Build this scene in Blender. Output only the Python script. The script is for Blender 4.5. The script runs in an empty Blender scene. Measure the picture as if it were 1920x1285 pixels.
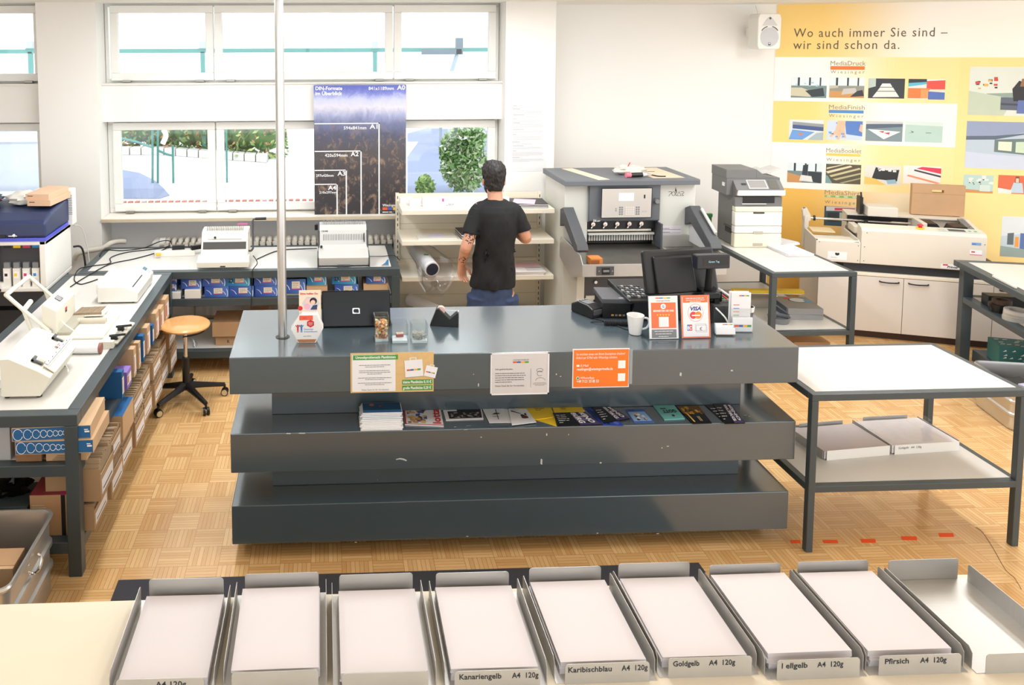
import bpy, bmesh, math, random
from mathutils import Matrix, Vector, noise as mnoise
random.seed(7)
scn = bpy.context.scene
COL = scn.collection
# ---------------------------------------------------------------- camera
FPX, PPX, PPY = 1516.5, 671.2, 203.2            # focal length and principal point for a 1920x1285 frame
YAW, PIT, ROL = 0.0401957, 0.0811746, -0.0036962
EYE = Vector((0, 0, 2.5))
_a = Vector((math.cos(YAW), -math.sin(YAW), 0))
FW = Vector((math.sin(YAW)*math.cos(PIT), math.cos(YAW)*math.cos(PIT), -math.sin(PIT)))
_u = _a.cross(FW)
RT = math.cos(ROL)*_a + math.sin(ROL)*_u
UP = -math.sin(ROL)*_a + math.cos(ROL)*_u
cd = bpy.data.cameras.new('camera'); cam = bpy.data.objects.new('camera', cd); COL.objects.link(cam)
cd.sensor_width = 36; cd.sensor_fit = 'HORIZONTAL'; cd.lens = FPX/1920*36
cd.shift_x = (960-PPX)/1920; cd.shift_y = (PPY-642.5)/1920
cd.clip_start = .05; cd.clip_end = 200
M4 = Matrix((RT, UP, -FW)).transposed().to_4x4(); M4.translation = EYE
cam.matrix_world = M4
scn.camera = cam
# ---------------------------------------------------------------- world, lights, exposure
wd = bpy.data.worlds.new('daylight'); scn.world = wd; wd.use_nodes = True
bg = wd.node_tree.nodes['Background']; bg.inputs[0].default_value = (.91, .955, 1, 1); bg.inputs[1].default_value = 1.95
def add_sun(rot, energy, ang):
    l = bpy.data.lights.new('sun', 'SUN'); l.energy = energy; l.angle = ang; l.color = (1, .95, .88)
    o = bpy.data.objects.new('sun', l); COL.objects.link(o); o.rotation_euler = rot; o.location = (0, -4, 9)
def area(name, loc, rot, sx, sy, energy, col=(.94, .97, 1)):
    l = bpy.data.lights.new(name, 'AREA'); l.shape = 'RECTANGLE'; l.size = sx; l.size_y = sy; l.energy = energy; l.color = col
    o = bpy.data.objects.new(name, l); COL.objects.link(o); o.location = loc; o.rotation_euler = rot
add_sun((math.radians(36), 0, math.radians(-12)), 1.1, .01)
area('ceiling_fill', (-2.2, 3.3, 2.82), (0, 0, 0), .3, 1.6, 13)  # unseen fill light, added so this row reaches under the window sill
area('ceiling_fill', (0.6, 3.3, 2.82), (0, 0, 0), .3, 1.6, 13)
area('ceiling_fill', (3.4, 3.3, 2.82), (0, 0, 0), .3, 1.6, 9)
area('ceiling_fill', (-1.0, 5.2, 2.82), (0, 0, 0), .3, 2.2, 38)  # added fill lights for the rear of the room, fixtures unseen
area('ceiling_fill', (1.4, 5.2, 2.82), (0, 0, 0), .3, 2.2, 38)
area('ceiling_fill', (4.0, 4.9, 2.82), (0, 0, 0), .3, 2.6, 44)
vs = scn.view_settings
vs.view_transform = 'Standard'; vs.look = 'None'; vs.gamma = 1; vs.exposure = 0.4; vs.use_curve_mapping = False
scn.cycles.use_denoising = True
scn.cycles.max_bounces = 8; scn.cycles.transparent_max_bounces = 16; scn.cycles.caustics_reflective = False; scn.cycles.caustics_refractive = False
# ---------------------------------------------------------------- pixel helpers: where a point of the photograph lies in the room
def ray(x, y): return FW + RT*((x-PPX)/FPX) - UP*((y-PPY)/FPX)
def G(x, y, h=0.0):
    d = ray(x, y); return EYE + d*((h-2.5)/d.z)
def W(x, y, Y):
    d = ray(x, y); return EYE + d*(Y/d.y)
def FR(x0, y0, x1, y1, Y):
    a = W(x0, y0, Y); b = W(x1, y1, Y); return a.x, b.x, b.z, a.z      # X0,X1,Zlow,Zhigh
WO = Vector((4.3, 7.6, 0)); WA = math.radians(20)                      # angled wall: corner and angle
WU = Vector((math.cos(WA), -math.sin(WA), 0)); WN = Vector((-math.sin(WA), -math.cos(WA), 0))
def PL(x, y, d=0.0):
    r = ray(x, y); o = WO + WN*d; t = (o-EYE).dot(WN)/r.dot(WN); p = EYE + r*t
    return (p-WO).dot(WU), p.z
def AW(u, d, z): return WO + WU*u + WN*d + Vector((0, 0, z))
# ---------------------------------------------------------------- materials
_M = {}
def lin(c):
    return tuple(((x/255)/12.92 if x/255 <= .04045 else ((x/255+.055)/1.055)**2.4) for x in c) + (1,)
def mat(col, rough=.55, metal=0, var=.04, sc=8, bump=0, bsc=60, spec=.5, coat=0, emit=0, stretch=None, name=None, trans=0):
    key = (name, tuple(col), rough, metal, var, sc, bump, bsc, spec, coat, emit, stretch, trans)
    if key in _M: return _M[key]
    m = bpy.data.materials.new(name or 'm'); m.use_nodes = True; nt = m.node_tree; b = nt.nodes['Principled BSDF']
    b.inputs['Roughness'].default_value = rough; b.inputs['Metallic'].default_value = metal
    b.inputs['Specular IOR Level'].default_value = spec; b.inputs['Coat Weight'].default_value = coat
    if coat > .5: b.inputs['Coat IOR'].default_value = 1.62; b.inputs['Coat Roughness'].default_value = .15
    if trans: b.inputs['Transmission Weight'].default_value = trans
    tc = nt.nodes.new('ShaderNodeTexCoord'); src = tc.outputs['Object']
    if stretch:
        mp = nt.nodes.new('ShaderNodeMapping'); mp.inputs['Scale'].default_value = stretch
        nt.links.new(src, mp.inputs[0]); src = mp.outputs[0]
    n = nt.nodes.new('ShaderNodeTexNoise'); n.inputs['Scale'].default_value = sc; n.inputs['Detail'].default_value = 4
    nt.links.new(src, n.inputs['Vector'])
    mx = nt.nodes.new('ShaderNodeMix'); mx.data_type = 'RGBA'
    c = lin(col); mx.inputs['A'].default_value = tuple(v*(1-var) for v in c[:3])+(1,); mx.inputs['B'].default_value = tuple(min(1, v*(1+var)) for v in c[:3])+(1,)
    nt.links.new(n.outputs['Fac'], mx.inputs['Factor']); nt.links.new(mx.outputs['Result'], b.inputs['Base Color'])
    if emit:
        b.inputs['Emission Color'].default_value = c; b.inputs['Emission Strength'].default_value = emit
    if bump:
        n2 = nt.nodes.new('ShaderNodeTexNoise'); n2.inputs['Scale'].default_value = bsc; nt.links.new(src, n2.inputs['Vector'])
        bp = nt.nodes.new('ShaderNodeBump'); bp.inputs['Strength'].default_value = bump; bp.inputs['Distance'].default_value = .01
        nt.links.new(n2.outputs['Fac'], bp.inputs['Height']); nt.links.new(bp.outputs[0], b.inputs['Normal'])
    _M[key] = m
    return m
def clear(col=(235, 245, 245), amt=.88, rough=.03, name='clear'):
    key = (name, col, amt, rough)
    if key in _M: return _M[key]
    m = bpy.data.materials.new(name); m.use_nodes = True; nt = m.node_tree; nt.nodes.clear()
    out = nt.nodes.new('ShaderNodeOutputMaterial'); mx = nt.nodes.new('ShaderNodeMixShader')
    tr = nt.nodes.new('ShaderNodeBsdfTransparent'); tr.inputs[0].default_value = lin(col)
    gl = nt.nodes.new('ShaderNodeBsdfGlossy'); gl.inputs['Roughness'].default_value = rough
    fr = nt.nodes.new('ShaderNodeFresnel'); ge = nt.nodes.new('ShaderNodeNewGeometry'); io = nt.nodes.new('ShaderNodeMath'); io.operation = 'MULTIPLY_ADD'
    io.inputs[1].default_value = 1/1.45-1.45; io.inputs[2].default_value = 1.45; nt.links.new(ge.outputs['Backfacing'], io.inputs[0]); nt.links.new(io.outputs[0], fr.inputs[0])
    ad = nt.nodes.new('ShaderNodeMath'); ad.operation = 'MAXIMUM'; ad.inputs[1].default_value = 1-amt
    nt.links.new(fr.outputs[0], ad.inputs[0]); nt.links.new(ad.outputs[0], mx.inputs[0])
    nt.links.new(tr.outputs[0], mx.inputs[1]); nt.links.new(gl.outputs[0], mx.inputs[2]); nt.links.new(mx.outputs[0], out.inputs[0])
    _M[key] = m
    return m
def grad(c0, c1, a, b, axis=0, rough=.5, name='print'):
    """a printed colour run along one object axis from c0 at a to c1 at b"""
    key = ('grad', c0, c1, a, b, axis)
    if key in _M: return _M[key]
    m = bpy.data.materials.new(name); m.use_nodes = True; nt = m.node_tree; bs = nt.nodes['Principled BSDF']; bs.inputs['Roughness'].default_value = rough
    tc = nt.nodes.new('ShaderNodeTexCoord'); sp = nt.nodes.new('ShaderNodeSeparateXYZ'); mr = nt.nodes.new('ShaderNodeMapRange')
    mr.inputs[1].default_value = a; mr.inputs[2].default_value = b; mr.interpolation_type = 'SMOOTHSTEP'
    mx = nt.nodes.new('ShaderNodeMix'); mx.data_type = 'RGBA'; mx.inputs['A'].default_value = lin(c0); mx.inputs['B'].default_value = lin(c1)
    nt.links.new(tc.outputs['Object'], sp.inputs[0]); nt.links.new(sp.outputs[axis], mr.inputs[0]); nt.links.new(mr.outputs[0], mx.inputs['Factor'])
    nt.links.new(mx.outputs['Result'], bs.inputs['Base Color'])
    _M[key] = m
    return m
def parquet():
    m = bpy.data.materials.new('mosaic_parquet'); m.use_nodes = True; nt = m.node_tree; b = nt.nodes['Principled BSDF']
    N = nt.nodes.new; L = nt.links.new
    def ma(op, x, y=None, z=None):
        n = N('ShaderNodeMath'); n.operation = op
        for i, v in enumerate((x, y, z)):
            if v is None: continue
            if isinstance(v, (int, float)): n.inputs[i].default_value = v
            else: L(v, n.inputs[i])
        return n.outputs[0]
    g = N('ShaderNodeNewGeometry'); s = N('ShaderNodeSeparateXYZ'); L(g.outputs['Position'], s.inputs[0])
    w = .14826
    u = ma('DIVIDE', ma('ADD', s.outputs[0], .8266+w*200), w); v = ma('DIVIDE', ma('ADD', s.outputs[1], -3.7164+w*200), w)
    iu = ma('FLOOR', u); iv = ma('FLOOR', v); fu = ma('FRACT', u); fv = ma('FRACT', v)
    ck = ma('MODULO', ma('ADD', iu, iv), 2.0)
    ck = ma('GREATER_THAN', ck, .5)
    st = ma('ADD', ma('MULTIPLY', fu, ck), ma('MULTIPLY', fv, ma('SUBTRACT', 1.0, ck)))
    al = ma('ADD', ma('MULTIPLY', fv, ck), ma('MULTIPLY', fu, ma('SUBTRACT', 1.0, ck)))
    s7 = ma('MULTIPLY', st, 7.0); si = ma('FLOOR', s7); sf = ma('FRACT', s7)
    cb = N('ShaderNodeCombineXYZ'); L(iu, cb.inputs[0]); L(iv, cb.inputs[1]); L(si, cb.inputs[2])
    wn = N('ShaderNodeTexWhiteNoise'); L(cb.outputs[0], wn.inputs[0])
    cb2 = N('ShaderNodeCombineXYZ'); L(iu, cb2.inputs[0]); L(iv, cb2.inputs[1])
    wn2 = N('ShaderNodeTexWhiteNoise'); L(cb2.outputs[0], wn2.inputs[0])
    gv = N('ShaderNodeCombineXYZ'); L(ma('MULTIPLY', al, 1.2), gv.inputs[0]); L(ma('MULTIPLY', s7, 1.6), gv.inputs[1]); L(ma('MULTIPLY', wn.outputs[0], 40.0), gv.inputs[2])
    gr = N('ShaderNodeTexNoise'); gr.inputs['Scale'].default_value = 4; gr.inputs['Detail'].default_value = 5; L(gv.outputs[0], gr.inputs['Vector'])
    fac = ma('ADD', ma('MULTIPLY', wn.outputs[0], .42), ma('ADD', ma('MULTIPLY', wn2.outputs[0], .28), ma('MULTIPLY', gr.outputs[0], .4)))
    cr = N('ShaderNodeValToRGB'); L(fac, cr.inputs[0])
    e = cr.color_ramp.elements; e[0].position = .15; e[0].color = lin((204, 154, 94)); e[1].position = .95; e[1].color = lin((236, 197, 140))
    edge = ma('MINIMUM', sf, ma('SUBTRACT', 1.0, sf)); ed2 = ma('MULTIPLY', ma('MINIMUM', al, ma('SUBTRACT', 1.0, al)), 7.0)
    gap = ma('GREATER_THAN', ma('MINIMUM', edge, ed2), .035)
    mx = N('ShaderNodeMix'); mx.data_type = 'RGBA'; mx.inputs['A'].default_value = lin((146, 106, 64)); L(gap, mx.inputs['Factor']); L(cr.outputs[0], mx.inputs['B'])
    L(mx.outputs['Result'], b.inputs['Base Color']); b.inputs['Roughness'].default_value = .26
    b.inputs['Specular IOR Level'].default_value = .5; b.inputs['Coat Weight'].default_value = .35; b.inputs['Coat Roughness'].default_value = .14
    return m
WHITE = mat((240, 238, 233), .8, var=.015, sc=2, name='wall_paint')
FRAME = mat((62, 72, 76), .38, var=.06, name='dark_lacquered_steel')
TOPW = mat((214, 211, 205), .35, var=.015, name='laminate')
COUNTER = mat((70, 83, 90), .25, var=.05, sc=2, spec=.4, coat=1, name='counter_lacquer')
STEEL = mat((188, 186, 181), .42, .6, var=.07, sc=6, stretch=(2, 40, 2), name='brushed_steel')
ALU = mat((206, 205, 202), .3, .8, var=.08, sc=5, name='aluminium')
CHROME = mat((220, 220, 222), .12, 1, name='chrome')
CARD = mat((192, 154, 116), .8, var=.08, sc=12, name='cardboard')
CARDL = mat((206, 172, 134), .8, var=.08, name='cardboard_light')
PAPER = mat((240, 236, 238), .75, var=.01, name='paper')
WPLAST = mat((236, 233, 226), .45, var=.02, name='white_plastic')
CREAM = mat((234, 226, 208), .5, var=.03, name='cream_paint')
IVORY = mat((226, 222, 206), .5, var=.03, name='ivory_enamel')
GREY = mat((128, 130, 132), .5, name='grey_plastic')
DGREY = mat((78, 80, 84), .5, name='dark_grey_plastic')
BLACK = mat((22, 22, 24), .4, name='black_plastic')
GBLACK = mat((9, 9, 10), .2, spec=.3, name='gloss_black')
RUB = mat((28, 28, 30), .7, name='rubber')
INK = mat((40, 40, 44), .7, name='ink')
GINK = mat((120, 120, 124), .7, name='grey_ink')
WINK = mat((246, 246, 244), .7, name='white_ink')
BLUE = mat((46, 98, 158), .5, var=.08, name='blue_print')
ORANGE = mat((244, 124, 34), .5, name='orange_print')
RED = mat((206, 44, 52), .5, name='red_print')
GREEN = mat((74, 158, 72), .5, name='green_print')
YEL = mat((248, 208, 50), .5, name='yellow_print')
CBLUE = mat((52, 116, 190), .5, name='corporate_blue')
GLASS = clear((247, 250, 250), .95)
FILM = clear((251, 251, 253), .9, .12, 'clear_film')
C = lambda r, g, b, ro=.55: mat((r, g, b), ro, name='print_colour')
# ---------------------------------------------------------------- mesh builder
def I4(): return Matrix.Identity(4)
def T(x, y, z): return Matrix.Translation((x, y, z))
def R(a, ax): return Matrix.Rotation(math.radians(a), 4, ax)
class MB:
    def __init__(s): s.v = []; s.f = []; s.fm = []; s.sm = []; s.mats = []; s.xf = I4()
    def _mi(s, m):
        if m not in s.mats: s.mats.append(m)
        return s.mats.index(m)
    def add(s, vs_, fs, m, sm=False):
        o = len(s.v); i = s._mi(m)
        s.v += [tuple(s.xf @ Vector(p)) for p in vs_]
        for f in fs: s.f.append(tuple(o+k for k in f)); s.fm.append(i); s.sm.append(sm)
        return s
    def box(s, x0, x1, y0, y1, z0, z1, m):
        x0, x1 = min(x0, x1), max(x0, x1); y0, y1 = min(y0, y1), max(y0, y1); z0, z1 = min(z0, z1), max(z0, z1)
        return s.add([(x0, y0, z0), (x1, y0, z0), (x1, y1, z0), (x0, y1, z0), (x0, y0, z1), (x1, y0, z1), (x1, y1, z1), (x0, y1, z1)],
                     [(0, 3, 2, 1), (4, 5, 6, 7), (0, 1, 5, 4), (1, 2, 6, 5), (2, 3, 7, 6), (3, 0, 4, 7)], m)
    def poly(s, pts, m): return s.add(pts, [tuple(range(len(pts)))], m)
    def prism(s, p2, a0, a1, ax, m):
        n = len(p2); ar = sum(p2[i][0]*p2[(i+1) % n][1]-p2[(i+1) % n][0]*p2[i][1] for i in range(n))
        if ar < 0: p2 = p2[::-1]
        if a0 > a1: a0, a1 = a1, a0
        if ax == 'z': A = [(x, y, a0) for x, y in p2]; B = [(x, y, a1) for x, y in p2]
        elif ax == 'y': A = [(x, a1, z) for x, z in p2]; B = [(x, a0, z) for x, z in p2]
        else: A = [(a0, y, z) for y, z in p2]; B = [(a1, y, z) for y, z in p2]
        fs = [tuple(range(n))[::-1], tuple(range(n, 2*n))] + [(i, (i+1) % n, n+(i+1) % n, n+i) for i in range(n)]
        return s.add(A+B, fs, m)
    def loft(s, rings, m, caps=True, sm=True, closed=True):
        n = len(rings[0]); vs_ = [p for r in rings for p in r]; fs = []
        for k in range(len(rings)-1):
            for i in range(n if closed else n-1):
                j = (i+1) % n; fs.append((k*n+i, k*n+j, (k+1)*n+j, (k+1)*n+i))
        if caps and closed: fs += [tuple(range(n))[::-1], tuple(range((len(rings)-1)*n, len(rings)*n))]
        return s.add(vs_, fs, m, sm)
    def cyl(s, p0, p1, r0, r1=None, m=None, n=16, sm=True, caps=True):
        return s.tube([p0, p1], [r0, r0 if r1 is None else r1], m, n, sm, caps)
    def tube(s, pts, r, m, n=8, sm=True, caps=True):
        pts = [Vector(p) for p in pts]; rs = r if isinstance(r, (list, tuple)) else [r]*len(pts); rings = []; pn = None
        for i, p in enumerate(pts):
            d = ((pts[min(i+1, len(pts)-1)]-p).normalized() + (p-pts[max(i-1, 0)]).normalized())
            d = d.normalized() if d.length > 1e-6 else Vector((0, 0, 1))
            if pn is None: pn = d.orthogonal().normalized()
            pn = (pn - d*pn.dot(d)); pn = pn.normalized() if pn.length > 1e-6 else d.orthogonal().normalized()
            b = d.cross(pn); rings.append([tuple(p + (pn*math.cos(2*math.pi*k/n) + b*math.sin(2*math.pi*k/n))*rs[i]) for k in range(n)])
        return s.loft(rings, m, caps, sm)
    def lathe(s, prof, c, m, n=24, sm=True):
        rings = [[(c[0]+r*math.cos(2*math.pi*k/n), c[1]+r*math.sin(2*math.pi*k/n), c[2]+z) for k in range(n)] for r, z in prof]
        return s.loft(rings, m, True, sm)
    def ball(s, c, rx, ry, rz, m, n=14):
        rings = []
        for i in range(1, n):
            t = -math.pi/2 + math.pi*i/n
            rings.append([(c[0]+rx*math.cos(t)*math.cos(2*math.pi*k/n), c[1]+ry*math.cos(t)*math.sin(2*math.pi*k/n), c[2]+rz*math.sin(t)) for k in range(n)])
        return s.loft(rings, m)
    def text(s, body, x, y, size, m, align='LEFT', dz=0.0, width=None, track=1.0, shear=0.0, bold=0.0):
        """flat lettering in the local XY plane"""
        cu = bpy.data.curves.new('t', 'FONT'); cu.body = body; cu.size = size; cu.align_x = align; cu.resolution_u = 2
        cu.space_character = track; cu.shear = shear; cu.offset = bold
        o = bpy.data.objects.new('t', cu); COL.objects.link(o)
        me = bpy.data.meshes.new_from_object(o.evaluated_get(bpy.context.evaluated_depsgraph_get()))
        V_ = [tuple(v.co) for v in me.vertices]; F_ = [tuple(p.vertices) for p in me.polygons]
        bpy.data.objects.remove(o); bpy.data.curves.remove(cu); bpy.data.meshes.remove(me)
        if V_:
            sx = 1
            if width:
                xs = [v[0] for v in V_]; sx = width/max(1e-6, max(xs)-min(xs))
            s.add([(x+v[0]*sx, y+v[1], dz) for v in V_], F_, m)
        return s
    def lines(s, x, y, w, n, lead, h, m, dz=0.0, seed=1, cen=False):
        """rows of small print too fine to read"""
        rr = random.Random(seed)
        for i in range(n):
            ww = w*(rr.uniform(.86, 1) if i < n-1 else rr.uniform(.4, .7)); xx = x + (w-ww)/2 if cen else x; e = xx+ww; yy = y-i*lead
            while xx < e-h:
                q = min(e, xx+h*rr.uniform(1.5, 5)); s.rect(xx, yy, q, yy+h*.6, m, dz); xx = q+h*.5
        return s
    def stroke(s, pts, w, m, dz=0.0):
        for p, q in zip(pts, pts[1:]):
            d = Vector((q[0]-p[0], q[1]-p[1])); e = d.normalized()*w*.5; n = Vector((-e.y, e.x))
            s.add([(p[0]-e.x-n.x, p[1]-e.y-n.y, dz), (q[0]+e.x-n.x, q[1]+e.y-n.y, dz), (q[0]+e.x+n.x, q[1]+e.y+n.y, dz), (p[0]-e.x+n.x, p[1]-e.y+n.y, dz)], [(0, 1, 2, 3)], m)
        return s
    def rect(s, x0, y0, x1, y1, m, dz=0.0): return s.add([(x0, y0, dz), (x1, y0, dz), (x1, y1, dz), (x0, y1, dz)], [(0, 1, 2, 3)], m)
    def disc(s, x, y, r, m, dz=0.0, n=20, ry=None): return s.add([(x+r*math.cos(2*math.pi*k/n), y+(ry or r)*math.sin(2*math.pi*k/n), dz) for k in range(n)], [tuple(range(n))], m)
    def build(s, name, parent=None, loc=None, rz=0, bevel=0, seg=2, rot=None):
        me = bpy.data.meshes.new(name); me.from_pydata(s.v, [], s.f); me.validate(clean_customdata=False)
        for m in s.mats: me.materials.append(m)
        if len(me.polygons) == len(s.f):
            me.polygons.foreach_set('material_index', s.fm); me.polygons.foreach_set('use_smooth', s.sm)
        if any(s.sm): me.set_sharp_from_angle(angle=math.radians(42))
        o = bpy.data.objects.new(name, me); COL.objects.link(o)
        if parent is not None: o.parent = parent
        if loc is not None: o.location = loc
        if rot is not None: o.rotation_euler = [math.radians(a) for a in rot]
        elif rz: o.rotation_euler = (0, 0, math.radians(rz))
        if bevel:
            b = o.modifiers.new('bevel', 'BEVEL'); b.width = bevel; b.segments = seg; b.limit_method = 'ANGLE'; b.angle_limit = math.radians(40)
        return o
def tag(o, label, cat, group=None, kind=None):
    o['label'] = label; o['category'] = cat
    if group: o['group'] = group
    if kind: o['kind'] = kind
    return o
def thing(name, label, cat, loc=(0, 0, 0), rz=0, group=None, kind=None, rot=None):
    o = bpy.data.objects.new(name, None); COL.objects.link(o); o.location = loc; o.empty_display_size = .1
    o.rotation_euler = [math.radians(a) for a in rot] if rot else (0, 0, math.radians(rz))
    return tag(o, label, cat, group, kind)
def struct(o): o['kind'] = 'structure'; return o
def dup(root, loc, rz=None, label=None, group=None):
    r = root.copy(); COL.objects.link(r); r.location = loc
    if rz is not None: r.rotation_euler = (0, 0, math.radians(rz))
    if label: r['label'] = label
    if group: r['group'] = group
    for ch in list(root.children):
        c = ch.copy(); COL.objects.link(c); c.parent = r
        for g in list(ch.children):
            d = g.copy(); COL.objects.link(d); d.parent = c
    return r
def smoothpts(pts, k=6):
    P = [Vector(p) for p in pts]; out = []
    for i in range(len(P)-1):
        a, b, c, d = P[max(i-1, 0)], P[i], P[i+1], P[min(i+2, len(P)-1)]
        for j in range(k):
            t = j/k; out.append(.5*((2*b) + (c-a)*t + (2*a-5*b+4*c-d)*t*t + (3*b-a-3*c+d)*t**3))
    return out + [P[-1]]
UPR = R(90, 'X')      # turns the flat XY print plane upright, facing -Y (the viewer)
# ================================================================ the setting
m = MB(); m.box(-6.3, 8.6, -1.6, 7.75, -.1, 0, parquet()); struct(m.build('floor'))
m = MB(); m.box(-6.3, 8.6, -1.6, 7.7, 2.85, 3.0, mat((244, 242, 236), .85, var=.01, name='ceiling_paint')); struct(m.build('ceiling'))
PX0, PX1, BX0, BX1 = -2.45, -1.95, 1.57, 2.01
m = MB(); m.box(PX0, PX1, 7.0, 7.7, 0, 2.85, WHITE); struct(m.build('wall_pillar_left'))
m = MB(); m.box(BX0, BX1, 7.0, 7.7, 0, 2.85, WHITE); struct(m.build('wall_pillar_right'))
BAY = BX0-PX1; SH = -(BAY+PX1-PX0)
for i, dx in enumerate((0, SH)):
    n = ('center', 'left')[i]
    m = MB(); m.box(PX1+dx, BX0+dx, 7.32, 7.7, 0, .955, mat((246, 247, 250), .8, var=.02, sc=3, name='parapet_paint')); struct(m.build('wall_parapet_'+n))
    m = MB(); m.box(PX1+dx, BX0+dx, 7.13, 7.7, 1.815, 2.14, WHITE); m.box(PX1+dx, BX0+dx, 7.11, 7.28, 2.14, 2.152, WPLAST); struct(m.build('wall_spandrel_'+n))
    m = MB(); m.box(PX1+dx+.003, BX0+dx-.003, 7.0, 7.32, .957, .978, mat((242, 238, 228), .6, name='sill_paint')); m.box(PX1+dx-.0, BX0+dx, 6.985, 7.0, .952, .978, mat((206, 190, 162), .7, var=.1, sc=14, name='worn_wood')); struct(m.build('trim_sill_'+n))
m = MB(); m.prism([(2.01, 7.6), (4.3, 7.6), (4.3, 7.72), (2.01, 7.72)], 0, 2.85, 'z', WHITE); struct(m.build('wall_back'))
e = AW(4.5, 0, 0); e2 = AW(4.5, -.12, 0); s2 = AW(0, -.12, 0)
m = MB(); m.prism([(4.3, 7.6), (e.x, e.y), (e2.x, e2.y), (s2.x, s2.y)], 0, 2.85, 'z', WHITE); struct(m.build('wall_right'))
m = MB(); m.box(-6.3, -6.2, -1.6, 7.7, 0, 2.85, WHITE); struct(m.build('wall_left'))
# ---- windows
WFR = mat((238, 236, 230), .45, var=.01, name='window_lacquer')
YW = 7.27
def ring(mb, x0, x1, z0, z1, w, y0, y1, mt):
    mb.box(x0, x1, y0, y1, z1-w, z1, mt).box(x0, x1, y0, y1, z0, z0+w, mt).box(x0, x0+w, y0, y1, z0+w, z1-w, mt).box(x1-w, x1, y0, y1, z0+w, z1-w, mt)
def window(idx, dx, z0, z1, hinged, zf):
    r = struct(bpy.data.objects.new('window_%d' % idx, None)); COL.objects.link(r); r.location = (0, 0, 0)
    x = lambda px: W(px, 150, YW).x + dx
    m = MB(); ring(m, PX1+dx+.004, BX0+dx-.004, z0, z1, zf, 7.27, 7.32, WFR); m.build('frame', r, bevel=.003)
    for a, b in ((211, 402.5), (404.5, 736), (738, 928)):
        m = MB(); X0, X1 = x(a), x(b); ring(m, X0, X1, z0+.018, z1-.018, .068, 7.225, 7.28, WFR); s = m.build('sash', r, bevel=.006)
        m = MB(); m.box(X0+.06, X1-.06, 7.25, 7.256, z0+.078, z1-.078, GLASS); m.build('pane', s)
        if hinged:
            for q in ((X0+.1), (X1-.16)):
                m = MB(); m.box(q, q+.075, 7.205, 7.226, z0+.004, z0+.022, mat((150, 148, 140), .3, .8, name='hinge_metal')); m.build('hinge', s, bevel=.002)
window(1, 0, 2.152, 2.852, True, .03); window(2, 0, .98, 1.815, True, .04)
window(3, SH, 2.152, 2.852, True, .03); window(4, SH, .98, 1.815, True, .04)
# ---- radiator and pipe in the niche
r = thing('ribbed_radiator', 'long ribbed cream radiator in the niche under the window sill', 'radiator', (0, 0, 0))
RAD = mat((214, 208, 196), .5, var=.06, name='radiator_enamel')
m = MB(); x = -1.42
while x < 1.3:
    m.box(x, x+.038, 7.02, 7.2, .22, .755, RAD); m.ball((x+.019, 7.11, .755), .024, .085, .03, RAD, 8); x += .056
m.tube([(-1.45, 7.11, .72), (1.3, 7.11, .72)], .022, RAD); m.tube([(-1.45, 7.11, .26), (1.3, 7.11, .26)], .022, RAD)
m.build('rib_block', r)
for x in (-1.2, 0, 1.1):
    m = MB(); m.box(x-.02, x+.02, 7.06, 7.16, 0, .24, RAD); m.build('foot', r)
m = MB(); m.cyl((-1.47, 7.11, .74), (-1.42, 7.11, .74), .045, .045, mat((232, 230, 224), .5, name='valve')); m.cyl((-1.5, 7.06, .74), (-1.5, 7.16, .74), .035, .035, mat((232, 230, 224), .5, name='valve')); m.build('valve', r)
m = MB(); m.tube(smoothpts([W(140, 486, 6.95), W(150, 474, 6.93), W(190, 466, 6.94), W(208, 456, 6.97), W(222, 453, 7.05), W(234, 453, 7.1)], 5), .022, mat((222, 216, 204), .5, name='pipe_paint'), 10)
tag(m.build('heating_pipe'), 'cream heating pipe bending round the white pillar towards the radiator', 'pipe')
for k, px in enumerate((244, 407, 572, 735)):
    p = W(px, 416 if k < 2 else 413, 7.29); m = MB(); m.cyl((0, 0, 0), (0, -.012, 0), .012, .012, mat((200, 200, 198), .5, name='cap'), 10)
    pass
# ================================================================ outside the windows
GZ = .84
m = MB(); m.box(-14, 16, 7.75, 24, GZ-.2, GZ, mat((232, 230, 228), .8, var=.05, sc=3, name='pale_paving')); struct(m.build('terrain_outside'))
BSH = mat((138, 146, 176), .8, var=.06, sc=40, name='paving_blue_shade')  # bluish outdoor shade on the pale paving, put into the colour
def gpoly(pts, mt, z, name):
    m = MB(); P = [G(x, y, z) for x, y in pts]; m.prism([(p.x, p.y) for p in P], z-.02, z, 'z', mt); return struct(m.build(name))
gpoly([(228, 318), (262, 324), (290, 338), (306, 352), (318, 366), (300, 372), (228, 372)], BSH, GZ+.006, 'terrain_shade_left')  # curved edge of the shaded ground, painted as a flat shape
gpoly([(764, 250), (764, 372), (918, 372), (918, 245), (800, 240)], BSH, GZ+.006, 'terrain_shade_right')  # shaded paving by the bush, painted blue-grey
gpoly([(762, 266), (784, 266), (762, 296)], mat((240, 238, 236), .8, name='paving_painted_sun'), GZ+.012, 'terrain_sun_patch')  # sunlit triangle painted white on the shaded ground
gpoly([(492, 244), (545, 244), (545, 261), (492, 261)], BSH, GZ+.006, 'terrain_shade_center')  # strip of painted shade behind the planter
BRK = mat((206, 132, 112), .8, var=.15, name='red_brick')
m = MB()
for k in range(34):
    x = -2.15+k*.068; m.box(x, x+.042, 8.2, 8.26, GZ, GZ+.055, BRK if k % 9 != 4 else mat((210, 176, 168), .8, name='pale_brick'))
tag(m.build('brick_edging'), 'low row of small red bricks edging the paving outside the lower window', 'edging')
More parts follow.
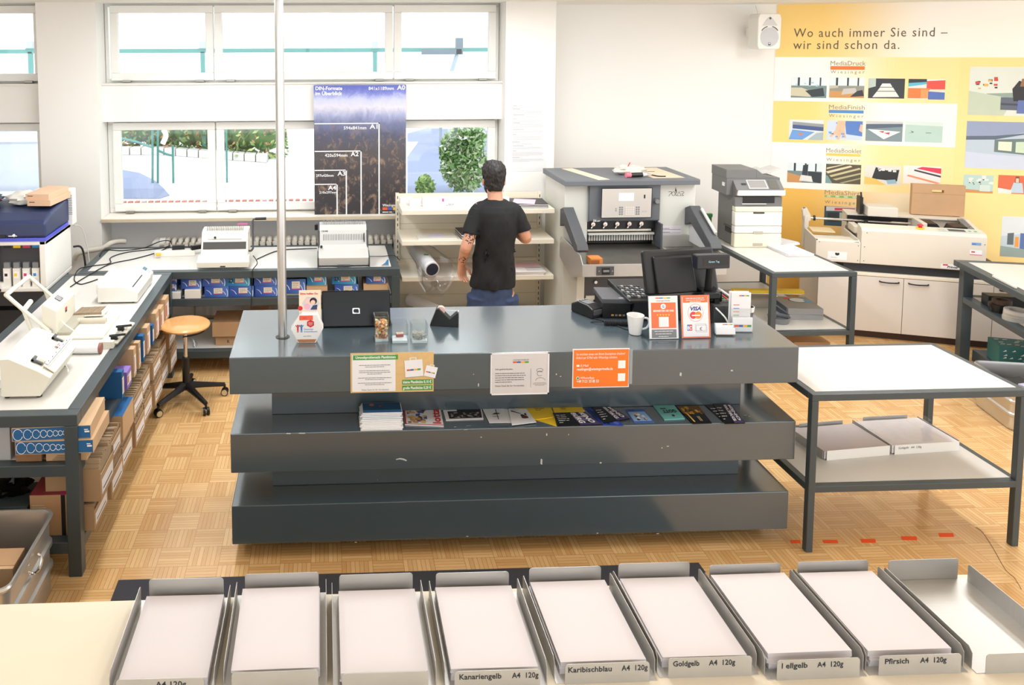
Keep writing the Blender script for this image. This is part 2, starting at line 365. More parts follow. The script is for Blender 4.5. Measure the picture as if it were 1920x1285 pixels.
def foliage(name, label, boxes, n, cols, size, cat='hedge', seed=3):
    rr = random.Random(seed); m = MB(); ms = [mat(c, .7, var=.2, sc=30, name='leaf') for c in cols]
    tot = sum(b[3]*b[5]+b[3]*b[4] for b in boxes)
    for b in boxes:
        for k in range(int(n*(b[3]*b[5]+b[3]*b[4])/tot)):
            th = rr.uniform(0, 6.283); ph = math.acos(rr.uniform(-1, 1)); q = rr.uniform(.72, 1.04)
            d = Vector((math.sin(ph)*math.cos(th), math.sin(ph)*math.sin(th), math.cos(ph)))
            if b[6] == 'box': d = d / max(abs(d.x), abs(d.y), abs(d.z)); 
            p = Vector((b[0]+d.x*b[3]*q, b[1]+d.y*b[4]*q, b[2]+d.z*b[5]*q)); s = size*rr.uniform(.6, 1.3)
            a = Vector((rr.uniform(-1, 1), rr.uniform(-1, 1), rr.uniform(-1, 1))).normalized(); c = a.orthogonal().normalized()
            m.add([p-a*s, p+c*s*.5, p+a*s, p-c*s*.5], [(0, 1, 2, 3)], rr.choice(ms))
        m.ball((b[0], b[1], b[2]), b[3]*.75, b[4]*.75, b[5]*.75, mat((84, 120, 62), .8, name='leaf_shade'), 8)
    o = m.build(name); return tag(o, label, cat)
hb = []
for px in range(205, 500, 36):
    p = G(px, 287+max(0, (px-300))*.075, GZ); hb.append((p.x, p.y+.35, GZ+.42, .36, .34, .44, 'box'))
foliage('clipped_hedge', 'green hedge with reddish leaves behind the stone kerb, seen through the lower window', hb, 4200, [(92, 132, 66), (128, 160, 88), (70, 106, 56), (170, 180, 110), (176, 120, 84)], .045)
m = MB(); rr = random.Random(2)
for k in range(13):
    a = G(222+k*21.5, 291+max(0, (k*21.5-78))*.075, GZ); b = G(222+(k+1)*21.5-1.4, 291+max(0, ((k+1)*21.5-78))*.075, GZ)
    m.prism([(a.x, a.y), (b.x, b.y), (b.x, b.y+.22), (a.x, a.y+.22)], GZ, GZ+.11, 'z', mat((204, 200, 198), .85, var=.1, name='kerb_stone'))
tag(m.build('stone_kerb', bevel=.012), 'row of pale kerb stones in front of the hedge outside', 'kerb')
p = G(869, 366, GZ)
foliage('flowering_bush', 'round flowering bush outside the right lower window', [(p.x, p.y, GZ+.34, .25, .25, .3, 's'), (p.x+.04, p.y, GZ+.62, .2, .2, .2, 's'), (p.x-.1, p.y, GZ+.5, .16, .16, .2, 's')], 3600, [(120, 164, 92), (152, 190, 116), (98, 140, 78), (236, 238, 226), (190, 206, 158)], .03, 'bush', 5)
p = G(797, 366, GZ)
foliage('small_shrub', 'small light green plant peeping over the shelf beside the poster', [(p.x, p.y, GZ+.09, .1, .1, .13, 's')], 400, [(140, 176, 92), (170, 200, 120), (110, 150, 80)], .03, 'plant', 6)
p = G(566, 313, GZ); m = MB()
m.lathe([(.15, 0), (.21, .6), (.225, .6), (.225, .66), (.2, .66), (.19, .61), (.02, .6)], (0, 0, 0), mat((226, 226, 230), .6, name='white_concrete'), 28)
pt = thing('tall_planter', 'tall white tapered planter outside the middle lower window', 'planter', tuple(p)); m.build('pot', pt)
m = MB(); m.lathe([(.02, 0), (.19, 0), (.19, .015), (.02, .015)], (0, 0, .61), mat((96, 96, 92), .9, name='soil')); m.build('soil', pt)
TURQ = mat((72, 140, 132), .5, var=.06, name='turquoise_paint')
def rail(name, label, pts_list, rad):
    m = MB()
    for pts in pts_list: m.tube(pts, rad, TURQ, 8)
    return tag(m.build(name), label, 'railing')
pb = lambda x, y, Y=9.6: W(x, y, Y)
rail('garden_handrail', 'turquoise handrail with two posts seen through the left lower window', [[pb(286, 225), pb(286, 348)], [pb(296, 225), pb(296, 348)], smoothpts([pb(225, 259), pb(255, 266), pb(284, 276)], 4), smoothpts([pb(296, 282), pb(312, 289), pb(324, 292)], 4)], .014)
m = MB(); m.tube(smoothpts([pb(306, 243), pb(311, 254), pb(305, 270), pb(324, 300)][:3], 6), .03, mat((240, 240, 240), .5, name='white_pipe'), 10); m.tube([pb(324, 272), pb(325, 350)], .014, TURQ)
tag(m.build('curved_post'), 'white bent pipe beside the turquoise handrail posts outside', 'post')
m = MB(); m.tube([pb(424, 240), pb(426, 356)], .012, TURQ); tag(m.build('green_stake'), 'thin turquoise post at the edge of the middle lower window', 'post')
rt = thing('terrace_railing', 'pale turquoise terrace railing seen through the upper windows', 'railing', (0, 0, 0))
Yr = 12.0
a = W(-300, 98, Yr); b = W(915, 96, Yr); m = MB(); m.box(a.x, b.x, Yr-.03, Yr+.03, a.z-.03, a.z+.03, TURQ); m.build('top_rail', rt)
for px in (-265, 57, 380, 703):
    q = W(px, 97, Yr); m = MB(); m.box(q.x-.03, q.x+.03, Yr-.03, Yr+.03, .84, q.z, TURQ); m.box(q.x-.06, q.x+.06, Yr-.04, Yr+.04, q.z+.03, q.z+.05, TURQ); m.build('post', rt)
    m = MB(); m.box(q.x-.045, q.x+.045, Yr-.05, Yr+.05, q.z+.05, q.z+.15, mat((170, 176, 184), .5, name='post_cap')); m.build('post_cap', rt)
q = W(829, 97, 11.8); m = MB(); m.box(q.x-.3, q.x+.28, 11.75, 11.85, q.z-.04, q.z+.04, mat((92, 106, 116), .5, name='slate_paint')); m.box(q.x+.2, q.x+.3, 11.75, 11.85, q.z-.04, q.z+.2, mat((92, 106, 116), .5, name='slate_paint'))
m.tube([(q.x+.22, 11.8, q.z-.04), (q.x-.05, 11.8, q.z-.9)], .03, mat((150, 164, 176), .5, name='post_and_shadow')); m.box(q.x-.04, q.x+.0, 11.76, 11.84, .84, q.z-.9+.05, mat((150, 164, 176), .5, name='post_and_shadow'))  # slanting tube is a diagonal shadow built solid, box its post
tag(m.build('slate_bracket'), 'dark grey bracket with its slanting shadow as a bar on the railing, right upper window', 'bracket')
fb = thing('neighbour_building', 'white sunlit building across the terrace behind the railing', 'building', (0, 17.5, 0))
m = MB(); m.box(-16, 18, 0, 1, .84, 9, mat((246, 246, 244), .8, var=.01, name='white_render')); m.build('facade', fb)
for x0 in (-6.2, -3.6, 0.2, 3.4): 
    m = MB(); m.box(x0, x0+1.6, -.04, 0, 2.2, 3.8, mat((214, 222, 230), .4, name='shaded_glazing')); m.build('window_pane', fb)
m = MB(); m.box(-6.5, -3.1, 9.2, 9.4, GZ, 1.62, mat((206, 214, 232), .7, var=.03, name='pale_blue_panel')); m.box(-6.5, -3.1, 9.18, 9.2, 1.4, 1.5, WPLAST); m.box(-4.05, -3.9, 9.17, 9.2, GZ, 1.5, WPLAST)
tag(m.build('panel_fence'), 'pale blue panel fence outside the left window', 'fence')
# ================================================================ tables
def worktable(name, label, x0, x1, y0, y1, h, w, bh, shelves, rz=0, inset=0.0, loc=None, top=TOPW):
    cx, cy = (x0+x1)/2, (y0+y1)/2; a, b = (x1-x0)/2, (y1-y0)/2
    r = thing(name, label, 'table', loc or (cx, cy, 0), rz)
    def fr(z, n):
        i_ = inset+.0012 if n == 'shelf' else 0; a, b = (x1-x0)/2-i_, (y1-y0)/2-i_
        m = MB(); ring_ = [(-a, a, -b, -b+w), (-a, a, b-w, b), (-a, -a+w, -b+w, b-w), (a-w, a, -b+w, b-w)]
        for q in ring_: m.box(*q, z-bh, z, FRAME)
        f = m.build(n+'_frame', r, bevel=.003)
        m = MB(); m.box(-a+w, a-w, -b+w, b-w, z-.022, z+.001, top); m.build(n+'_panel', r)
    fr(h, 'top')
    for s in shelves: fr(s, 'shelf')
    for sx in (-1, 1):
        for sy in (-1, 1):
            X = sx*(a-w/2-inset); Y_ = sy*(b-w/2-inset); m = MB()
            m.box(X-w/2, X+w/2, Y_-w/2, Y_+w/2, 0, h-bh, FRAME); m.build('leg', r, bevel=.003)
    return r
worktable('workbench', 'long dark-framed white workbench at the left, with boxes on its shelves', -1.935, -1.158, 3.66, 5.985, .79, .062, .056, (.548, .17))
worktable('workbench', 'dark-framed white workbench along the window wall, carrying two comb binders', -1.86, .555, 5.992, 6.76, .79, .062, .056, (.58, .175))
worktable('side_table', 'thin dark-framed white table in the right foreground, beside the counter end', 2.335, 3.412, 3.68, 4.305, .8, .034, .034, (.338,))
worktable('side_table', 'small dark-framed white table carrying the grey multifunction printer', 3.285, 3.93, 5.72, 6.98, .79, .04, .034, (.345,))
ft = Vector((4.9, 6.016, 0)); c14, s14 = math.cos(math.radians(14)), math.sin(math.radians(14))
ctr = ft + Vector((c14, -s14, 0))*.45 - Vector((s14, c14, 0))*.8
worktable('workbench', 'angled dark-framed white workbench cut off by the right edge, tape rolls on its shelf', -.45, .45, -.8, .8, .79, .07, .045, (.526,), rz=-14, inset=.03, loc=tuple(ctr))
# ================================================================ counter
ct = thing('service_counter', 'large dark grey three-tiered service counter in the middle of the room', 'counter', (0, 0, 0))
def tier(z0, z1, yb, xr, xb, name):
    m = MB(); m.prism([(-.466, 3.75), (xr, 3.75), (xb, yb), (-.468, yb)], z0, z1, 'z', COUNTER); return m.build(name, ct, bevel=.004)
tier(.83, 1.01, 4.44, 2.302, 2.35, 'counter_top'); tier(.44, .635, 4.40, 2.302, 2.335, 'middle_tier'); tier(.08, .275, 4.38, 2.28, 2.30, 'bottom_tier')
m = MB(); m.box(-.28, 2.124, 3.945, 4.35, .635, .83, COUNTER); m.build('neck', ct, bevel=.003)
m = MB(); m.box(-.28, 2.112, 3.92, 4.35, .275, .44, COUNTER); m.build('neck', ct, bevel=.003)
m = MB(); m.box(-.2, 2.0, 3.95, 4.3, 0, .08, mat((40, 44, 46), .6, name='plinth_paint')); m.build('plinth', ct)
CHIP = mat((196, 204, 204), .6, name='bare_primer')
m = MB(); m.xf = T(0, 3.749, 0) @ UPR
def chip(px, py, w, h, Yc=3.75):
    p = W(px, py, Yc); m.add([(p.x-w, p.z-h*.6, 0), (p.x+w*.8, p.z-h, 0), (p.x+w, p.z+h*.7, 0), (p.x-w*.6, p.z+h, 0)], [(0, 1, 2, 3)], CHIP)
for a_ in ((541, 813, .012, .003), (566, 812.5, .018, .003), (897, 722, .003, .009), (1276, 702, .005, .01), (1015, 866, .005, .016), (1126, 868, .005, .004), (1252, 837, .006, .002), (1241, 840, .003, .003), (1025, 815, .003, .007), (1066, 815, .002, .003),
           (888, 702, .002, .002), (902, 820, .003, .003), (667, 1017, .006, .002), (1233, 1001, .007, .002), (1120, 1000, .004, .003), (876, 1006, .006, .002), (1043, 702, .003, .004), (1051, 706, .004, .002), (1372, 695, .006, .004), (708, 900, .001, .001)): chip(*a_)
m.poly([(W(x, y, 3.75).x, W(x, y, 3.75).z, 0) for x, y in ((742, 861), (750, 859), (757, 860), (763, 863), (762, 865), (755, 862.5), (749, 861.5), (743, 862.5))][::-1], CHIP)
m.build('paint_chips', ct)
m = MB()
for px, py, w_, d_ in ((873, 806, .012, .003), (853, 801, .006, .004), (1397, 779, .01, .004), (1405, 781, .006, .004), (878, 799, .014, .002)):
    p = G(px, py, .6355); m.add([(p.x-w_, p.y-d_, .6358), (p.x+w_, p.y-d_*.3, .6358), (p.x+w_*.7, p.y+d_, .6358), (p.x-w_*.5, p.y+d_*.6, .6358)], [(0, 1, 2, 3)], CHIP)
m.build('paint_chips', ct)
pp = G(530, 632, 1.01)
pole = thing('steel_post', 'slim round steel post rising from the counter top to the ceiling', 'post', (pp.x, pp.y, 1.01))
m = MB(); m.cyl((0, 0, .0), (0, 0, 1.84), .0225, None, mat((206, 206, 204), .28, .9, var=.03, name='satin_steel'), 24); m.build('shaft', pole)
m = MB(); m.lathe([(.0235, 0), (.036, 0), (.036, .002), (.0235, .002)], (0, 0, 0), mat((30, 32, 34), .4, name='collar'), 24); m.build('collar', pole)
# ---- notices stuck on the counter front
def sheet(name, label, cat, px, Yc, base, group=None, th=.0015, parent=None):
    X0, X1, Z0, Z1 = FR(px[0], px[1], px[2], px[3], Yc); w, h = X1-X0, Z1-Z0
    m = MB(); m.box(0, w, 0, th, 0, h, base); m.xf = UPR
    return m, w, h, (X0, Yc, Z0)
BOARD = mat((222, 186, 128), .8, var=.12, sc=40, name='kraft_print')
LG = mat((238, 238, 240), .6, name='sheet_white')
def stripes(m, x, y, w, h, dz=.001):
    for k, c in enumerate(((226, 98, 52), (58, 110, 186), (242, 182, 60), (88, 160, 76))): m.rect(x+k*w/4, y, x+(k+.96)*w/4, y+h, C(*c), dz)
m, w, h, o = sheet('notice', '', '', (657, 663, 813, 734), 3.747, BOARD)
m.rect(.02*w, .03*h, .54*w, .96*h, LG, .001); m.rect(.03*w, .83*h, .57*w, .95*h, GREEN, .0016); m.text('Umweltproblematik Plastiktüten', .06*w, .865*h, .0175, WINK, dz=.002, width=.48*w, bold=.0004)
for k, (yy, n) in enumerate(((.69, 2), (.55, 3), (.37, 2), (.24, 2))): m.lines(.08*w, yy*h, .42*w, n, .042*h, .0034, INK, .0016, seed=k+3, cen=True)
m.text('Vielen Dank für Ihr Verständnis!', .13*w, .055*h, .011, GINK, dz=.0016, width=.33*w)
for (x, y, s_, rot) in ((.88*w, .4*h, .055, -14), (.66*w, .36*h, .085, 4)):
    q = MB(); q.xf = UPR @ T(x, y, 0) @ R(rot, 'Z'); q.rect(0, 0, s_*1.02, s_, LG, .002); q.rect(s_*.3, s_, s_*.7, s_*1.16, C(222, 222, 216), .0018); q.rect(s_*.38, s_, s_*.62, s_*1.1, BOARD, .0021); stripes(q, s_*.1, s_*.38, s_*.8, s_*.1, .0023); q.rect(0, 0, s_*1.02, s_*.02, GINK, .0022)
    m.xf = I4(); [m.add([q.v[i] for i in f], [tuple(range(len(f)))], q.mats[q.fm[k]]) for k, f in enumerate(q.f)]; m.xf = UPR
for y, t in ((.19, 'kleine Plastiktüte 0,10 €'), (.04, 'große Plastiktüte 0,20 €')): m.rect(.62*w, y*h, .985*w, (y+.12)*h, GREEN, .001); m.text(t, .63*w, (y+.03)*h, .019, WINK, dz=.0016, width=.34*w, bold=.0004)
tag(m.build('paper_notice', loc=o), 'green and kraft notice about plastic bags, leftmost on the counter front', 'notice')
m, w, h, o = sheet('notice', '', '', (920, 663, 1029, 739), 3.747, mat((214, 210, 210), .6, name='sheet_grey'))
for q in ((0, 0, w, .035*h), (0, .97*h, w, h), (0, 0, .02*w, h), (.975*w, 0, w, h)): m.rect(*q, LG, .001)
stripes(m, .38*w, .76*h, .27*w, .04*h); m.text('wiesingermedia.de', .38*w, .82*h, .012, GINK, dz=.001, width=.27*w)
m.text('Sehr geehrte Kunden,', .08*w, .6*h, .012, INK, dz=.001, width=.3*w); m.lines(.08*w, .51*h, .56*w, 5, .052*h, .004, INK, .001, seed=8); m.text('Vielen Dank für Ihr Verständnis.', .08*w, .2*h, .011, INK, dz=.001, width=.5*w)
m.rect(.685*w, .17*h, .69*w, .62*h, GINK, .001)
for a0, a1, rx, ry, cx, cy in ((20, 330, .045, .06, .84, .5), (0, 360, .055, .04, .84, .58), (20, 160, .09, .1, .85, .3)):
    P = [(w*(cx+rx*math.cos(math.radians(a))), h*(cy+ry*math.sin(math.radians(a)))) for a in range(a0, a1+1, 20)]
    for p, q in zip(P, P[1:]):
        n_ = Vector((q[1]-p[1], p[0]-q[0])).normalized()*.0007; m.add([(p[0]-n_.x, p[1]-n_.y, .001), (q[0]-n_.x, q[1]-n_.y, .001), (q[0]+n_.x, q[1]+n_.y, .001), (p[0]+n_.x, p[1]+n_.y, .001)], [(0, 1, 2, 3)], INK)
m.lines(.72*w, .27*h, .24*w, 3, .03*h, .003, GINK, .001, seed=4, cen=True)
tag(m.build('paper_notice', loc=o), 'grey-white customer notice with a small line drawing, middle of the counter front', 'notice')
m, w, h, o = sheet('notice', '', '', (1074, 655, 1179, 726), 3.747, LG)
m.rect(.018*w, .025*h, .985*w, .975*h, ORANGE, .001)
m.text('Sie möchten etwas von Ihrem Smartphone drucken?', .06*w, .84*h, .017, WINK, dz=.0016, width=.86*w, shear=.15); m.text('Einfach per E-Mail oder WhatsApp schicken.', .06*w, .75*h, .017, WINK, dz=.0016, width=.72*w, shear=.15)
m.rect(.8*w, .49*h, .93*w, .69*h, WINK, .0016); m.rect(.8*w, .16*h, .93*w, .36*h, WINK, .0016); m.rect(.07*w, .55*h, .12*w, .6*h, WINK, .0016); m.text('E-Mail', .135*w, .55*h, .016, WINK, dz=.0016, shear=.15); m.text('reutlingen@wiesingermedia.de', .075*w, .455*h, .018, WINK, dz=.0016, width=.63*w, bold=.0003)
m.disc(.095*w, .255*h, .008, WINK, .0016); m.disc(.095*w, .255*h, .006, GREEN, .0018); m.text('WhatsApp', .135*w, .235*h, .016, WINK, dz=.0016, shear=.15); m.text('+49 7121 33 85 53', .075*w, .14*h, .019, WINK, dz=.0016, width=.39*w, bold=.0003)
tag(m.build('paper_notice', loc=o), 'bright orange smartphone printing notice, rightmost on the counter front', 'notice')
m, w, h, o = sheet('x', '', '', (1180, 656, 1185, 720), 3.747, C(150, 160, 164)); tag(m.build('sign_holder_strip', loc=o), 'narrow clear grey strip sticking out beside the orange notice', 'sign holder')
# ---- leaflets on the middle tier
def qp(zx, zy, ox, oy, z): return G(ox+zx/4, oy+zy/4, z)
class Q:
    """print plane stretched over four corner points"""
    def __init__(s, P): s.P = P; s.t = MB()
    def put(s, mb, dz):
        bl, br, tr, tl = s.P
        out = []
        for x, y, z in s.t.v:
            a = bl.lerp(br, x); b = tl.lerp(tr, x); p = a.lerp(b, y); out.append((p.x, p.y, p.z+dz+z))
        for f, k in zip(s.t.f, s.t.fm): mb.add([out[i] for i in f], [tuple(range(len(f)))], s.t.mats[k])
def leaflet(corners, ox, z, th, base, fn, label, group='leaflets on the middle tier'):
    P = [qp(x, y, ox, 640, z+th) for x, y in corners]; c = sum(P, Vector())/4; P = [p-Vector((c.x, c.y, z)) for p in P]
    m = MB(); m.prism([(p.x, p.y) for p in P], 0, th, 'z', base)
    q = Q(P); fn(q.t); q.put(m, .0006)
    return tag(m.build('leaflet', loc=(c.x, c.y, z)), label, 'leaflet', group)
def blobs(t, cols, n, x0, y0, x1, y1, s, seed):
    rr = random.Random(seed)
    for k in range(n):
        x, y = rr.uniform(x0, x1), rr.uniform(y0, y1); c = rr.choice(cols); P = []
        for j in range(6):
            a = 2*math.pi*j/6; P.append((min(x1, max(x0, x+s*rr.uniform(.4, 1)*math.cos(a))), min(y1, max(y0, y+s*rr.uniform(.4, 1)*math.sin(a))), .0003+k*.00004))
        t.add(P, [tuple(range(6))], C(*c))
ST = .006
for k in range(11):
    f = k/10; z = .6352+k*ST; a = G(676+2*f, 806, z).lerp(G(678, 783, z), f*.8); w_ = .202-.006*f
    m = MB(); m.box(0, w_, 0, .11, 0, ST-.0006, LG if k < 10 else C(236, 240, 246))
    m.rect(0, .0, w_, .006+.004*(k % 3), C(200, 214, 232) if k > 5 else LG, ST-.0003)
    if k == 10:
        m.rect(.004, .03, w_-.004, .108, C(36, 84, 118), ST-.0002); m.rect(.004, .004, w_-.004, .03, C(72, 130, 196), ST-.0002)
        blobs(m, [(30, 70, 100), (60, 104, 130), (96, 130, 138), (190, 150, 90)], 9, .02, .035, w_-.02, .1, .03, 4)
        m.disc(.05, .085, .013, C(186, 120, 90), ST+.0006); m.disc(.09, .07, .008, C(170, 60, 60), ST+.0006)
    x = .158+.006*math.sin(k*2.1)+.02*f*.3
    tag(m.build('brochure', loc=(x, 3.752+.005*k+.002*math.sin(k), z)), 'blue-covered brochure on top of the fanned stack at the left of the middle tier' if k == 10 else 'white brochure inside the fanned stack at the left of the middle tier', 'brochure', 'brochures in the fanned stack' if k < 10 else 'top brochure of the fanned stack')
def lotta(t):
    t.rect(0, 0, .04, 1, RED); t.rect(.0, .0, 1, .04, RED); blobs(t, [(150, 98, 52), (196, 150, 90), (96, 60, 36), (222, 186, 130), (70, 90, 150)], 26, .08, .08, .6, .93, .12, 1)
    u = MB(); u.text('lotta', 0, 0, .42, RED, width=.86, bold=.012)
    t.add([(.94-v[1]*.7, .06+v[0], .002) for v in u.v], u.f, RED)
leaflet([(1118, 622), (1408, 634), (1382, 500), (1106, 513)], 480, .6355, .006, LG, lotta, 'white magazine with a red title and a brown cover photo, second from left')
def bw(t): t.rect(.1, .1, .97, .75, INK); t.rect(.35, .75, .97, .95, INK); blobs(t, [(210, 206, 190), (150, 146, 130), (90, 90, 84)], 34, .16, .15, .92, .6, .06, 2)
leaflet([(1425, 592), (1706, 582), (1690, 500), (1400, 508)], 480, .6355, .004, LG, bw, 'landscape leaflet with a black and white group photo')
def archer(t): t.add([(.3, .5, .001), (.7, .55, .001), (.7, .6, .001), (.5, .62, .001)], [(0, 1, 2, 3)], INK); t.add([(.52, .2, .001), (.56, .2, .001), (.6, .85, .001), (.56, .85, .001)], [(0, 1, 2, 3)], INK); t.rect(.3, .36, .6, .39, GINK, .001)
for k, (dx, lb) in enumerate(((48, 'white leaflet sticking out at the right under the archer leaflet'), (24, 'white leaflet directly beneath the archer leaflet'), (0, 'white leaflet with a small archer drawing, top of its fan'))):
    leaflet([(1750+dx, 612+k), (1898+dx, 612), (1858+dx, 498), (1692+dx, 492)], 480, .6353+k*.0016, .0014, LG, archer if k == 2 else (lambda t: None), lb)
leaflet([(172, 588), (336, 638), (320, 575), (200, 520)], 960, .6353, .0016, YEL, lambda t: None, 'yellow leaflet mostly hidden beneath the others, its corner at the tier edge')
leaflet([(150, 592), (322, 566), (285, 477), (0, 492)], 960, .637, .003, YEL, lambda t: t.lines(.5, .8, .3, 3, .1, .05, INK, .001), 'yellow leaflet left of the black cinema flyers')
def dancer(t): blobs(t, [(110, 52, 40), (60, 40, 36)], 7, .5, .3, .8, .7, .12, 3); t.add([(.1, .8, .001), (.55, .62, .001), (.56, .66, .001), (.12, .86, .001)], [(0, 1, 2, 3)], INK); t.lines(.08, .9, .5, 2, .06, .02, GINK, .001)
leaflet([(0, 628), (182, 606), (108, 508), (-28, 506)], 960, .64, .003, LG, dancer, 'white leaflet with a leaping dancer drawing')
leaflet([(318, 534), (545, 524), (520, 487), (300, 490)], 960, .6353, .004, YEL, lambda t: t.lines(.25, .75, .3, 3, .16, .08, INK, .001), 'yellow leaflet behind the black cinema flyer')
def kino(t, s='KINO', u_='BURG'):
    t.rect(.5, 0, .98, 1, C(72, 62, 108)); blobs(t, [(130, 118, 160), (96, 84, 132), (44, 40, 66), (190, 180, 206)], 9, .5, .1, .95, .95, .16, 6); t.lines(.06, .75, .3, 5, .14, .05, WINK, .001, seed=4)
    u2 = MB(); u2.text(s, 0, 0, .3, WINK, width=.82, bold=.012); t.add([(.76+v[1]*.62, .92-v[0], .003) for v in u2.v], u2.f, WINK); u3 = MB(); u3.text(u_, 0, 0, .3, WINK, width=.82, bold=.012); t.add([(.52+v[1]*.62, .92-v[0], .003) for v in u3.v], u3.f, WINK)
leaflet([(345, 634), (682, 622), (545, 530), (306, 537)], 960, .6395, .004, GBLACK, kino, 'black and purple cinema flyer lying in front of the yellow leaflet')
leaflet([(688, 632), (838, 634), (700, 500), (545, 505)], 960, .6353, .002, C(46, 74, 168), lambda t: blobs(t, [(30, 50, 130), (90, 110, 200), (24, 30, 70)], 12, .05, .05, .95, .95, .2, 7), 'blue flyer underneath the twisted cinema flyer')
leaflet([(690, 615), (886, 578), (735, 490), (600, 494)], 960, .6378, .003, GBLACK, kino, 'cinema flyer twisted across a blue one')
def family(t): t.rect(.05, .1, .95, .8, C(150, 184, 222)); blobs(t, [(60, 50, 50), (226, 190, 168), (240, 236, 230), (90, 90, 110)], 9, .25, .15, .75, .7, .14, 8); t.lines(.1, .86, .8, 1, .1, .1, C(40, 60, 130), .002)
leaflet([(917, 612), (1068, 608), (984, 508), (848, 513)], 960, .6353, .002, C(70, 110, 190), family, 'small light blue card with a family picture')
def gott(t): u_ = MB(); u_.text('GOTT', 0, 0, .3, INK, width=.66, bold=.01); t.add([(.86-v[0], .62-v[1], .002) for v in u_.v], u_.f, INK); t.lines(.18, .7, .62, 1, .1, .1, INK, .001); t.disc(.55, .2, .07, INK, .002)
leaflet([(1142, 586), (1296, 578), (1216, 479), (1060, 482)], 960, .6353, .006, C(118, 190, 184), gott, 'mint green booklet right of the small blue card')
leaflet([(1356, 618), (1500, 613), (1394, 481), (1228, 486)], 960, .6353, .004, GBLACK, lambda t: (t.rect(.02, .55, .98, .98, C(120, 84, 34)), blobs(t, [(206, 156, 60), (60, 40, 20), (236, 196, 110), (96, 66, 30)], 16, .1, .5, .95, .95, .14, 9), t.rect(.12, .06, .2, .5, C(222, 186, 100), .002), t.rect(.5, .1, .53, .36, C(222, 206, 160), .002), t.rect(.58, .1, .61, .36, C(222, 206, 160), .002)), 'black and gold booklet between the mint one and the cinema flyers')
leaflet([(1600, 618), (1700, 617), (1590, 472), (1446, 476)], 960, .6353, .003, GBLACK, kino, 'purple cinema flyer partly hidden under the rightmost one')
leaflet([(1596, 618), (1748, 613), (1640, 471), (1508, 468)], 960, .6388, .004, GBLACK, kino, 'black and purple cinema flyer, rightmost on the middle tier')
# ================================================================ paper tray bench in the foreground
tb = thing('tray_bench', 'cream bench in the foreground with the row of metal paper trays', 'table', (-.6, 1.62, 0))
m = MB(); m.box(-2.1, 2.4, -.62, .475, .965, 1.0, mat((232, 222, 200), .5, var=.03, sc=3, name='cream_laminate')); m.build('bench_top', tb, bevel=.004)
m = MB(); m.box(-2.06, 2.36, -.56, .42, .06, .965, mat((222, 214, 196), .6, name='cream_side')); m.build('cabinet_body', tb)
m = MB(); m.box(-2.0, 2.3, -.5, .36, 0, .06, BLACK); m.build('plinth', tb)
def rplate(m, x0, x1, z0, z1, y, r=.008, t=.0012):
    P = []
    for cx, cz, a0 in ((x1-r, z1-r, 0), (x0+r, z1-r, 90)):
        for k in range(4): a = math.radians(a0+k*30); P.append((cx+r*math.cos(a), cz+r*math.sin(a)))
    P += [(x0, z0), (x1, z0)]; m.prism(P, y, y+t, 'y', STEEL)
def tray(x, yb, rz, text, label, back=.06):
    r = thing('paper_tray', label, 'tray', (x, yb-.167, 1.0), rz, 'metal paper trays in the foreground row')
    m = MB(); m.box(-.12, .12, -.165, .165, .0, .0015, STEEL); m.build('base_plate', r)
    for s in (-1, 1):
        m = MB(); y0, y1 = -.15, .155; P = [(y0, 0.0), (y1, 0.0), (y1, .046), (y1-.006, .051), (y0+.012, .051), (y0, .04)]
        m.prism(P, s*.12-.0006, s*.12+.0006, 'x', STEEL); m.build('side_wall', r)
    m = MB(); rplate(m, -.1, .1, 0, back, .166); m.build('back_plate', r)
    m = MB(); rplate(m, -.1, .1, 0, .05, -.167); f = m.build('label_plate', r)
    if text:
        m = MB(); m.xf = T(0, -.1673, .0) @ UPR
        for tx, xx, ww in text: m.text(tx, xx, .03, .0185, INK, dz=.0003, width=ww, bold=.0003)
        m.build('lettering', f)
    return r
TR = [(349, -0.6, [('A4 120g', -.01, .07)], 'metal paper tray at the far left of the foreground row', .022), (533, 0.3, None, 'metal paper tray with a blank label plate, second from left', .03), (706, 0.1, None, 'metal paper tray with a blank label plate, third from left', .024),
      (888, -0.4, [('Kanariengelb', -.09, .098), ('A4  120g', .034, .062)], 'metal paper tray lettered Kanariengelb', .03), (1059, 0.1, [('Karibischblau', -.094, .103), ('A4  120g', .034, .062)], 'metal paper tray lettered Karibischblau', .03), (1236, -0.3, [('Goldgelb', -.09, .063), ('A4  120g', -.003, .063)], 'metal paper tray lettered Goldgelb', .026),
      (1396, 0.2, [('l ellgelb', -.09, .062), ('A4  120g', -.003, .063)], 'metal paper tray whose lettering reads ellgelb, its first letter worn', .04), (1562, -0.2, [('Pfirsich', -.087, .058), ('A4  120g', 0, .064)], 'metal paper tray lettered Pfirsich', .038), (1727, 0.15, None, 'empty metal paper tray at the right end of the row', 0)]
TX = [-.386, -.127, .1285, .39, .65, .9, 1.15, 1.399, 1.655]; TY = [2.09, 2.1, 2.085, 2.08, 2.09, 2.097, 2.08, 2.082, 2.077]
nm = ['at the far left of the foreground row', 'in the second tray from the left', 'in the third tray from the left', 'in the Kanariengelb tray', 'in the Karibischblau tray', 'in the Goldgelb tray', 'in the ellgelb tray', 'in the Pfirsich tray']
TPAP = mat((222, 217, 220), .7, var=.008, name='tinted_paper')
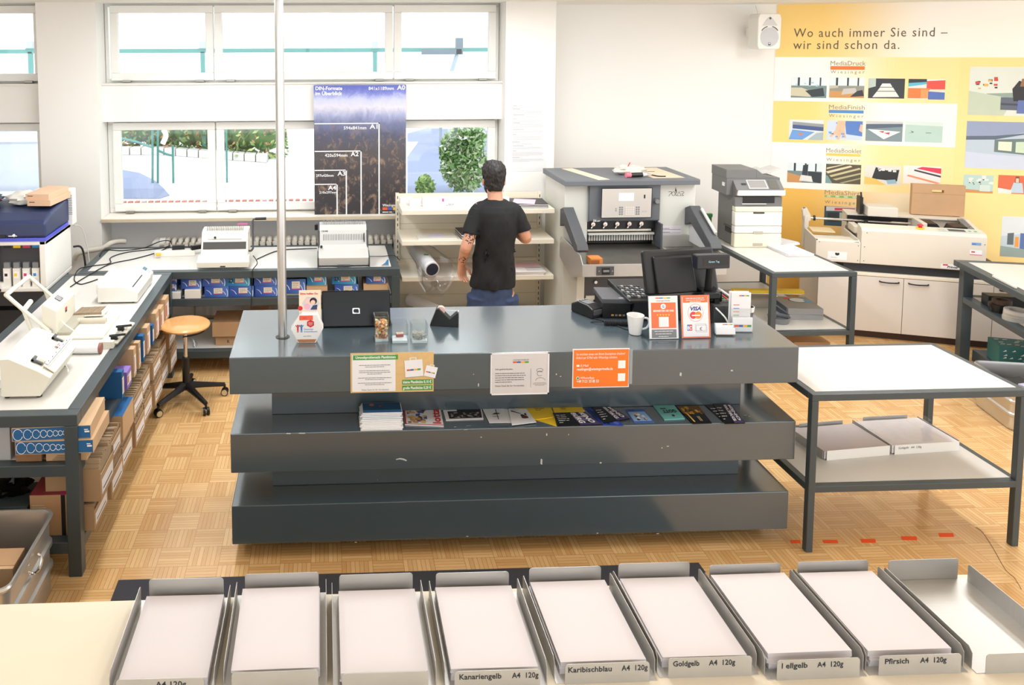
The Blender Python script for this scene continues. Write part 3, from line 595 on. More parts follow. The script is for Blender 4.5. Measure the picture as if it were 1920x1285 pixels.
for i, (px, rz, tx, lb, ph) in enumerate(TR):
    tray(TX[i], TY[i], rz, tx, lb)
    if ph:
        m = MB(); rr = random.Random(i); z = 0; n = 5
        for k in range(n):
            d = rr.uniform(-.002, .002) if i < 6 else rr.uniform(-.004, .004); e_ = rr.uniform(-.0015, .0015) if i < 6 else rr.uniform(-.004, .004)
            m.box(-.103+d, .103+d, -.143+e_, .143+e_, z, z+ph/n, TPAP); z += ph/n
        tag(m.build('paper_stack', loc=(TX[i], TY[i]-.16, 1.0016), rz=rz), 'stack of pale pinkish paper '+nm[i], 'paper stack', 'paper stacks in the foreground trays')
# ---- floor mat and tape marks
m = MB(); a = G(222, 1090, 0); b = G(1312, 1060, 0); m.box(a.x, b.x, 2.75, a.y, 0, .006, mat((58, 58, 64), .95, var=.3, sc=160, name='ribbed_carpet'))
tag(m.build('door_mat', bevel=.002), 'dark grey floor mat behind the row of paper trays', 'mat')
for k, (x0, x1, y0, y1) in enumerate(((1481, 1502, 1013, 1019), (1542, 1572, 1013, 1019), (1613, 1643, 1011, 1018), (1689, 1720, 1006, 1013), (1759, 1789, 1000, 1007))):
    P = [G(x0, y0, .001), G(x1-2, y0, .001), G(x1, y1, .001), G(x0+3, y1, .001)]; c = sum(P, Vector())/4
    m = MB(); m.prism([(p.x-c.x, p.y-c.y) for p in P], 0, .0008, 'z', mat((244, 84, 20), .6, name='orange_tape'))
    tag(m.build('floor_tape', loc=(c.x, c.y, .0004)), ['orange tape mark on the parquet left of the table leg', 'orange tape mark on the parquet, first right of the table leg', 'orange tape mark on the parquet, middle of the five', 'orange tape mark on the parquet, second from the right end', 'orange tape mark on the parquet, rightmost of the five'][k], 'tape mark', 'orange tape marks on the floor')
m = MB(); m.tube(smoothpts([tuple(G(x, y, .001)) for x, y in ((1830, 989), (1842, 998), (1862, 1028), (1885, 1068), (1902, 1084), (1915, 1105))], 6), .0012, C(120, 96, 66), 5)
tag(m.build('floor_crack'), 'thin dark crack line across the parquet at the right', 'crack')
# ---- aluminium transport crates
def crate(name, label, loc, rz, L, Wd, Hh, taper=.0):
    r = thing(name, label, 'crate', loc, rz); a, b = L/2, Wd/2
    def rr_(s, z, k=6):
        P = []; q = .05
        for cx, cy, a0 in ((a-q-s, b-q-s, 0), (-a+q+s, b-q-s, 90), (-a+q+s, -b+q+s, 180), (a-q-s, -b+q+s, 270)):
            for j in range(k): t = math.radians(a0+90*j/(k-1)); P.append((cx+q*math.cos(t), cy+q*math.sin(t), z))
        return P
    m = MB(); m.loft([rr_(.02, .0), rr_(.012, .015), rr_(.012, Hh*.3), rr_(.002, Hh*.33), rr_(.002, Hh*.38), rr_(.012, Hh*.41), rr_(.012, Hh*.58), rr_(.002, Hh*.61), rr_(.002, Hh*.66), rr_(.012, Hh*.69), rr_(.01, Hh-.03), rr_(.0, Hh-.02), rr_(-.004, Hh-.008), rr_(.0, Hh), rr_(.008, Hh), rr_(.012, Hh-.02), rr_(.014, .03)], ALU); m.build('shell', r)
    m = MB(); m.box(-a+.03, a-.03, -b+.03, b-.03, .022, .03, ALU); m.build('bottom', r)
    for s in (-1, 1):
        m = MB(); x = s*(a-.004); m.tube(smoothpts([(x, -.06, Hh*.8), (x+s*.02, -.05, Hh*.76), (x+s*.026, 0, Hh*.72), (x+s*.02, .05, Hh*.76), (x, .06, Hh*.8)], 4), .006, CHROME); m.build('handle', r)
    return r
crate('metal_crate', 'aluminium crate holding cardboard at the lower left corner', (-1.555, 3.33, 0), 0, .6, .56, .37)
for k, (x, y, w_, d_, h_, lb) in enumerate(((-1.66, 3.36, .26, .14, .27, 'folded brown cardboard upright in the left crate'), (-1.42, 3.4, .16, .12, .25, 'small cardboard piece beside the folded brown one in the left crate'))):
    m = MB(); m.box(-w_/2, w_/2, -d_/2, d_/2, 0, h_, CARD); m.box(-w_/2, w_/2, -d_/2-.02, -d_/2, h_-.09, h_-.002, CARDL); tag(m.build('cardboard_box', loc=(x, y, .031), bevel=.002), lb, 'box')
crate('metal_crate', 'aluminium crate on the floor behind the right foreground table', (4.635, 4.98, 0), -12, .48, .45, .3)
m = MB(); m.box(-.1, .1, -.12, .12, 0, .2, C(60, 62, 60)); m.box(-.06, .1, -.1, .0, .2, .215, C(206, 200, 222)); tag(m.build('folder_bundle', loc=(4.6, 4.99, .031), rz=10, bevel=.002), 'dark folder with lilac sheets standing in the right crate', 'folder')
# ================================================================ left workbench and what is on it
TB = .7915
r = thing('binding_machine', 'ivory wedge-shaped binding machine at the near end of the left workbench', 'binding machine', (0, 3.835, TB))
m = MB(); m.prism([(-1.57, .012), (-1.385, .012), (-1.335, .103), (-1.395, .138), (-1.53, .2), (-1.57, .197)], 0, .43, 'y', IVORY); m.build('housing', r, bevel=.003)
m = MB(); m.prism([(-1.385, .1445), (-1.33, .105), (-1.325, .112), (-1.38, .152)], .05, .4, 'y', WPLAST); m.build('punch_throat', r, bevel=.002)
m = MB(); m.xf = T(-1.372, 0, .149) @ R(36, 'Y'); m.box(-.008, .008, .06, .39, 0, .003, CHROME); m.box(.012, .018, .05, .41, .002, .007, WPLAST)
for k in range(6): m.box(-.002, .002, .09+k*.055, .094+k*.055, .003, .0045, BLACK)
m.build('punch_rail', r)
for y in (.06, .36):
    m = MB(); m.xf = T(-1.42, y, .152) @ R(25, 'Y'); m.box(-.03, .028, 0, .014, 0, .012, DGREY); m.box(-.03, -.016, 0, .05, 0, .012, DGREY); m.box(-.005, .03, .0, .05, -.001, .005, mat((190, 180, 160), .6, name='guide_card')); m.build('paper_stop', r, bevel=.001)
m = MB(); m.xf = T(-1.4, .32, .142) @ R(25, 'Y') @ R(90, 'Z'); m.rect(-.03, -.02, .03, .012, WPLAST, .009); m.lines(-.02, -.002, .04, 2, .009, .007, RED, .0094); m.build('sticker', r)
m = MB(); m.box(-1.66, -1.62, -.05, .25, 0, .006, CHROME); m.build('back_rail', r)
for x, y in ((-1.55, .03), (-1.4, .03), (-1.55, .4), (-1.4, .4)):
    m = MB(); m.cyl((x, y, 0), (x, y, .012), .014, None, RUB, 10); m.build('rubber_foot', r)
m = MB(); m.tube(smoothpts([(-1.36, .3, .05), (-1.345, .29, .03), (-1.335, .27, .02)], 4), .004, WPLAST); m.build('power_stub', r)
r = thing('hand_punch', 'ivory manual punch with a tall U-shaped lever on the left workbench', 'hole punch', (0, 4.66, TB))
m = MB(); m.prism([(-1.655, .03), (-1.572, .005), (-1.572, .155), (-1.65, .198), (-1.655, .198)], 0, .345, 'y', IVORY); m.build('head_block', r, bevel=.003)
m = MB(); m.box(-1.655, -1.3, -.04, .36, 0, .012, IVORY); m.box(-1.572, -1.5, .0, .34, .012, .03, mat((170, 166, 150), .5, name='die_bed')); m.build('bed_plate', r, bevel=.002)
m = MB()
for y in (-.012, .355): m.tube([(-1.612, y, .04), (-1.755, y, .17), (-1.852, y, .262)], .012, IVORY, 6); 
m.tube([(-1.852, -.012, .262), (-1.852, .355, .262)], .014, IVORY, 8); m.tube([(-1.755, -.012, .17), (-1.7, -.012, .0)], .012, IVORY, 6); m.tube([(-1.755, .355, .17), (-1.7, .355, .0)], .012, IVORY, 6); m.cyl((-1.755, -.012, .17), (-1.755, .1, .185), .016, None, WPLAST, 10)
m.build('lever', r)
for y in (-.002,):
    m = MB(); m.cyl((-1.61, y-.018, .04), (-1.61, y, .04), .014, None, CHROME, 10); m.build('pivot_bolt', r)
m = MB(); m.xf = T(-1.612, .17, .18) @ R(29, 'Y') @ R(90, 'Z'); m.rect(-.03, -.02, .03, .02, mat((120, 116, 120), .7, name='label_grey'), .0022); m.lines(-.026, .012, .052, 4, .008, .003, WINK, .0026); m.build('type_plate', r)
m = MB(); m.xf = T(-1.5715, .17, .11) @ R(90, 'X') @ R(90, 'Y'); m.rect(-.018, .0, .018, .016, RED, .0006); m.rect(-.016, -.014, .016, -.001, INK, .0006); m.build('emblem', r)
m = MB(); m.tube(smoothpts([(-1.57, .07, .075), (-1.52, .02, .06), (-1.45, .0, .02), (-1.44, -.02, .01), (-1.5, -.05, .008)], 6), .0035, WPLAST); m.build('hose', r)

r = thing('type_case', 'small slanted type tray with brown lead blocks behind the hand punch', 'type tray', (-1.49, 5.06, TB), 4)
m = MB(); m.xf = R(-8, 'X') @ T(0, 0, .016); m.box(-.085, .085, -.11, .11, -.008, 0, WPLAST); m.box(.085, .093, -.11, .11, -.008, .022, WPLAST); m.build('tray_base', r)
rr = random.Random(4); m = MB(); m.xf = R(-8, 'X') @ T(0, 0, .016)
for i in range(11):
    y = -.105; x = -.083+i*.0152
    while y < .1:
        l = min(rr.uniform(.04, .12), .106-y); m.box(x, x+.0138, y, y+l-.0015, 0, .013+rr.uniform(-.001, .001), mat((150, 130, 104), .7, var=.15, name='lead_type')); y += l
m.build('type_blocks', r)
r = thing('grid_roll', 'short grey gridded paper roll lying in front of the type tray', 'paper roll', (-1.43, 4.87, TB+.021))
m = MB(); m.cyl((-.085, 0, 0), (.085, -.004, 0), .021, None, mat((196, 188, 172), .7, var=.08, name='grid_paper'), 16); m.build('roll', r)
m = MB()
for k in range(17): m.cyl((-.083+k*.0103, 0, 0), (-.0822+k*.0103, 0, 0), .0213, None, mat((226, 218, 204), .7, name='grid_line'), 16)
m.build('grid_lines', r)
r = thing('cutting_board', 'ivory cutting board with black clamp knobs at the workbench edge', 'paper cutter', (0, 0, TB), 0)
m = MB(); m.prism([(-1.29, 4.5), (-1.2, 4.5), (-1.17, 4.86), (-1.25, 4.9)], .0, .012, 'z', IVORY); m.prism([(-1.285, 4.47), (-1.2, 4.465), (-1.2, 4.5), (-1.285, 4.5)], .0, .04, 'z', IVORY); m.build('base_board', r, bevel=.002)
m = MB(); m.prism([(-1.24, 4.5), (-1.185, 4.5), (-1.165, 4.77), (-1.215, 4.79)], .012, .02, 'z', mat((196, 190, 172), .5, name='rail')); m.box(-1.225, -1.215, 4.52, 4.76, .02, .032, CHROME); m.box(-1.2, -1.19, 4.52, 4.75, .02, .03, CHROME); m.build('rail', r)
for y in (4.56, 4.71):
    m = MB(); m.cyl((-1.245, y, .04), (-1.155, y+.01, .045), .007, None, BLACK, 8); m.box(-1.235, -1.2, y-.012, y+.012, .02, .045, BLACK); m.build('clamp_knob', r)
r = thing('poster_tube', 'white rolled paper in a clear tube lying before the cutting board', 'paper roll', (-1.38, 4.41, TB+.03))
m = MB(); m.cyl((-.1, .0, 0), (.12, -.006, 0), .03, None, mat((232, 232, 232), .4, name='rolled_paper'), 18); m.build('roll', r)
m = MB(); m.cyl((.12, -.006, 0), (.135, -.006, 0), .028, None, C(150, 96, 84), 16); m.build('end_cap', r)
r = thing('electric_binder', 'white electric binding machine with a small display at the far end of the left workbench', 'binding machine', (0, 5.26, TB))
m = MB(); m.prism([(-1.505, .01), (-1.247, .01), (-1.241, .07), (-1.333, .112), (-1.49, .112), (-1.505, .095)], 0, .46, 'y', WPLAST); m.build('housing', r, bevel=.004)
m = MB(); m.prism([(-1.335, .106), (-1.236, .06), (-1.236, .085), (-1.3, .13), (-1.335, .13)], .36, .455, 'y', WPLAST); f = m.build('control_pod', r, bevel=.003)
m = MB(); m.xf = T(-1.268, .408, .1085) @ R(35, 'Y') @ R(90, 'Z'); m.rect(-.03, .005, .03, .035, C(70, 110, 130, .2), .0006); m.build('display', f)
m = MB(); m.xf = T(-1.268, .408, .1085) @ R(35, 'Y') @ R(90, 'Z')
for k in range(6): m.rect(-.03+.01*k, -.024+(k % 2)*.012, -.023+.01*k, -.014+(k % 2)*.012, CBLUE, .0006)
m.build('keypad', f)
m = MB(); m.xf = T(-1.29, .2, .0935) @ R(24.5, 'Y'); m.box(-.004, .004, -.14, .14, 0, .0012, BLACK); m.box(-.035, -.015, -.05, -.0, 0, .001, C(190, 206, 226)); m.build('feed_slot', r)
m = MB(); m.box(-1.52, -1.5, .02, .44, .06, .13, WPLAST); m.build('back_fence', r, bevel=.006)
for x in (-1.48, -1.28):
    for y in (.03, .43):
        m = MB(); m.cyl((x, y, 0), (x, y, .01), .012, None, RUB, 8); m.build('rubber_foot', r)
for k, (pts, lb) in enumerate((([(183, 524), (165, 530), (150, 533), (139, 524), (148, 505), (172, 499), (206, 494), (208, 483), (240, 473), (300, 466), (318, 461)], 'black cable looping over the left workbench to the electric binder'),
                               ([(132, 538), (160, 520), (205, 496), (250, 486), (290, 475), (318, 463)], 'black cable running straight over the corner of the two workbenches'),
                               ([(187, 480), (196, 469), (230, 470), (270, 465), (300, 453), (318, 452), (322, 458)], 'black cable arching along the back of the workbench to the power strip'))):
    P = [tuple(G(x, y, TB+.004)) for x, y in pts]; m = MB(); m.tube(smoothpts(P, 5), .0042, RUB, 6); tag(m.build('power_cable'), lb, 'cable', 'black cables on the workbenches')
# ---- inkjet printer on its stand behind the workbench
NAVY = mat((44, 56, 92), .42, var=.05, name='navy_plastic')
r = thing('large_inkjet_printer', 'large white inkjet printer with a navy lid beside the left window pillar', 'printer', (-2.5, 5.62, .77))
m = MB(); m.box(-.45, .235, 0, .5, 0, .06, WPLAST); m.box(-.45, .235, .1, .5, .06, .36, WPLAST); m.box(.18, .545, 0, .56, .0, .03, WPLAST); m.box(.5, .545, 0, .56, .03, .36, WPLAST); m.box(.2, .5, .06, .56, .03, .36, mat((60, 60, 64), .6, name='cavity')); m.box(.18, .545, 0, .56, .33, .36, WPLAST); m.box(-.45, .2, 0, .1, .06, .36, WPLAST); m.build('body', r, bevel=.006)
m = MB(); m.prism([(-.005, .36), (.55, .36), (.55, .385), (-.005, .385)], -.45, .548, 'x', mat((84, 92, 214), .3, name='blue_strip')); m.build('blue_trim', r)
m = MB(); m.prism([(-.012, .385), (.56, .385), (.56, .56), (.42, .57), (.12, .54), (.0, .5), (-.012, .48)], -.45, .552, 'x', NAVY); f = m.build('lid', r, bevel=.02, seg=3)
m = MB(); m.box(.17, .28, -.018, -.01, .392, .41, BLACK); m.build('latch', f)
m = MB(); m.box(.3, .36, -.02, -.012, .4, .406, CHROME); m.cyl((.34, -.018, .403), (.34, -.026, .41), .01, None, WPLAST, 8); m.build('key', f)
m = MB(); m.box(.3, .58, .5, .6, .36, .63, WPLAST)
for k in range(12): m.box(.54, .581, .499, .505, .44+k*.013, .447+k*.013, GREY)
m.box(.3, .56, .46, .52, .575, .61, BLACK); m.build('rear_unit', r, bevel=.003)
for k, c in enumerate(((30, 30, 34), (246, 214, 40), (216, 60, 120), (40, 140, 210))):
    x = .235+k*.066
    m = MB(); m.box(x, x+.05, .03, .09, .03, .16, WPLAST); m.box(x+.004, x+.046, .035, .085, .16, .2, GREY); m.box(x+.008, x+.042, .0285, .0302, .09, .14, WINK); m.box(x+.01, x+.03, .0275, .0287, .105, .125, C(*c)); m.build('ink_bottle', r, bevel=.003)
    m = MB(); m.box(x, x+.05, .056, .061, .3, .325, C(*c)); m.build('ink_tab', r)
m = MB(); m.box(-3.0, -1.975, 5.66, 6.15, .66, .768, BLACK)
for x in (-2.95, -2.03):
    for y in (5.7, 6.1): m.box(x-.03, x+.03, y-.03, y+.03, 0, .66, BLACK)
m.box(-3.0, -1.975, 5.66, 6.15, .12, .16, BLACK); tag(m.build('printer_stand'), 'black stand beneath the large inkjet printer', 'stand')
m = MB(); m.box(-2.75, -2.1, 5.75, 6.1, .16, .6, C(34, 34, 38)); m.box(-2.2, -2.15, 5.735, 5.75, .25, .5, C(190, 196, 200)); tag(m.build('dark_bag', bevel=.03), 'black bag with a pale label under the large inkjet printer', 'bag')
for k, lb in enumerate(('lower small tan cardboard box on top of the inkjet printer', 'upper small tan cardboard box on top of the inkjet printer')):
    m = MB(); m.box(-.085, .085, -.17, .17, 0, .042, mat((222, 184, 152), .7, var=.04, name='pinkish_card')); m.box(-.07, -.03, -.1712, -.17, .025, .03, INK); tag(m.build('flat_carton', loc=(-2.03-.015*k, 5.95+.01*k, 1.345+.0425*k), rz=-6, bevel=.002), lb, 'box', 'flat cartons on the inkjet printer')
m = MB(); rr = random.Random(9)
def crumple(m, c, rx, ry, rz, mt, seed, amp=.35):
    n, k = 14, 18; rings = []
    for i in range(1, n):
        t = -math.pi/2+math.pi*i/n; ring_ = []
        for j in range(k):
            a = 2*math.pi*j/k; d = Vector((math.cos(t)*math.cos(a), math.cos(t)*math.sin(a), math.sin(t))); f = 1+amp*mnoise.noise(d*2.3+Vector((seed, seed, 0)))
            ring_.append((c[0]+rx*d.x*f, c[1]+ry*d.y*f, max(c[2]-rz*.9, c[2]+rz*d.z*f)))
        rings.append(ring_)
    m.loft(rings, mt)
crumple(m, (-2.2, 5.95, 1.375), .13, .1, .05, mat((228, 226, 220), .4, var=.08, name='plastic_bag'), 3); tag(m.build('crumpled_bag'), 'crumpled white plastic bag beside the tan cartons on the printer', 'bag')
m = MB(); crumple(m, (-2.5, 5.93, 1.37), .14, .1, .045, C(70, 80, 96), 5, .6); crumple(m, (-2.42, 5.88, 1.375), .06, .05, .03, C(196, 60, 80), 6, .6); m.tube(smoothpts([(-2.42, 5.82, 1.345), (-2.36, 5.76, 1.33), (-2.32, 5.78, 1.335), (-2.36, 5.84, 1.345)], 5), .005, RUB); tag(m.build('cloth_bundle'), 'bundle of dark cloth and cables at the left end of the printer lid', 'bundle')
m = MB(); m.cyl((-2.56, 6.2, 1.33), (-2.555, 6.22, 1.62), .045, .045, mat((196, 166, 132), .7, var=.06, name='kraft_tube'), 18); tag(m.build('cardboard_tube'), 'upright brown cardboard tube at the left edge in front of the window', 'tube')
m = MB(); m.tube(smoothpts([(-1.95, 6.24, 1.1), (-1.9, 6.3, 1.05), (-1.86, 6.3, .8), (-1.87, 6.3, .4)], 5), .004, mat((190, 188, 184), .5, name='grey_cable')); tag(m.build('grey_cable'), 'thin grey cable hanging from the back of the inkjet printer', 'cable')
m = MB(); m.tube(smoothpts([(-1.96, 6.25, .93), (-1.91, 6.3, .9), (-1.885, 6.3, .7), (-1.88, 6.3, .4)], 5), .008, RUB); tag(m.build('thick_cable'), 'thick black cable hanging behind the inkjet printer', 'cable')
# ---- boxes on the shelves of the left workbench
COMB = mat((30, 96, 152), .6, var=.06, name='blue_carton')
S1, S2 = .549, .171
def combbox(loc, rz, label):
    m = MB(); m.box(-.178, .178, 0, .3, 0, .064, CARDL); m.xf = T(0, -.0006, 0) @ UPR; m.rect(-.175, .003, .176, .061, COMB, 0)
    x = -.15; rad = .027
    while x < .14 and rad > .006:
        P = [(x+rad*.8*math.cos(math.radians(a)), .032+rad*math.sin(math.radians(a))) for a in range(20, 341, 20)]
        for p, q in zip(P, P[1:]):
            d = Vector((q[1]-p[1], p[0]-q[0])); d = d.normalized()*.0012; m.add([(p[0]-d.x, p[1]-d.y, .0005), (q[0]-d.x, q[1]-d.y, .0005), (q[0]+d.x, q[1]+d.y, .0005), (p[0]+d.x, p[1]+d.y, .0005)], [(0, 1, 2, 3)], WINK)
        x += rad*1.62; rad *= .87
    m.rect(.15, .03, .172, .038, WINK, .0005); m.rect(.148, .042, .166, .046, WINK, .0005)
    return tag(m.build('comb_carton', loc=loc, rz=rz, bevel=.001), label, 'box', 'blue carton pair at the workbench corner')
combbox((-1.268, 3.665, S1+.053), 1, 'lower blue carton printed with white rings at the near corner of the left workbench')
combbox((-1.28, 3.668, S1+.1185), 3, 'upper blue carton printed with white rings at the near corner of the left workbench')
def cbox(x0, x1, y0, y1, z0, z1, mt, label, rz=0, deco=None, cat='box', group=None, name='cardboard_box'):
    cx, cy = (x0+x1)/2, (y0+y1)/2; m = MB(); m.box(x0-cx, x1-cx, y0-cy, y1-cy, 0, z1-z0, mt)
    if deco: deco(m, x0-cx, x1-cx, y0-cy, y1-cy, z1-z0)
    return tag(m.build(name, loc=(cx, cy, z0), rz=rz, bevel=.002), label, cat, group)
def redprint(m, a, b, c, d, h):
    m.xf = T(a, c-.0006, 0) @ UPR; w = b-a; m.rect(.1*w, .72*h, .8*w, .84*h, RED); 
    for k in range(4): m.rect((.15+.04*k)*w, (.1+.13*k)*h, (.8-.04*k)*w, (.14+.13*k)*h, INK)
cbox(-1.46, -1.34, 3.7, 3.98, S1, S1+.051, mat((150, 112, 78), .8, var=.2, sc=30, name='brown_edge_card'), 'brown carton left under the two blue cartons')
cbox(-1.32, -1.13, 3.7, 3.98, S1, S1+.051, CARDL, 'tan carton with a red stripe under the two blue cartons', deco=redprint)
cbox(-1.74, -1.49, 3.72, 4.1, S1, S1+.17, C(176, 180, 186), 'grey carton at the far left of the upper shelf of the left workbench')
cbox(-1.62, -1.24, 4.02, 4.3, S1, S1+.14, mat((128, 82, 62), .8, name='dark_card'), 'dark brown carton behind the blue cartons on the upper shelf')
def tilt_file(y, mt, label, th=.05, h=.17, rx=0):
    m = MB(); m.box(-.26, 0, 0, th, 0, h, mt); m.xf = T(.0006, 0, 0); m.add([(0, .006, .02), (0, th-.006, .02), (0, th-.006, h*.75), (0, .006, h*.75)], [(0, 1, 2, 3)], LG); m.add([(.0004, .01, .03), (.0004, th*.4, .03), (.0004, th*.4, h*.7), (.0004, .01, h*.7)], [(0, 1, 2, 3)], C(206, 120, 100))
    return tag(m.build('file_carton', loc=(-1.13, y, S1), rot=(rx, 0, 0)), label, 'box')
ys = 4.36
for k, (mt, th, h, lb) in enumerate(((COMB, .05, .15, 'blue file carton standing first behind the blue ring cartons'), (C(150, 120, 196), .1, .1, 'lilac box on the upper shelf of the left workbench'), (CARDL, .06, .17, 'tan file carton right behind the lilac box'), (CARDL, .05, .16, 'tan file carton second behind the lilac box'), (COMB, .05, .16, 'blue file carton in the middle of the upper shelf'), (CARDL, .09, .17, 'tan file carton behind the blue one in mid-shelf'), (COMB, .05, .13, 'blue file carton behind the thick tan one'), (CARDL, .09, .17, 'tan file carton, third from the far end of the upper shelf'), (CARDL, .1, .15, 'tan file carton, second from the far end of the upper shelf'), (CARDL, .12, .16, 'tan file carton at the far end of the upper shelf'))):
    tilt_file(ys, mt, lb, th, h); ys += th+.065
ENV = mat((182, 158, 128), .8, var=.1, name='kraft_envelope')
def samplebox(x, y, z, label, h, tall=False):
    r = thing('sample_box', label, 'box', (x, y, z), 0, 'cardboard sample boxes under the left workbench')
    m = MB(); m.box(-.26, 0, 0, .004, 0, h, mat((178, 148, 114), .8, var=.12, name='sample_kraft')); m.box(-.26, 0, .236, .24, 0, h, mat((178, 148, 114), .8, var=.12, name='sample_kraft')); m.box(-.004, 0, .004, .236, 0, h*.8, mat((178, 148, 114), .8, var=.12, name='sample_kraft')); m.box(-.26, -.256, .004, .236, 0, h, mat((178, 148, 114), .8, var=.12, name='sample_kraft')); m.box(-.256, -.004, .004, .236, 0, .004, mat((178, 148, 114), .8, var=.12, name='sample_kraft')); m.build('carton', r)
    rr = random.Random(int(y*100+z*10)); m = MB(); k = .008
    while k < .228:
        m.box(-.25, -.008, k, k+.006, .004, h*rr.uniform(.92, 1.12)+(.03 if tall else 0), ENV); m.box(-.2+rr.uniform(-.04, .04), -.1, k-.0004, k+.0064, h*.98, h*1.0, INK if k % .03 < .01 else C(176, 60, 90)); k += .0095
    m.build('envelopes', r)
    m = MB(); m.add([(.0006, .02, h*.15), (.0006, .22, h*.15), (.0006, .22, h*.6), (.0006, .02, h*.6)], [(0, 1, 2, 3)], LG); m.add([(.001, .04, h*.25), (.001, .2, h*.25), (.001, .2, h*.3), (.001, .04, h*.3)], [(0, 1, 2, 3)], INK); m.build('label', r)
nth = ['nearest', 'second', 'third', 'fourth', 'fifth', 'sixth', 'seventh', 'farthest']
yy = 3.75
for k in range(8):
    if not (k == 0): samplebox(-1.12+.012*(k % 2), yy, S2, 'kraft sample box on the bottom shelf of the left workbench, %s from its near end' % nth[k], .15)
    if k == 2:
        cbox(-1.38, -1.11, yy, yy+.24, S2+.172, S2+.315, CARDL, 'tan box with a blue lid on top of the bottom row under the left workbench', deco=lambda m, a, b, c, d, h: m.box(a, b, c, d, h, h+.002, COMB))
    elif k == 0:
        samplebox(-1.12, yy, S2, 'kraft sample box on the bottom shelf of the left workbench, nearest to the corner leg', .12); samplebox(-1.085, yy, S2+.145, 'tall kraft stack of envelopes at the near right corner under the left workbench', .16, True)
    else: samplebox(-1.13+.015*(k % 2), yy, S2+.172, 'kraft sample box in the upper row under the left workbench, %s from its near end' % nth[k], .12)
    yy += .265
def magenta(m, a, b, c, d, h): m.box(a, b, c, d, h, h+.0015, C(150, 58, 66)); m.box(b-.035, b, c, d, h+.0016, h+.0022, C(176, 40, 96)); m.box(b-.03, b-.01, c-.0008, c, 0, h, BLACK); m.xf = T(a, c-.0006, 0) @ UPR; m.lines(.01, h*.75, .07, 3, .012, .003, CREAM, .0004)
cbox(-1.41, -1.235, 3.72, 3.95, S2, S2+.2, CARD, 'kraft box with a magenta lid on the bottom shelf of the left workbench', deco=magenta)
cbox(-1.66, -1.425, 3.73, 3.95, S2, S2+.14, C(70, 82, 84), 'dark teal folder pile at the far left of the bottom shelf')
m = MB(); crumple(m, (0, 0, .05), .09, .08, .05, GBLACK, 8, .5); tag(m.build('black_foil_bag', loc=(-1.54, 3.84, S2+.142)), 'shiny black foil bag on the teal folders', 'bag')
# ---- stool
WOOD = mat((222, 164, 98), .35, var=.1, sc=9, stretch=(6, 1, 1), coat=.4, name='beech_wood')
r = thing('swivel_stool', 'round wooden swivel stool with a black five-star base on castors', 'stool', (-.985, 5.52, 0))
m = MB(); m.lathe([(.01, .535), (.155, .535), (.17, .541), (.173, .552), (.166, .561), (.15, .564), (.01, .564)], (0, 0, 0), WOOD, 40); m.build('seat', r)
m = MB(); m.cyl((0, 0, .3), (0, 0, .52), .014, None, CHROME, 14); m.build('gas_lift', r)
m = MB(); m.cyl((0, 0, .09), (0, 0, .32), .026, None, BLACK, 16); m.build('column', r); m = MB(); m.cyl((0, 0, .52), (0, 0, .536), .06, None, BLACK, 16); m.build('seat_plate', r)
m = MB(); m.tube(smoothpts([(.0, -.1, .5), (.1, -.06, .505), (.13, .03, .508), (.06, .11, .506)], 5), .005, BLACK, 6); m.build('release_lever', r)
for k in range(5):
    a = math.radians(-52+72*k); x, y = .27*math.cos(a), .27*math.sin(a)
    m = MB(); m.tube([(0, 0, .12), (x*.5, y*.5, .1), (x, y, .078)], [.028, .02, .015], BLACK, 8); m.build('star_arm', r)
    m = MB(); t_ = a+1.2; tx, ty = math.cos(t_)*.02, math.sin(t_)*.02
    for s in (-1, 1): m.cyl((x+tx*s*.3, y+ty*s*.3, .026), (x+tx*s*1.1, y+ty*s*1.1, .026), .026, None, BLACK, 14)
    m.cyl((x, y, .04), (x, y, .08), .008, None, BLACK, 8); c = m.build('castor', r)
    m = MB(); m.cyl((x-tx*1.1, y-ty*1.1, .026), (x-tx*1.2, y-ty*1.2, .026), .02, None, mat((206, 190, 150), .5, name='castor_rim'), 12); m.cyl((x+tx*1.1, y+ty*1.1, .026), (x+tx*1.2, y+ty*1.2, .026), .02, None, mat((206, 190, 150), .5, name='castor_rim'), 12); m.build('castor_rim', c)
# ================================================================ window bench
r = thing('comb_binder', 'cream comb binder with a dark crank handle on the window workbench', 'binding machine', (-.785, 6.05, TB))
m = MB(); m.prism([(0, .012), (0, .06), (.06, .09), (.1, .115), (.16, .245), (.22, .262), (.3, .262), (.32, .012)], -.18, .18, 'x', IVORY); m.build('housing', r, bevel=.006)
m = MB(); m.prism([(-.015, .015), (-.015, .055), (.04, .085), (.1, .085), (.1, .015)], -.195, .195, 'x', IVORY); m.box(-.02, .02, -.0165, -.014, .018, .028, INK); m.build('drawer', r, bevel=.004)
m = MB(); m.add([(-.165, .103, .126), (.165, .103, .126), (.165, .127, .178), (-.165, .127, .178)], [(0, 1, 2, 3)], mat((60, 58, 56), .4, name='smoked_window')); m.build('guard', r)
m = MB(); m.cyl((-.075, .145, .208), (-.075, .132, .212), .009, None, BLACK, 12); m.add([(-.13, .1345, .196), (.13, .1345, .196), (.13, .1355, .199), (-.13, .1355, .199)], [(0, 1, 2, 3)], GREY); m.build('setting_knob', r)
for k in range(21):
    x = -.14+k*.0137; m = MB(); m.tube([(x, .185, .252), (x, .192, .272), (x, .21, .28), (x, .225, .272)], .0026, GREY, 5); m.build('comb_pin', r)
m = MB(); m.tube(smoothpts([(.18, .15, .1), (.2, .15, .1), (.215, .15, .12)], 3)+[Vector((.215, .15, .33)), Vector((.22, .15, .345)), Vector((.235, .15, .35))], .008, DGREY, 8); m.cyl((.235, .15, .35), (.32, .15, .352), .011, None, BLACK, 10); m.build('crank', r)
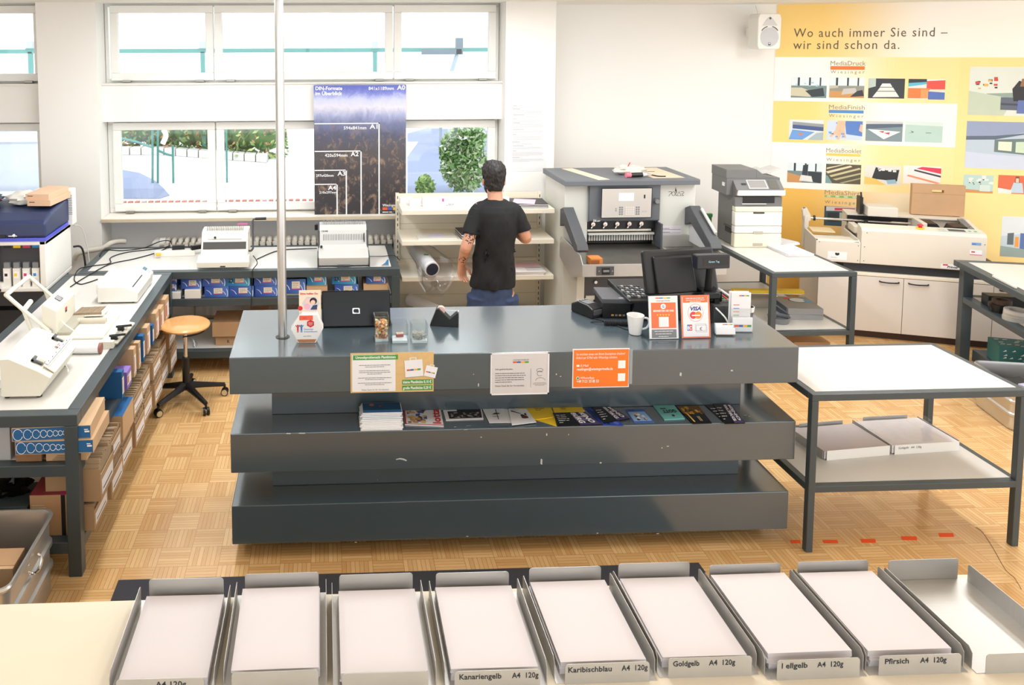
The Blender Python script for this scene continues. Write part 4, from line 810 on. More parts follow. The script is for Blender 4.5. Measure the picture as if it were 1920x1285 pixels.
m = MB(); m.add([(-.12, .3, .262), (.18, .3, .262), (.18, .31, .295), (-.12, .31, .295)], [(0, 1, 2, 3)], FILM); m.add([(.08, .2995, .272), (.16, .2995, .272), (.16, .3025, .284), (.08, .3025, .284)], [(0, 1, 2, 3)], C(214, 80, 150)); m.build('cover_flap', r)
r = thing('comb_binder', 'silver comb binder with rows of slots on the window workbench', 'binding machine', (.13, 6.06, TB))
SILV = mat((214, 214, 210), .35, .3, var=.03, name='silver_plastic')
m = MB(); m.prism([(.1, .012), (.1, .12), (.13, .135), (.15, .25), (.19, .285), (.3, .285), (.32, .012)], -.185, .185, 'x', SILV); m.build('housing', r, bevel=.005)
m = MB(); m.prism([(-.005, .012), (-.012, .075), (.03, .09), (.125, .125), (.125, .012)], -.192, .192, 'x', SILV); m.build('lower_tray', r, bevel=.004)
m = MB(); m.box(-.05, .05, -.014, -.002, .004, .02, DGREY); m.build('drawer_pull', r, bevel=.004)
for s in (-1, 1):
    m = MB(); m.prism([(.09, .1), (.32, .0), (.32, .28), (.19, .29), (.145, .25), (.125, .13)], s*.186, s*.196, 'x', DGREY); m.prism([(-.012, .0), (-.016, .078), (.1, .1), (.1, .0)], s*.193, s*.2, 'x', DGREY); m.build('side_cap', r)
for k in range(25):
    x = -.155+k*.0129; m = MB(); m.xf = T(0, -.0012, 0); m.add([(x, .1365, .165), (x+.004, .1365, .165), (x+.004, .1455, .22), (x, .1455, .22)], [(0, 1, 2, 3)], mat((70, 70, 72), .6, name='slot')); m.build('slot', r)
    m = MB(); m.tube([(x, .2, .285), (x, .208, .312), (x, .222, .318), (x, .235, .305)], .0022, GREY, 5); m.build('comb_pin', r)
m = MB(); m.box(.16, .166, .12, .14, .16, .23, BLACK); m.cyl((-.17, .1, .128), (-.17, .09, .14), .01, None, BLACK, 8); m.box(-.222, -.196, .2, .24, .24, .285, BLACK); m.build('controls', r, bevel=.002)
m = MB(); m.xf = T(-.17, .1495, .238) @ R(72, 'X'); m.text('CB240E', 0, 0, .016, INK, dz=.004, bold=.0003); m.build('lettering', r)
m = MB(); m.box(-.028, .028, -.012, .012, 0, .003, CARD); m.prism([(-.026, .003), (.026, .003), (.026, .05), (.012, .042), (0, .022)], -.001, .001, 'y', C(70, 140, 190)); tag(m.build('small_sign', loc=(.45, 6.08, TB+.001)), 'tiny blue standing card beside the silver comb binder', 'card')
m = MB(); m.box(-.16, .16, -.025, .025, 0, .04, WPLAST); m.box(-.165, -.16, -.02, .02, .008, .03, GREY); tag(m.build('power_strip', loc=(-1.22, 6.46, TB), rz=3, bevel=.004), 'white power strip behind the cables on the window workbench', 'power strip')
m = MB(); m.box(-.02, .02, -.015, .015, 0, .02, C(246, 186, 40)); tag(m.build('yellow_plug', loc=(-1.34, 6.39, TB+.02), rz=20, bevel=.005), 'yellow plug on the black cables', 'plug')
for k, (x, lb) in enumerate(((-1.2, 'black plug in the left socket of the power strip'), (-1.05, 'black plug at the right end of the power strip'))):
    m = MB(); m.box(-.05, .05, -.015, .02, 0, .035, BLACK); m.tube([(.05, 0, .02), (.09, .02, .01), (.13, .04, -.02)], .004, RUB, 6); tag(m.build('power_plug', loc=(x, 6.5, TB+.041), rz=10+k*20, bevel=.006), lb, 'plug')
m = MB(); m.tube(smoothpts([(-.55, 6.3, TB+.005), (-.4, 6.55, TB+.005), (-.2, 6.6, TB+.005), (-.08, 6.55, TB+.02)], 6), .004, RUB, 6); tag(m.build('binder_cable'), 'black cable running between the two comb binders', 'cable')
m = MB(); m.tube(smoothpts([(-.57, 6.2, TB+.06), (-.53, 6.1, TB+.03), (-.555, 5.985, TB+.008), (-.56, 5.982, TB-.05), (-.57, 5.978, .5), (-.575, 5.975, .2)], 6), .0035, RUB, 6); tag(m.build('hanging_cable'), 'black cable hanging from the cream comb binder over the bench edge', 'cable')
m = MB(); m.tube(smoothpts([(.33, 6.28, TB+.02), (.45, 6.33, TB+.006), (.54, 6.34, TB+.008), (.58, 6.3, TB-.02)], 5), .003, RUB, 6); tag(m.build('thin_cable'), 'thin black cable from the silver comb binder to the bench end', 'cable')
# blue spine cartons on the shelf of the window bench
SB = .581
PKB = grad((40, 78, 160), (78, 120, 196), -.09, .09, 0, .5, 'carton_blue'); PKC = grad((24, 110, 170), (70, 170, 214), -.09, .09, 0, .5, 'carton_cyan')
def spinebox(x0, x1, z0, z1, label, mt=PKB, y=6.03, note=None):
    w = x1-x0; h = z1-z0; m = MB(); m.box(-w/2, w/2, 0, .3, 0, h, mt); m.box(-w/2+.001, w/2-.001, .002, .299, h, h+.001, C(36, 38, 50)); m.xf = T(0, -.0006, 0) @ UPR
    for (x, y_, rx, ry, a0, a1) in ((.02*w, .0, .36*w, .75*h, 15, 95), (.2*w, .35*h, .25*w, .7*h, -60, 40), (-.5*w, .0, .3*w, .7*h, 20, 80)):
        P = [(x+rx*math.cos(math.radians(a)), y_+ry*math.sin(math.radians(a))) for a in range(a0, a1+1, 8)]; P = [p for p in P if -w/2 < p[0] < w/2 and 0 < p[1] < h]
        for p, q in zip(P, P[1:]): m.add([(p[0]-.003, p[1], .0003), (q[0]-.003, q[1], .0003), (q[0]+.003, q[1], .0003), (p[0]+.003, p[1], .0003)], [(0, 1, 2, 3)], C(214, 222, 240))
    m.rect(-.14*w, .28*h, .26*w, .33*h, C(214, 50, 120), .0006); m.rect(-.12*w, .34*h, .24*w, .84*h, C(226, 216, 200), .0006); m.lines(-.08*w, .7*h, .28*w, 3, .14*h, .004, INK, .001, seed=int(x0*99))
    if note: m.text(note, -.42*w, .35*h, .5*h, INK, dz=.001, bold=.001)
    return tag(m.build('spine_carton', loc=((x0+x1)/2, y, z0), bevel=.0015), label, 'box', 'blue comb spine cartons on the window bench shelf')
spinebox(-1.2, -1.135, SB+.055, SB+.115, 'small blue carton, lower of the two behind the bench leg'); spinebox(-1.2, -1.13, SB+.1165, SB+.175, 'small blue carton, upper of the two behind the bench leg')
cbox(-1.21, -1.1, 6.0, 6.3, SB, SB+.05, C(228, 226, 220), 'white carton under the two small blue ones at the left end of the shelf')
cbox(-1.07, -.95, 6.0, 6.28, SB, SB+.066, C(224, 220, 212), 'white carton carrying a blue carton on the window bench shelf')
spinebox(-1.1, -.945, SB+.067, SB+.145, 'blue carton on the white carton, second stack from the left')
spinebox(-.925, -.742, SB, SB+.082, 'blue carton, lower one of the third stack from the left'); spinebox(-.94, -.762, SB+.0835, SB+.165, 'blue carton, upper one of the third stack from the left')
spinebox(-.738, -.553, SB, SB+.082, 'blue carton, lower one left of the hanging cable'); spinebox(-.76, -.58, SB+.0835, SB+.165, 'blue carton marked by hand with black numbers above the hanging cable stack', PKC, note='22')
spinebox(-.545, -.37, SB, SB+.082, 'blue carton, lower one just right of the hanging cable'); spinebox(-.55, -.375, SB+.0835, SB+.165, 'blue carton, upper one just right of the hanging cable')
spinebox(-.33, -.16, SB+.02, SB+.13, 'blue carton right beside the steel post'); cbox(-.34, -.15, 6.04, 6.3, SB, SB+.0195, C(190, 186, 180), 'flat grey carton under the blue one beside the steel post')
spinebox(-.15, .0, SB+.08, SB+.185, 'light blue carton above the donation box', PKC); cbox(-.155, .005, 6.04, 6.32, SB, SB+.079, CARDL, 'tan carton under the light blue one behind the donation box')
spinebox(.04, .225, SB+.085, SB+.165, 'light blue carton marked 26 above the laptop', PKC, note='26'); spinebox(.06, .24, SB, SB+.083, 'blue carton under the one marked 26, mostly behind the laptop')
spinebox(.3, .45, SB+.085, SB+.15, 'blue carton, lower one of the right end stack'); spinebox(.3, .45, SB+.1515, SB+.2, 'blue carton cut off by the bench edge, top of the right end stack', PKB); cbox(.28, .47, 6.04, 6.34, SB, SB+.084, CARDL, 'tan carton beneath the blue stack at the right end of the shelf')
S0 = .176
def hand(t):
    def f(m, a, b, c, d, h): m.xf = T(a, c-.0006, 0) @ UPR; m.text(t, (b-a)*.4, h*.25, h*.5, INK)
    return f
cbox(-.86, -.64, 6.1, 6.4, S0, S0+.075, CARD, 'brown carton lettered R behind the stool', deco=hand('R')); cbox(-.88, -.66, 6.08, 6.36, S0+.0765, S0+.19, CARD, 'brown carton on top of the one lettered R')
cbox(-.62, -.46, 6.12, 6.42, S0, S0+.2, C(188, 132, 80), 'orange-brown carton half hidden by the counter corner')
m = MB(); m.tube(smoothpts([(-1.1, 6.2, S0+.16), (-1.05, 6.1, S0+.1), (-1.0, 6.02, S0+.03)], 5), [.02]*11, FILM, 10); tag(m.build('film_sleeve'), 'rolled clear film sleeve on the lower shelf behind the stool', 'film roll')
m = MB(); m.tube(smoothpts([(-.5, 5.6, .01), (-.57, 5.6, .012), (-.62, 5.72, .01), (-.55, 5.85, .008), (-.42, 5.9, .008)], 6), .006, RUB, 6); tag(m.build('floor_cable'), 'black cable loop on the floor beside the counter corner', 'cable')
# ================================================================ gondola shelf behind the counter
SX0, SX1, SYB = .6, 1.868, 6.9
r = thing('display_shelf', 'cream metal display shelf unit in front of the right window pillar', 'shelf', (0, 0, 0))
m = MB(); m.box(SX0+.02, SX1-.02, SYB-.008, SYB+.01, .1, 1.195, CREAM)
for z in (.3, .62, .93): m.box(SX0+.02, SX1-.02, SYB-.0095, SYB-.008, z, z+.004, mat((200, 190, 170), .6, name='panel_seam'))
m.build('back_panel', r)
SLOT = mat((84, 76, 62), .7, name='slot_shadow')
for x in (SX0, SX1-.03):
    m = MB(); m.box(x, x+.03, SYB-.03, SYB+.02, 0, 1.2, CREAM); u = m.build('upright', r)
    m = MB()
    for k in range(24): m.box(x+.012, x+.019, SYB-.0308, SYB-.03, .05+k*.048, .075+k*.048, SLOT)
    m.build('slot_row', u)
for z, n in ((1.14, 0), (.887, 1), (.588, 2), (.2, 3)):
    d = .45 if n < 3 else .5
    m = MB(); m.box(SX0+.015, SX1-.005, SYB-d, SYB-.031, z-.004, z, CREAM); m.box(SX0+.015, SX1-.005, SYB-d-.004, SYB-d, z-.036, z, CREAM)
    for x in (SX0+.012, SX1-.006): m.prism([(SYB-.031, z-.07), (SYB-.031, z), (SYB-d, z), (SYB-d, z-.038)], x, x+.003, 'x', CREAM)
    m.build('shelf_board', r, bevel=.0015)
m = MB(); m.box(SX0+.02, SX1-.01, SYB-.49, SYB-.47, 0, .16, CREAM); m.build('kick_plate', r)
def put(name, label, cat, loc, mb, rz=0, group=None, bevel=.001): return tag(mb.build(name, loc=loc, rz=rz, bevel=bevel), label, cat, group)
zt = 1.141
m = MB(); m.box(-.36, .36, -.04, .04, 0, .072, WPLAST); m.xf = T(0, -.0406, 0) @ UPR
m.rect(-.2, .042, -.184, .068, C(196, 80, 150)); m.lines(-.15, .018, .11, 1, .01, .006, INK, .0003); m.lines(-.17, .008, .14, 1, .01, .005, GINK, .0003)
m.add([(.17, .05, 0), (.21, .02, 0), (.2, .012, 0), (.165, .035, 0)], [(0, 1, 2, 3)], C(236, 190, 50)); m.add([(.2, .066, .0002), (.26, .03, .0002), (.25, .02, .0002), (.195, .06, .0002)], [(0, 1, 2, 3)], C(196, 190, 226))
put('paper_roll_box', 'long white roll box with small printed flags on the top shelf', 'box', (1.16, 6.62, zt), m, -1)
m = MB(); m.box(-.06, .06, -.03, .03, 0, .05, PAPER); m.box(-.058, .058, -.0306, -.03, .012, .04, C(222, 222, 232)); put('small_carton', 'small white carton left of the long roll box on the top shelf', 'box', (.755, 6.66, zt), m)
m = MB(); m.box(-.06, .05, -.03, .05, 0, .045, PAPER); put('paper_bundle', 'white paper bundle at the far left end of the top shelf', 'paper', (.685, 6.76, zt), m)
for k, (z, c, lb) in enumerate(((0, BLACK, 'black folder at the bottom of the pile at the right end of the top shelf'), (.016, BLACK, 'black folder on top of another at the right end of the top shelf'))):
    m = MB(); m.box(-.15, .15, -.13, .13, 0, .003, c); m.box(-.146, .148, -.128, .128, .003, .012, PAPER); m.box(-.15, .15, -.13, .13, .012, .0155, c); put('black_folder', lb, 'folder', (1.68, 6.62, zt+z), m, -4, 'black folders on the top shelf')
m = MB(); m.box(-.09, .09, -.1, .1, 0, .001, C(240, 206, 222)); put('pink_sheet', 'pink sheet lying on the black folders', 'sheet', (1.65, 6.6, zt+.0325), m, -18, bevel=0)
zt = .888
m = MB(); m.box(-.16, .16, -.1, .1, 0, .012, mat((226, 222, 214), .25, name='pale_film')); m.box(-.06, .06, -.05, .04, .012, .0125, C(204, 200, 226)); put('clear_pack', 'flat clear pack with a pale lilac label on the second shelf', 'pack', (.91, 6.58, zt), m)
for k in range(2):
    m = MB(); m.box(-.14, .14, -.13, .13, 0, .003, BLACK); m.box(-.137, .138, -.128, .128, .003, .016, C(220, 220, 222)); m.box(-.14, .14, -.13, .13, .016, .019, BLACK); put('black_folder', ('lower' if k == 0 else 'upper')+' black folder on the second shelf beside the man\'s arm', 'folder', (1.24, 6.62, zt+.02*k), m, 3, 'black folders on the second shelf')
m = MB(); m.box(-.04, .05, -.05, .05, 0, .001, PAPER); put('note_sheet', 'white sheet on the black folders by the man\'s elbow', 'sheet', (1.21, 6.57, zt+.0405), m, 40, bevel=0)
zt = .589
r = thing('poster_roll', 'rolled poster with a dark end standing out of a clear bag on the third shelf', 'paper roll', (0, 0, 0))
a, b = Vector((.77, 6.75, zt+.14)), Vector((.855, 6.4, zt+.075)); m = MB(); m.cyl(a, b, .062, .062, mat((234, 234, 236), .5, name='rolled_sheet'), 24); m.build('roll', r)
d = (b-a).normalized(); m = MB(); m.cyl(b+d*.001, b+d*.003, .052, .052, C(36, 40, 60), 20); m.build('dark_end', r)
q = a.lerp(b, .62)+Vector((0, 0, .0))
m = MB(); n = Vector((0, -.2, .98)).normalized()*.0635; m.add([q+n+Vector((-.02, 0, .0)), q+n+Vector((.02, -.0, 0)), q+n+Vector((.02, .02, .004)), q+n+Vector((-.02, .02, .004))], [(0, 1, 2, 3)], GREEN); m.build('green_mark', r)
m = MB(); rings = []
for k, (x, y, z, rx, rz_) in enumerate(((.76, 6.78, zt+.16, .07, .065), (.84, 6.6, zt+.12, .11, .1), (.9, 6.42, zt+.075, .15, .1), (.89, 6.39, zt-.03, .13, .05), (.88, 6.385, zt-.12, .08, .03))):
    rings.append([(x+rx*math.cos(2*math.pi*j/18)*(1+.12*math.sin(j*2.7+k)), y+.01*math.sin(j*1.9), z+rz_*math.sin(2*math.pi*j/18)) for j in range(18)])
m.loft(rings, FILM, caps=False); tag(m.build('clear_bag'), 'clear plastic bag around the poster roll, hanging over the third shelf edge', 'bag')
m = MB(); m.cyl((1.2, 6.7, zt+.08), (1.27, 6.44, zt+.05), .045, .045, FILM, 18); put('clear_tube', 'clear plastic tube lying beside the man on the third shelf', 'tube', (0, 0, 0), m, bevel=0)
for k in range(4):
    m = MB(); m.box(-.13, .13, -.17, .17, 0, .007, PAPER if k < 3 else C(238, 232, 230))
    if k == 3: m.rect(-.12, -.05, .12, .1, C(236, 196, 202), .0073); m.rect(-.02, -.15, .13, -.04, C(214, 210, 212), .0073)
    put('print_pack', 'printed pack with pink areas on top of the pile on the third shelf' if k == 3 else 'white print pack inside the pile at the right of the third shelf', 'paper stack', (1.66+.004*k, 6.63-.003*k, zt+.0075*k), m, -3+k, 'print packs on the third shelf' if k < 3 else 'top print pack')
r = thing('plotter_roll', 'white plotter paper roll with a black core lying on the bottom shelf', 'paper roll', (0, 0, .2))
m = MB(); m.cyl((.72, 6.84, .075), (1.04, 6.38, .06), .05, .05, mat((232, 230, 228), .6, name='roll_paper'), 24); m.build('roll', r)
d = Vector((.32, -.46, -.015)).normalized(); e_ = Vector((1.04, 6.38, .06)); m = MB(); m.cyl(e_, e_+d*.004, .032, .032, BLACK, 18); m.build('core', r)
# house rules on the pillar
m, w, h, o = sheet('x', '', '', (958, 193, 1024, 321), 6.998, mat((222, 222, 222), .6, name='sheet_soft'))
y = .955*h
for k, (n_, hd) in enumerate(((1, 1), (4, 1), (2, 1), (2, 1), (5, 1), (3, 1), (6, 1), (2, 1), (3, 1), (5, 1), (4, 1))):
    m.rect(.06*w, y, (.16+.1*(k % 3))*w, y+.0045*h, GINK, .0006); y -= .022*h; m.lines(.06*w, y, .88*w, n_, .0125*h, .0022, C(120, 120, 124), .0006, seed=k); y -= .0125*h*n_+.012*h
    if y < .06*h: break
tag(m.build('paper_notice', loc=o), 'long white sheet of small print taped to the right window pillar', 'notice')
# ================================================================ guillotine paper cutter
PB = mat((214, 214, 206), .45, var=.02, name='machine_grey'); PD = mat((104, 108, 114), .5, name='machine_dark'); PC = mat((202, 196, 188), .5, name='panel_beige')
r = thing('guillotine_cutter', 'large light grey paper guillotine with a dark control panel against the back wall', 'paper cutter', (0, 0, 0))
m = MB(); m.box(1.9, 2.088, 6.3, 6.86, .1, 1.362, PB); m.box(2.66, 2.962, 6.3, 6.86, .1, 1.362, PB); m.box(2.088, 2.66, 6.62, 6.86, .1, 1.362, PB); m.box(2.088, 2.66, 6.3, 6.62, 1.06, 1.362, PB); m.box(2.088, 2.66, 6.32, 6.62, .1, .84, PB); m.box(1.9, 1.96, 5.95, 6.3, .02, .78, PB); m.box(2.88, 2.962, 5.95, 6.3, .02, .78, PB); m.box(1.9, 2.962, 6.3, 6.86, 0, .1, DGREY); m.build('housing', r, bevel=.006)
m = MB(); m.prism([(6.235, 1.364), (6.235, 1.402), (6.25, 1.408), (6.88, 1.408), (6.88, 1.364)], 1.88, 2.968, 'x', PD); m.build('top_cover', r, bevel=.003)
m = MB(); m.prism([(6.3, 1.362), (6.262, 1.362), (6.27, 1.075), (6.3, 1.06)], 2.09, 2.662, 'x', PD); p = m.build('control_console', r, bevel=.004)
m = MB(); m.xf = T(0, 6.2665, 0) @ R(1.6, 'X') @ UPR; z0 = 0
m.rect(2.172, 1.104, 2.58, 1.348, BLACK, .0035); m.rect(2.178, 1.11, 2.574, 1.342, PC, .0042); m.build('control_panel', p)
m = MB(); m.xf = T(0, 6.262, 0) @ R(1.6, 'X') @ UPR; m.rect(2.312, 1.244, 2.432, 1.308, mat((214, 224, 240), .2, emit=.25, name='lcd'), .0005); m.build('display', p)
m = MB(); m.xf = T(0, 6.2615, 0) @ R(1.6, 'X') @ UPR
for gx, nx, c in ((2.316, 2, GREY), (2.37, 4, C(222, 216, 208)), (2.45, 2, GREY)):
    for i in range(nx):
        for j in range(4): m.rect(gx+i*.018, 1.13+j*.018, gx+i*.018+.013, 1.143+j*.018, c, .0005)
for j in range(3): m.rect(2.286, 1.16+j*.01, 2.296, 1.166+j*.01, GINK, .0005); m.rect(2.5+.014*j, 1.15, 2.51+.014*j, 1.162, C(186, 180, 172), .0005)
m.rect(2.512, 1.262, 2.524, 1.292, BLACK, .0005); m.build('keypad', p)
m = MB(); m.cyl((2.628, 6.268, 1.232), (2.628, 6.235, 1.232), .02, .017, GREY, 18); m.box(2.606, 2.65, 6.264, 6.268, 1.205, 1.258, DGREY); m.build('rotary_knob', p)
m = MB(); m.xf = T(0, 6.2665, 0) @ R(1.6, 'X') @ UPR; m.text('56', 2.112, 1.078, .026, WINK, dz=.004, bold=.0006); m.text('NET', 2.142, 1.078, .014, WINK, dz=.004, bold=.0004); m.build('lettering', p)
m = MB(); m.xf = T(0, 6.2985, 0) @ UPR; K = lambda pts: m.stroke([(2.742+x*.125, 1.266+y*.033) for x, y in pts], .0028, INK); K([(0, 1), (.18, 1), (.2, .8), (.16, .55), (.08, .4), (.06, .05), (0, 0)]); K([(.32+.11*math.cos(math.radians(a)), .5+.5*math.sin(math.radians(a))) for a in range(0, 361, 30)]); K([(.47, .95), (.48, .05), (.62, 0)]); K([(.56, .1), (.68, 1), (.82, 0), (.6, .02)]); K([(.8, 1), (.96, .98), (1, .75), (.94, .5), (.86, .42), (.98, .02), (.86, .0)]); m.add([(2.794, 1.302, 0), (2.806, 1.302, 0), (2.798, 1.338, 0)], [(0, 1, 2)], INK); m.add([(2.8, 1.3, 0.0002), (2.812, 1.285, .0002), (2.806, 1.318, .0002)], [(0, 1, 2)], GINK); m.build('maker_logo', r)
m = MB(); m.xf = T(0, 6.2985, 0) @ UPR; m.rect(2.672, .946, 2.858, 1.022, C(226, 222, 226)); m.lines(2.685, .998, .16, 1, .03, .006, INK, .0004); m.rect(2.69, .99, 2.85, .993, C(120, 90, 150), .0004); m.lines(2.685, .968, .16, 1, .02, .006, INK, .0004, seed=3); m.rect(2.69, .961, 2.85, .964, C(120, 90, 150), .0004); m.build('instruction_label', r)
m = MB(); m.box(2.095, 2.655, 6.315, 6.36, .998, 1.058, BLACK); m.build('knife_bar', r)
m = MB(); m.box(2.092, 2.61, 6.305, 6.33, .982, .996, CREAM); m.box(2.1, 2.635, 6.3, 6.34, .952, .968, PB); m.build('clamp_beam', r)
for k in range(5):
    x = 2.135+k*.098; m = MB(); m.cyl((x, 6.316, 1.042), (x, 6.296, 1.042), .017, None, CHROME, 16); m.tube([(x, 6.3, 1.04), (x-.012, 6.292, 1.02), (x-.018, 6.294, 1.008)], .006, CHROME, 6); m.build('clamp_screw', r)
m = MB()
for k in range(26):
    x = 2.112+k*.0205; m.box(x, x+.0125, 6.33, 6.345, .9, .952, mat((214, 212, 204), .4, name='finger_steel'))
m.box(2.1, 2.65, 6.4, 6.42, .862, .99, BLACK); m.build('backgauge_fingers', r)
m = MB(); m.box(2.645, 2.66, 6.2, 6.33, .862, 1.06, DGREY); m.build('side_gauge', r)
BED = mat((150, 148, 142), .28, .9, var=.25, sc=5, name='worn_bed_steel')
m = MB(); m.box(1.878, 2.93, 5.74, 6.3, .83, .858, BED); m.box(2.09, 2.66, 6.3, 6.42, .83, .858, BED); m.build('cutting_bed', r)
m = MB(); m.box(1.87, 2.938, 5.722, 5.74, .784, .874, STEEL); m.box(2.67, 2.94, 6.27, 6.298, .858, .95, STEEL); m.box(2.67, 2.69, 5.9, 6.27, .858, .862, STEEL)
for x in (1.866, 2.936): m.prism([(5.722, .784), (5.722, .874), (5.78, .93), (6.26, .96), (6.298, .93), (6.298, .784), (6.0, .70)], x, x+.006, 'x', STEEL)
m.build('table_apron', r, bevel=.001)
for x, lb in ((1.865, 'guard_arm'), (2.878, 'guard_arm')):
    m = MB(); m.prism([(6.3, 1.17), (6.22, 1.2), (5.86, .985), (5.84, .95), (5.86, .93), (5.92, .93), (6.2, 1.07), (6.3, 1.03)], x, x+.085, 'x', DGREY); g = m.build('guard_arm', r, bevel=.005)
    m = MB(); s = x+.086 if x < 2 else x-.004; m.prism([(6.29, 1.04), (6.22, 1.08), (5.94, .96), (5.98, .9), (6.29, .9)], x+.03, x+.034, 'x', C(206, 206, 204)); m.build('guard_sheet', g)
    if x > 2: m = MB(); m.tube([(2.95, 6.16, 1.185), (2.955, 5.93, 1.045)], .012, PB, 8); m.build('guard_rod', g)
m = MB(); m.box(1.96, 2.88, 5.96, 6.3, .02, .74, mat((76, 78, 84), .5, name='base_panel')); b_ = m.build('front_base', r, bevel=.004)
m = MB(); m.box(1.972, 2.08, 5.945, 5.96, .32, .57, PB); m.cyl((2.045, 5.945, .525), (2.045, 5.915, .525), .02, .018, BLACK, 14); m.cyl((2.045, 5.944, .675), (2.045, 5.954, .675), .012, None, CHROME, 10); m.build('switch_plate', b_)
m = MB(); m.box(1.972, 2.098, 5.714, 5.722, .796, .862, DGREY); m.box(2.01, 2.066, 5.709, 5.714, .806, .852, BLACK); m.box(2.016, 2.06, 5.706, 5.709, .823, .838, GREY)
for x in (1.985, 2.086): m.cyl((x, 5.714, .829), (x, 5.71, .829), .006, None, CHROME, 8)
m.build('release_switch', r)
m = MB(); m.box(-.045, .045, -.05, .05, 0, .05, mat((204, 128, 62), .5, var=.1, stretch=(8, 1, 1), name='orange_wood')); m.box(-.045, .02, -.0515, -.05, .01, .04, mat((150, 84, 40), .6, name='dark_orange_wood')); put('jogging_block', 'orange-brown wooden block on the guillotine bed under the left guard arm', 'block', (1.985, 5.81, .859), m)
zt = 1.4085
m = MB(); m.box(-.05, .05, -.3, .3, 0, .001, mat((232, 214, 190), .7, name='card_strip')); put('card_strip', 'beige card strip lying across the top of the guillotine', 'card', (2.14, 6.55, zt), m, 12, bevel=0)
m = MB(); m.box(-.13, .13, -.26, .26, 0, .001, mat((226, 206, 180), .7, name='card_sheet')); m.box(-.05, .02, .05, .06, .001, .003, INK); put('card_sheet', 'larger beige card sheet at the right on top of the guillotine', 'card', (2.74, 6.57, zt), m, 2, bevel=0)
r = thing('pink_marker', 'thick marker pen with a pink end on top of the guillotine', 'pen', (2.5, 6.36, zt+.02), 8)
m = MB(); m.cyl((-.05, 0, 0), (.05, 0, 0), .019, None, BLACK, 16); m.build('barrel', r); m = MB(); m.cyl((-.09, 0, 0), (-.05, 0, 0), .02, .02, C(236, 122, 140), 16); m.build('end_cap', r)
m = MB(); m.cyl((.05, 0, 0), (.09, 0, 0), .016, .012, WPLAST, 14); m.cyl((.09, 0, 0), (.135, 0, -.004), .008, .003, CHROME, 10); m.build('nib', r)
m = MB(); crumple(m, (0, 0, .035), .13, .07, .04, mat((222, 216, 204), .35, var=.1, name='film_bag'), 12, .5); m.tube([(-.02, 0, .06), (-.0, 0, .1)], .004, RED, 6); tag(m.build('small_bag', loc=(2.5, 6.5, zt)), 'crumpled clear bag with a red tip behind the pink marker', 'bag')
m = MB(); m.tube(smoothpts([(2.56, 6.5, zt+.02), (2.62, 6.46, zt+.012), (2.68, 6.37, zt+.006), (2.74, 6.36, zt+.005)], 5), .005, BLACK, 6); tag(m.build('loose_cable'), 'short black cord on top of the guillotine between bag and card', 'cable')
m = MB(); m.box(-.16, .16, -.012, .012, .0, .54, mat((72, 118, 70), .6, name='green_board')); m.box(-.165, .165, -.016, .016, .53, .56, mat((64, 126, 62), .5, name='green_frame')); m.box(-.16, -.14, -.016, .016, 0, .55, mat((64, 126, 62), .5, name='green_frame')); m.box(-.165, .165, -.016, .016, .0, .03, mat((64, 126, 62), .5, name='green_frame'))
put('green_board', 'green framed board leaning behind the guillotine\'s right side', 'board', (3.38, 7.2, .36), m, bevel=.002)
m = MB(); m.box(3.05, 3.5, 7.15, 7.3, 0, .359, C(196, 190, 180)); put('low_crate', 'pale box on the floor carrying the green board', 'box', (0, 0, 0), m)
# ================================================================ the man at the shelf
def remesh(mb, vox, it, mats, name, parent, disp=None, colfn=None):
    me = bpy.data.meshes.new('tmp'); me.from_pydata(mb.v, [], mb.f); me.update()
    bm = bmesh.new(); bm.from_mesh(me); bmesh.ops.recalc_face_normals(bm, faces=bm.faces); bm.to_mesh(me); bm.free()
    o = bpy.data.objects.new('tmp', me); COL.objects.link(o)
    q = o.modifiers.new('r', 'REMESH'); q.mode = 'VOXEL'; q.voxel_size = vox
    s = o.modifiers.new('s', 'SMOOTH'); s.factor = .5; s.iterations = it
    nm_ = bpy.data.meshes.new_from_object(o.evaluated_get(bpy.context.evaluated_depsgraph_get()))
    bpy.data.objects.remove(o); nm_.name = name; nm_.materials.clear()
    for m_ in mats: nm_.materials.append(m_)
    if disp:
        for v in nm_.vertices: v.co += v.normal*disp(v.co)
    nm_.polygons.foreach_set('use_smooth', [True]*len(nm_.polygons))
    if colfn: nm_.polygons.foreach_set('material_index', [colfn(p) for p in nm_.polygons])
    ob = bpy.data.objects.new(name, nm_); COL.objects.link(ob); ob.parent = parent
    return ob
MY = 5.8
pw = lambda x, y, dy=0.0: W(x, y, MY+dy)
cx = pw(927, 400).x
man = thing('person', 'dark-haired person in black t-shirt and jeans standing with their back turned at the shelf', 'person', (cx, MY, 0))
OFF = Vector((cx, MY, 0))
def rel(v): return Vector(v)-OFF
SKIN = mat((206, 150, 122), .5, var=.06, sc=14, name='skin'); SHIRT = mat((15, 16, 18), .8, var=.15, sc=30, name='black_cotton'); JEAN = mat((50, 66, 98), .85, var=.4, sc=16, name='denim'); HAIR = mat((30, 25, 23), .6, var=.3, sc=60, name='dark_hair')
def ell(c, rx, ry, n=20): return [(c[0]+rx*math.cos(2*math.pi*k/n), c[1]+ry*math.sin(2*math.pi*k/n), c[2]) for k in range(n)]
def limb(m, pts, rs, mt, n=12, k=5):
    P = smoothpts(pts, k); S = []
    for i in range(len(pts)-1):
        for j in range(k): S.append(rs[i]+(rs[i+1]-rs[i])*j/k)
    S.append(rs[-1]); m.tube(P, S, mt, n)
hd = rel(pw(928, 336)); hd.y += .05
shL, shR = rel(pw(897, 395)), rel(pw(962, 395))
elL = rel(pw(873, 455)) + Vector((0, -.06, 0)); wrL = rel(pw(866.5, 496)) + Vector((0, .03, 0))
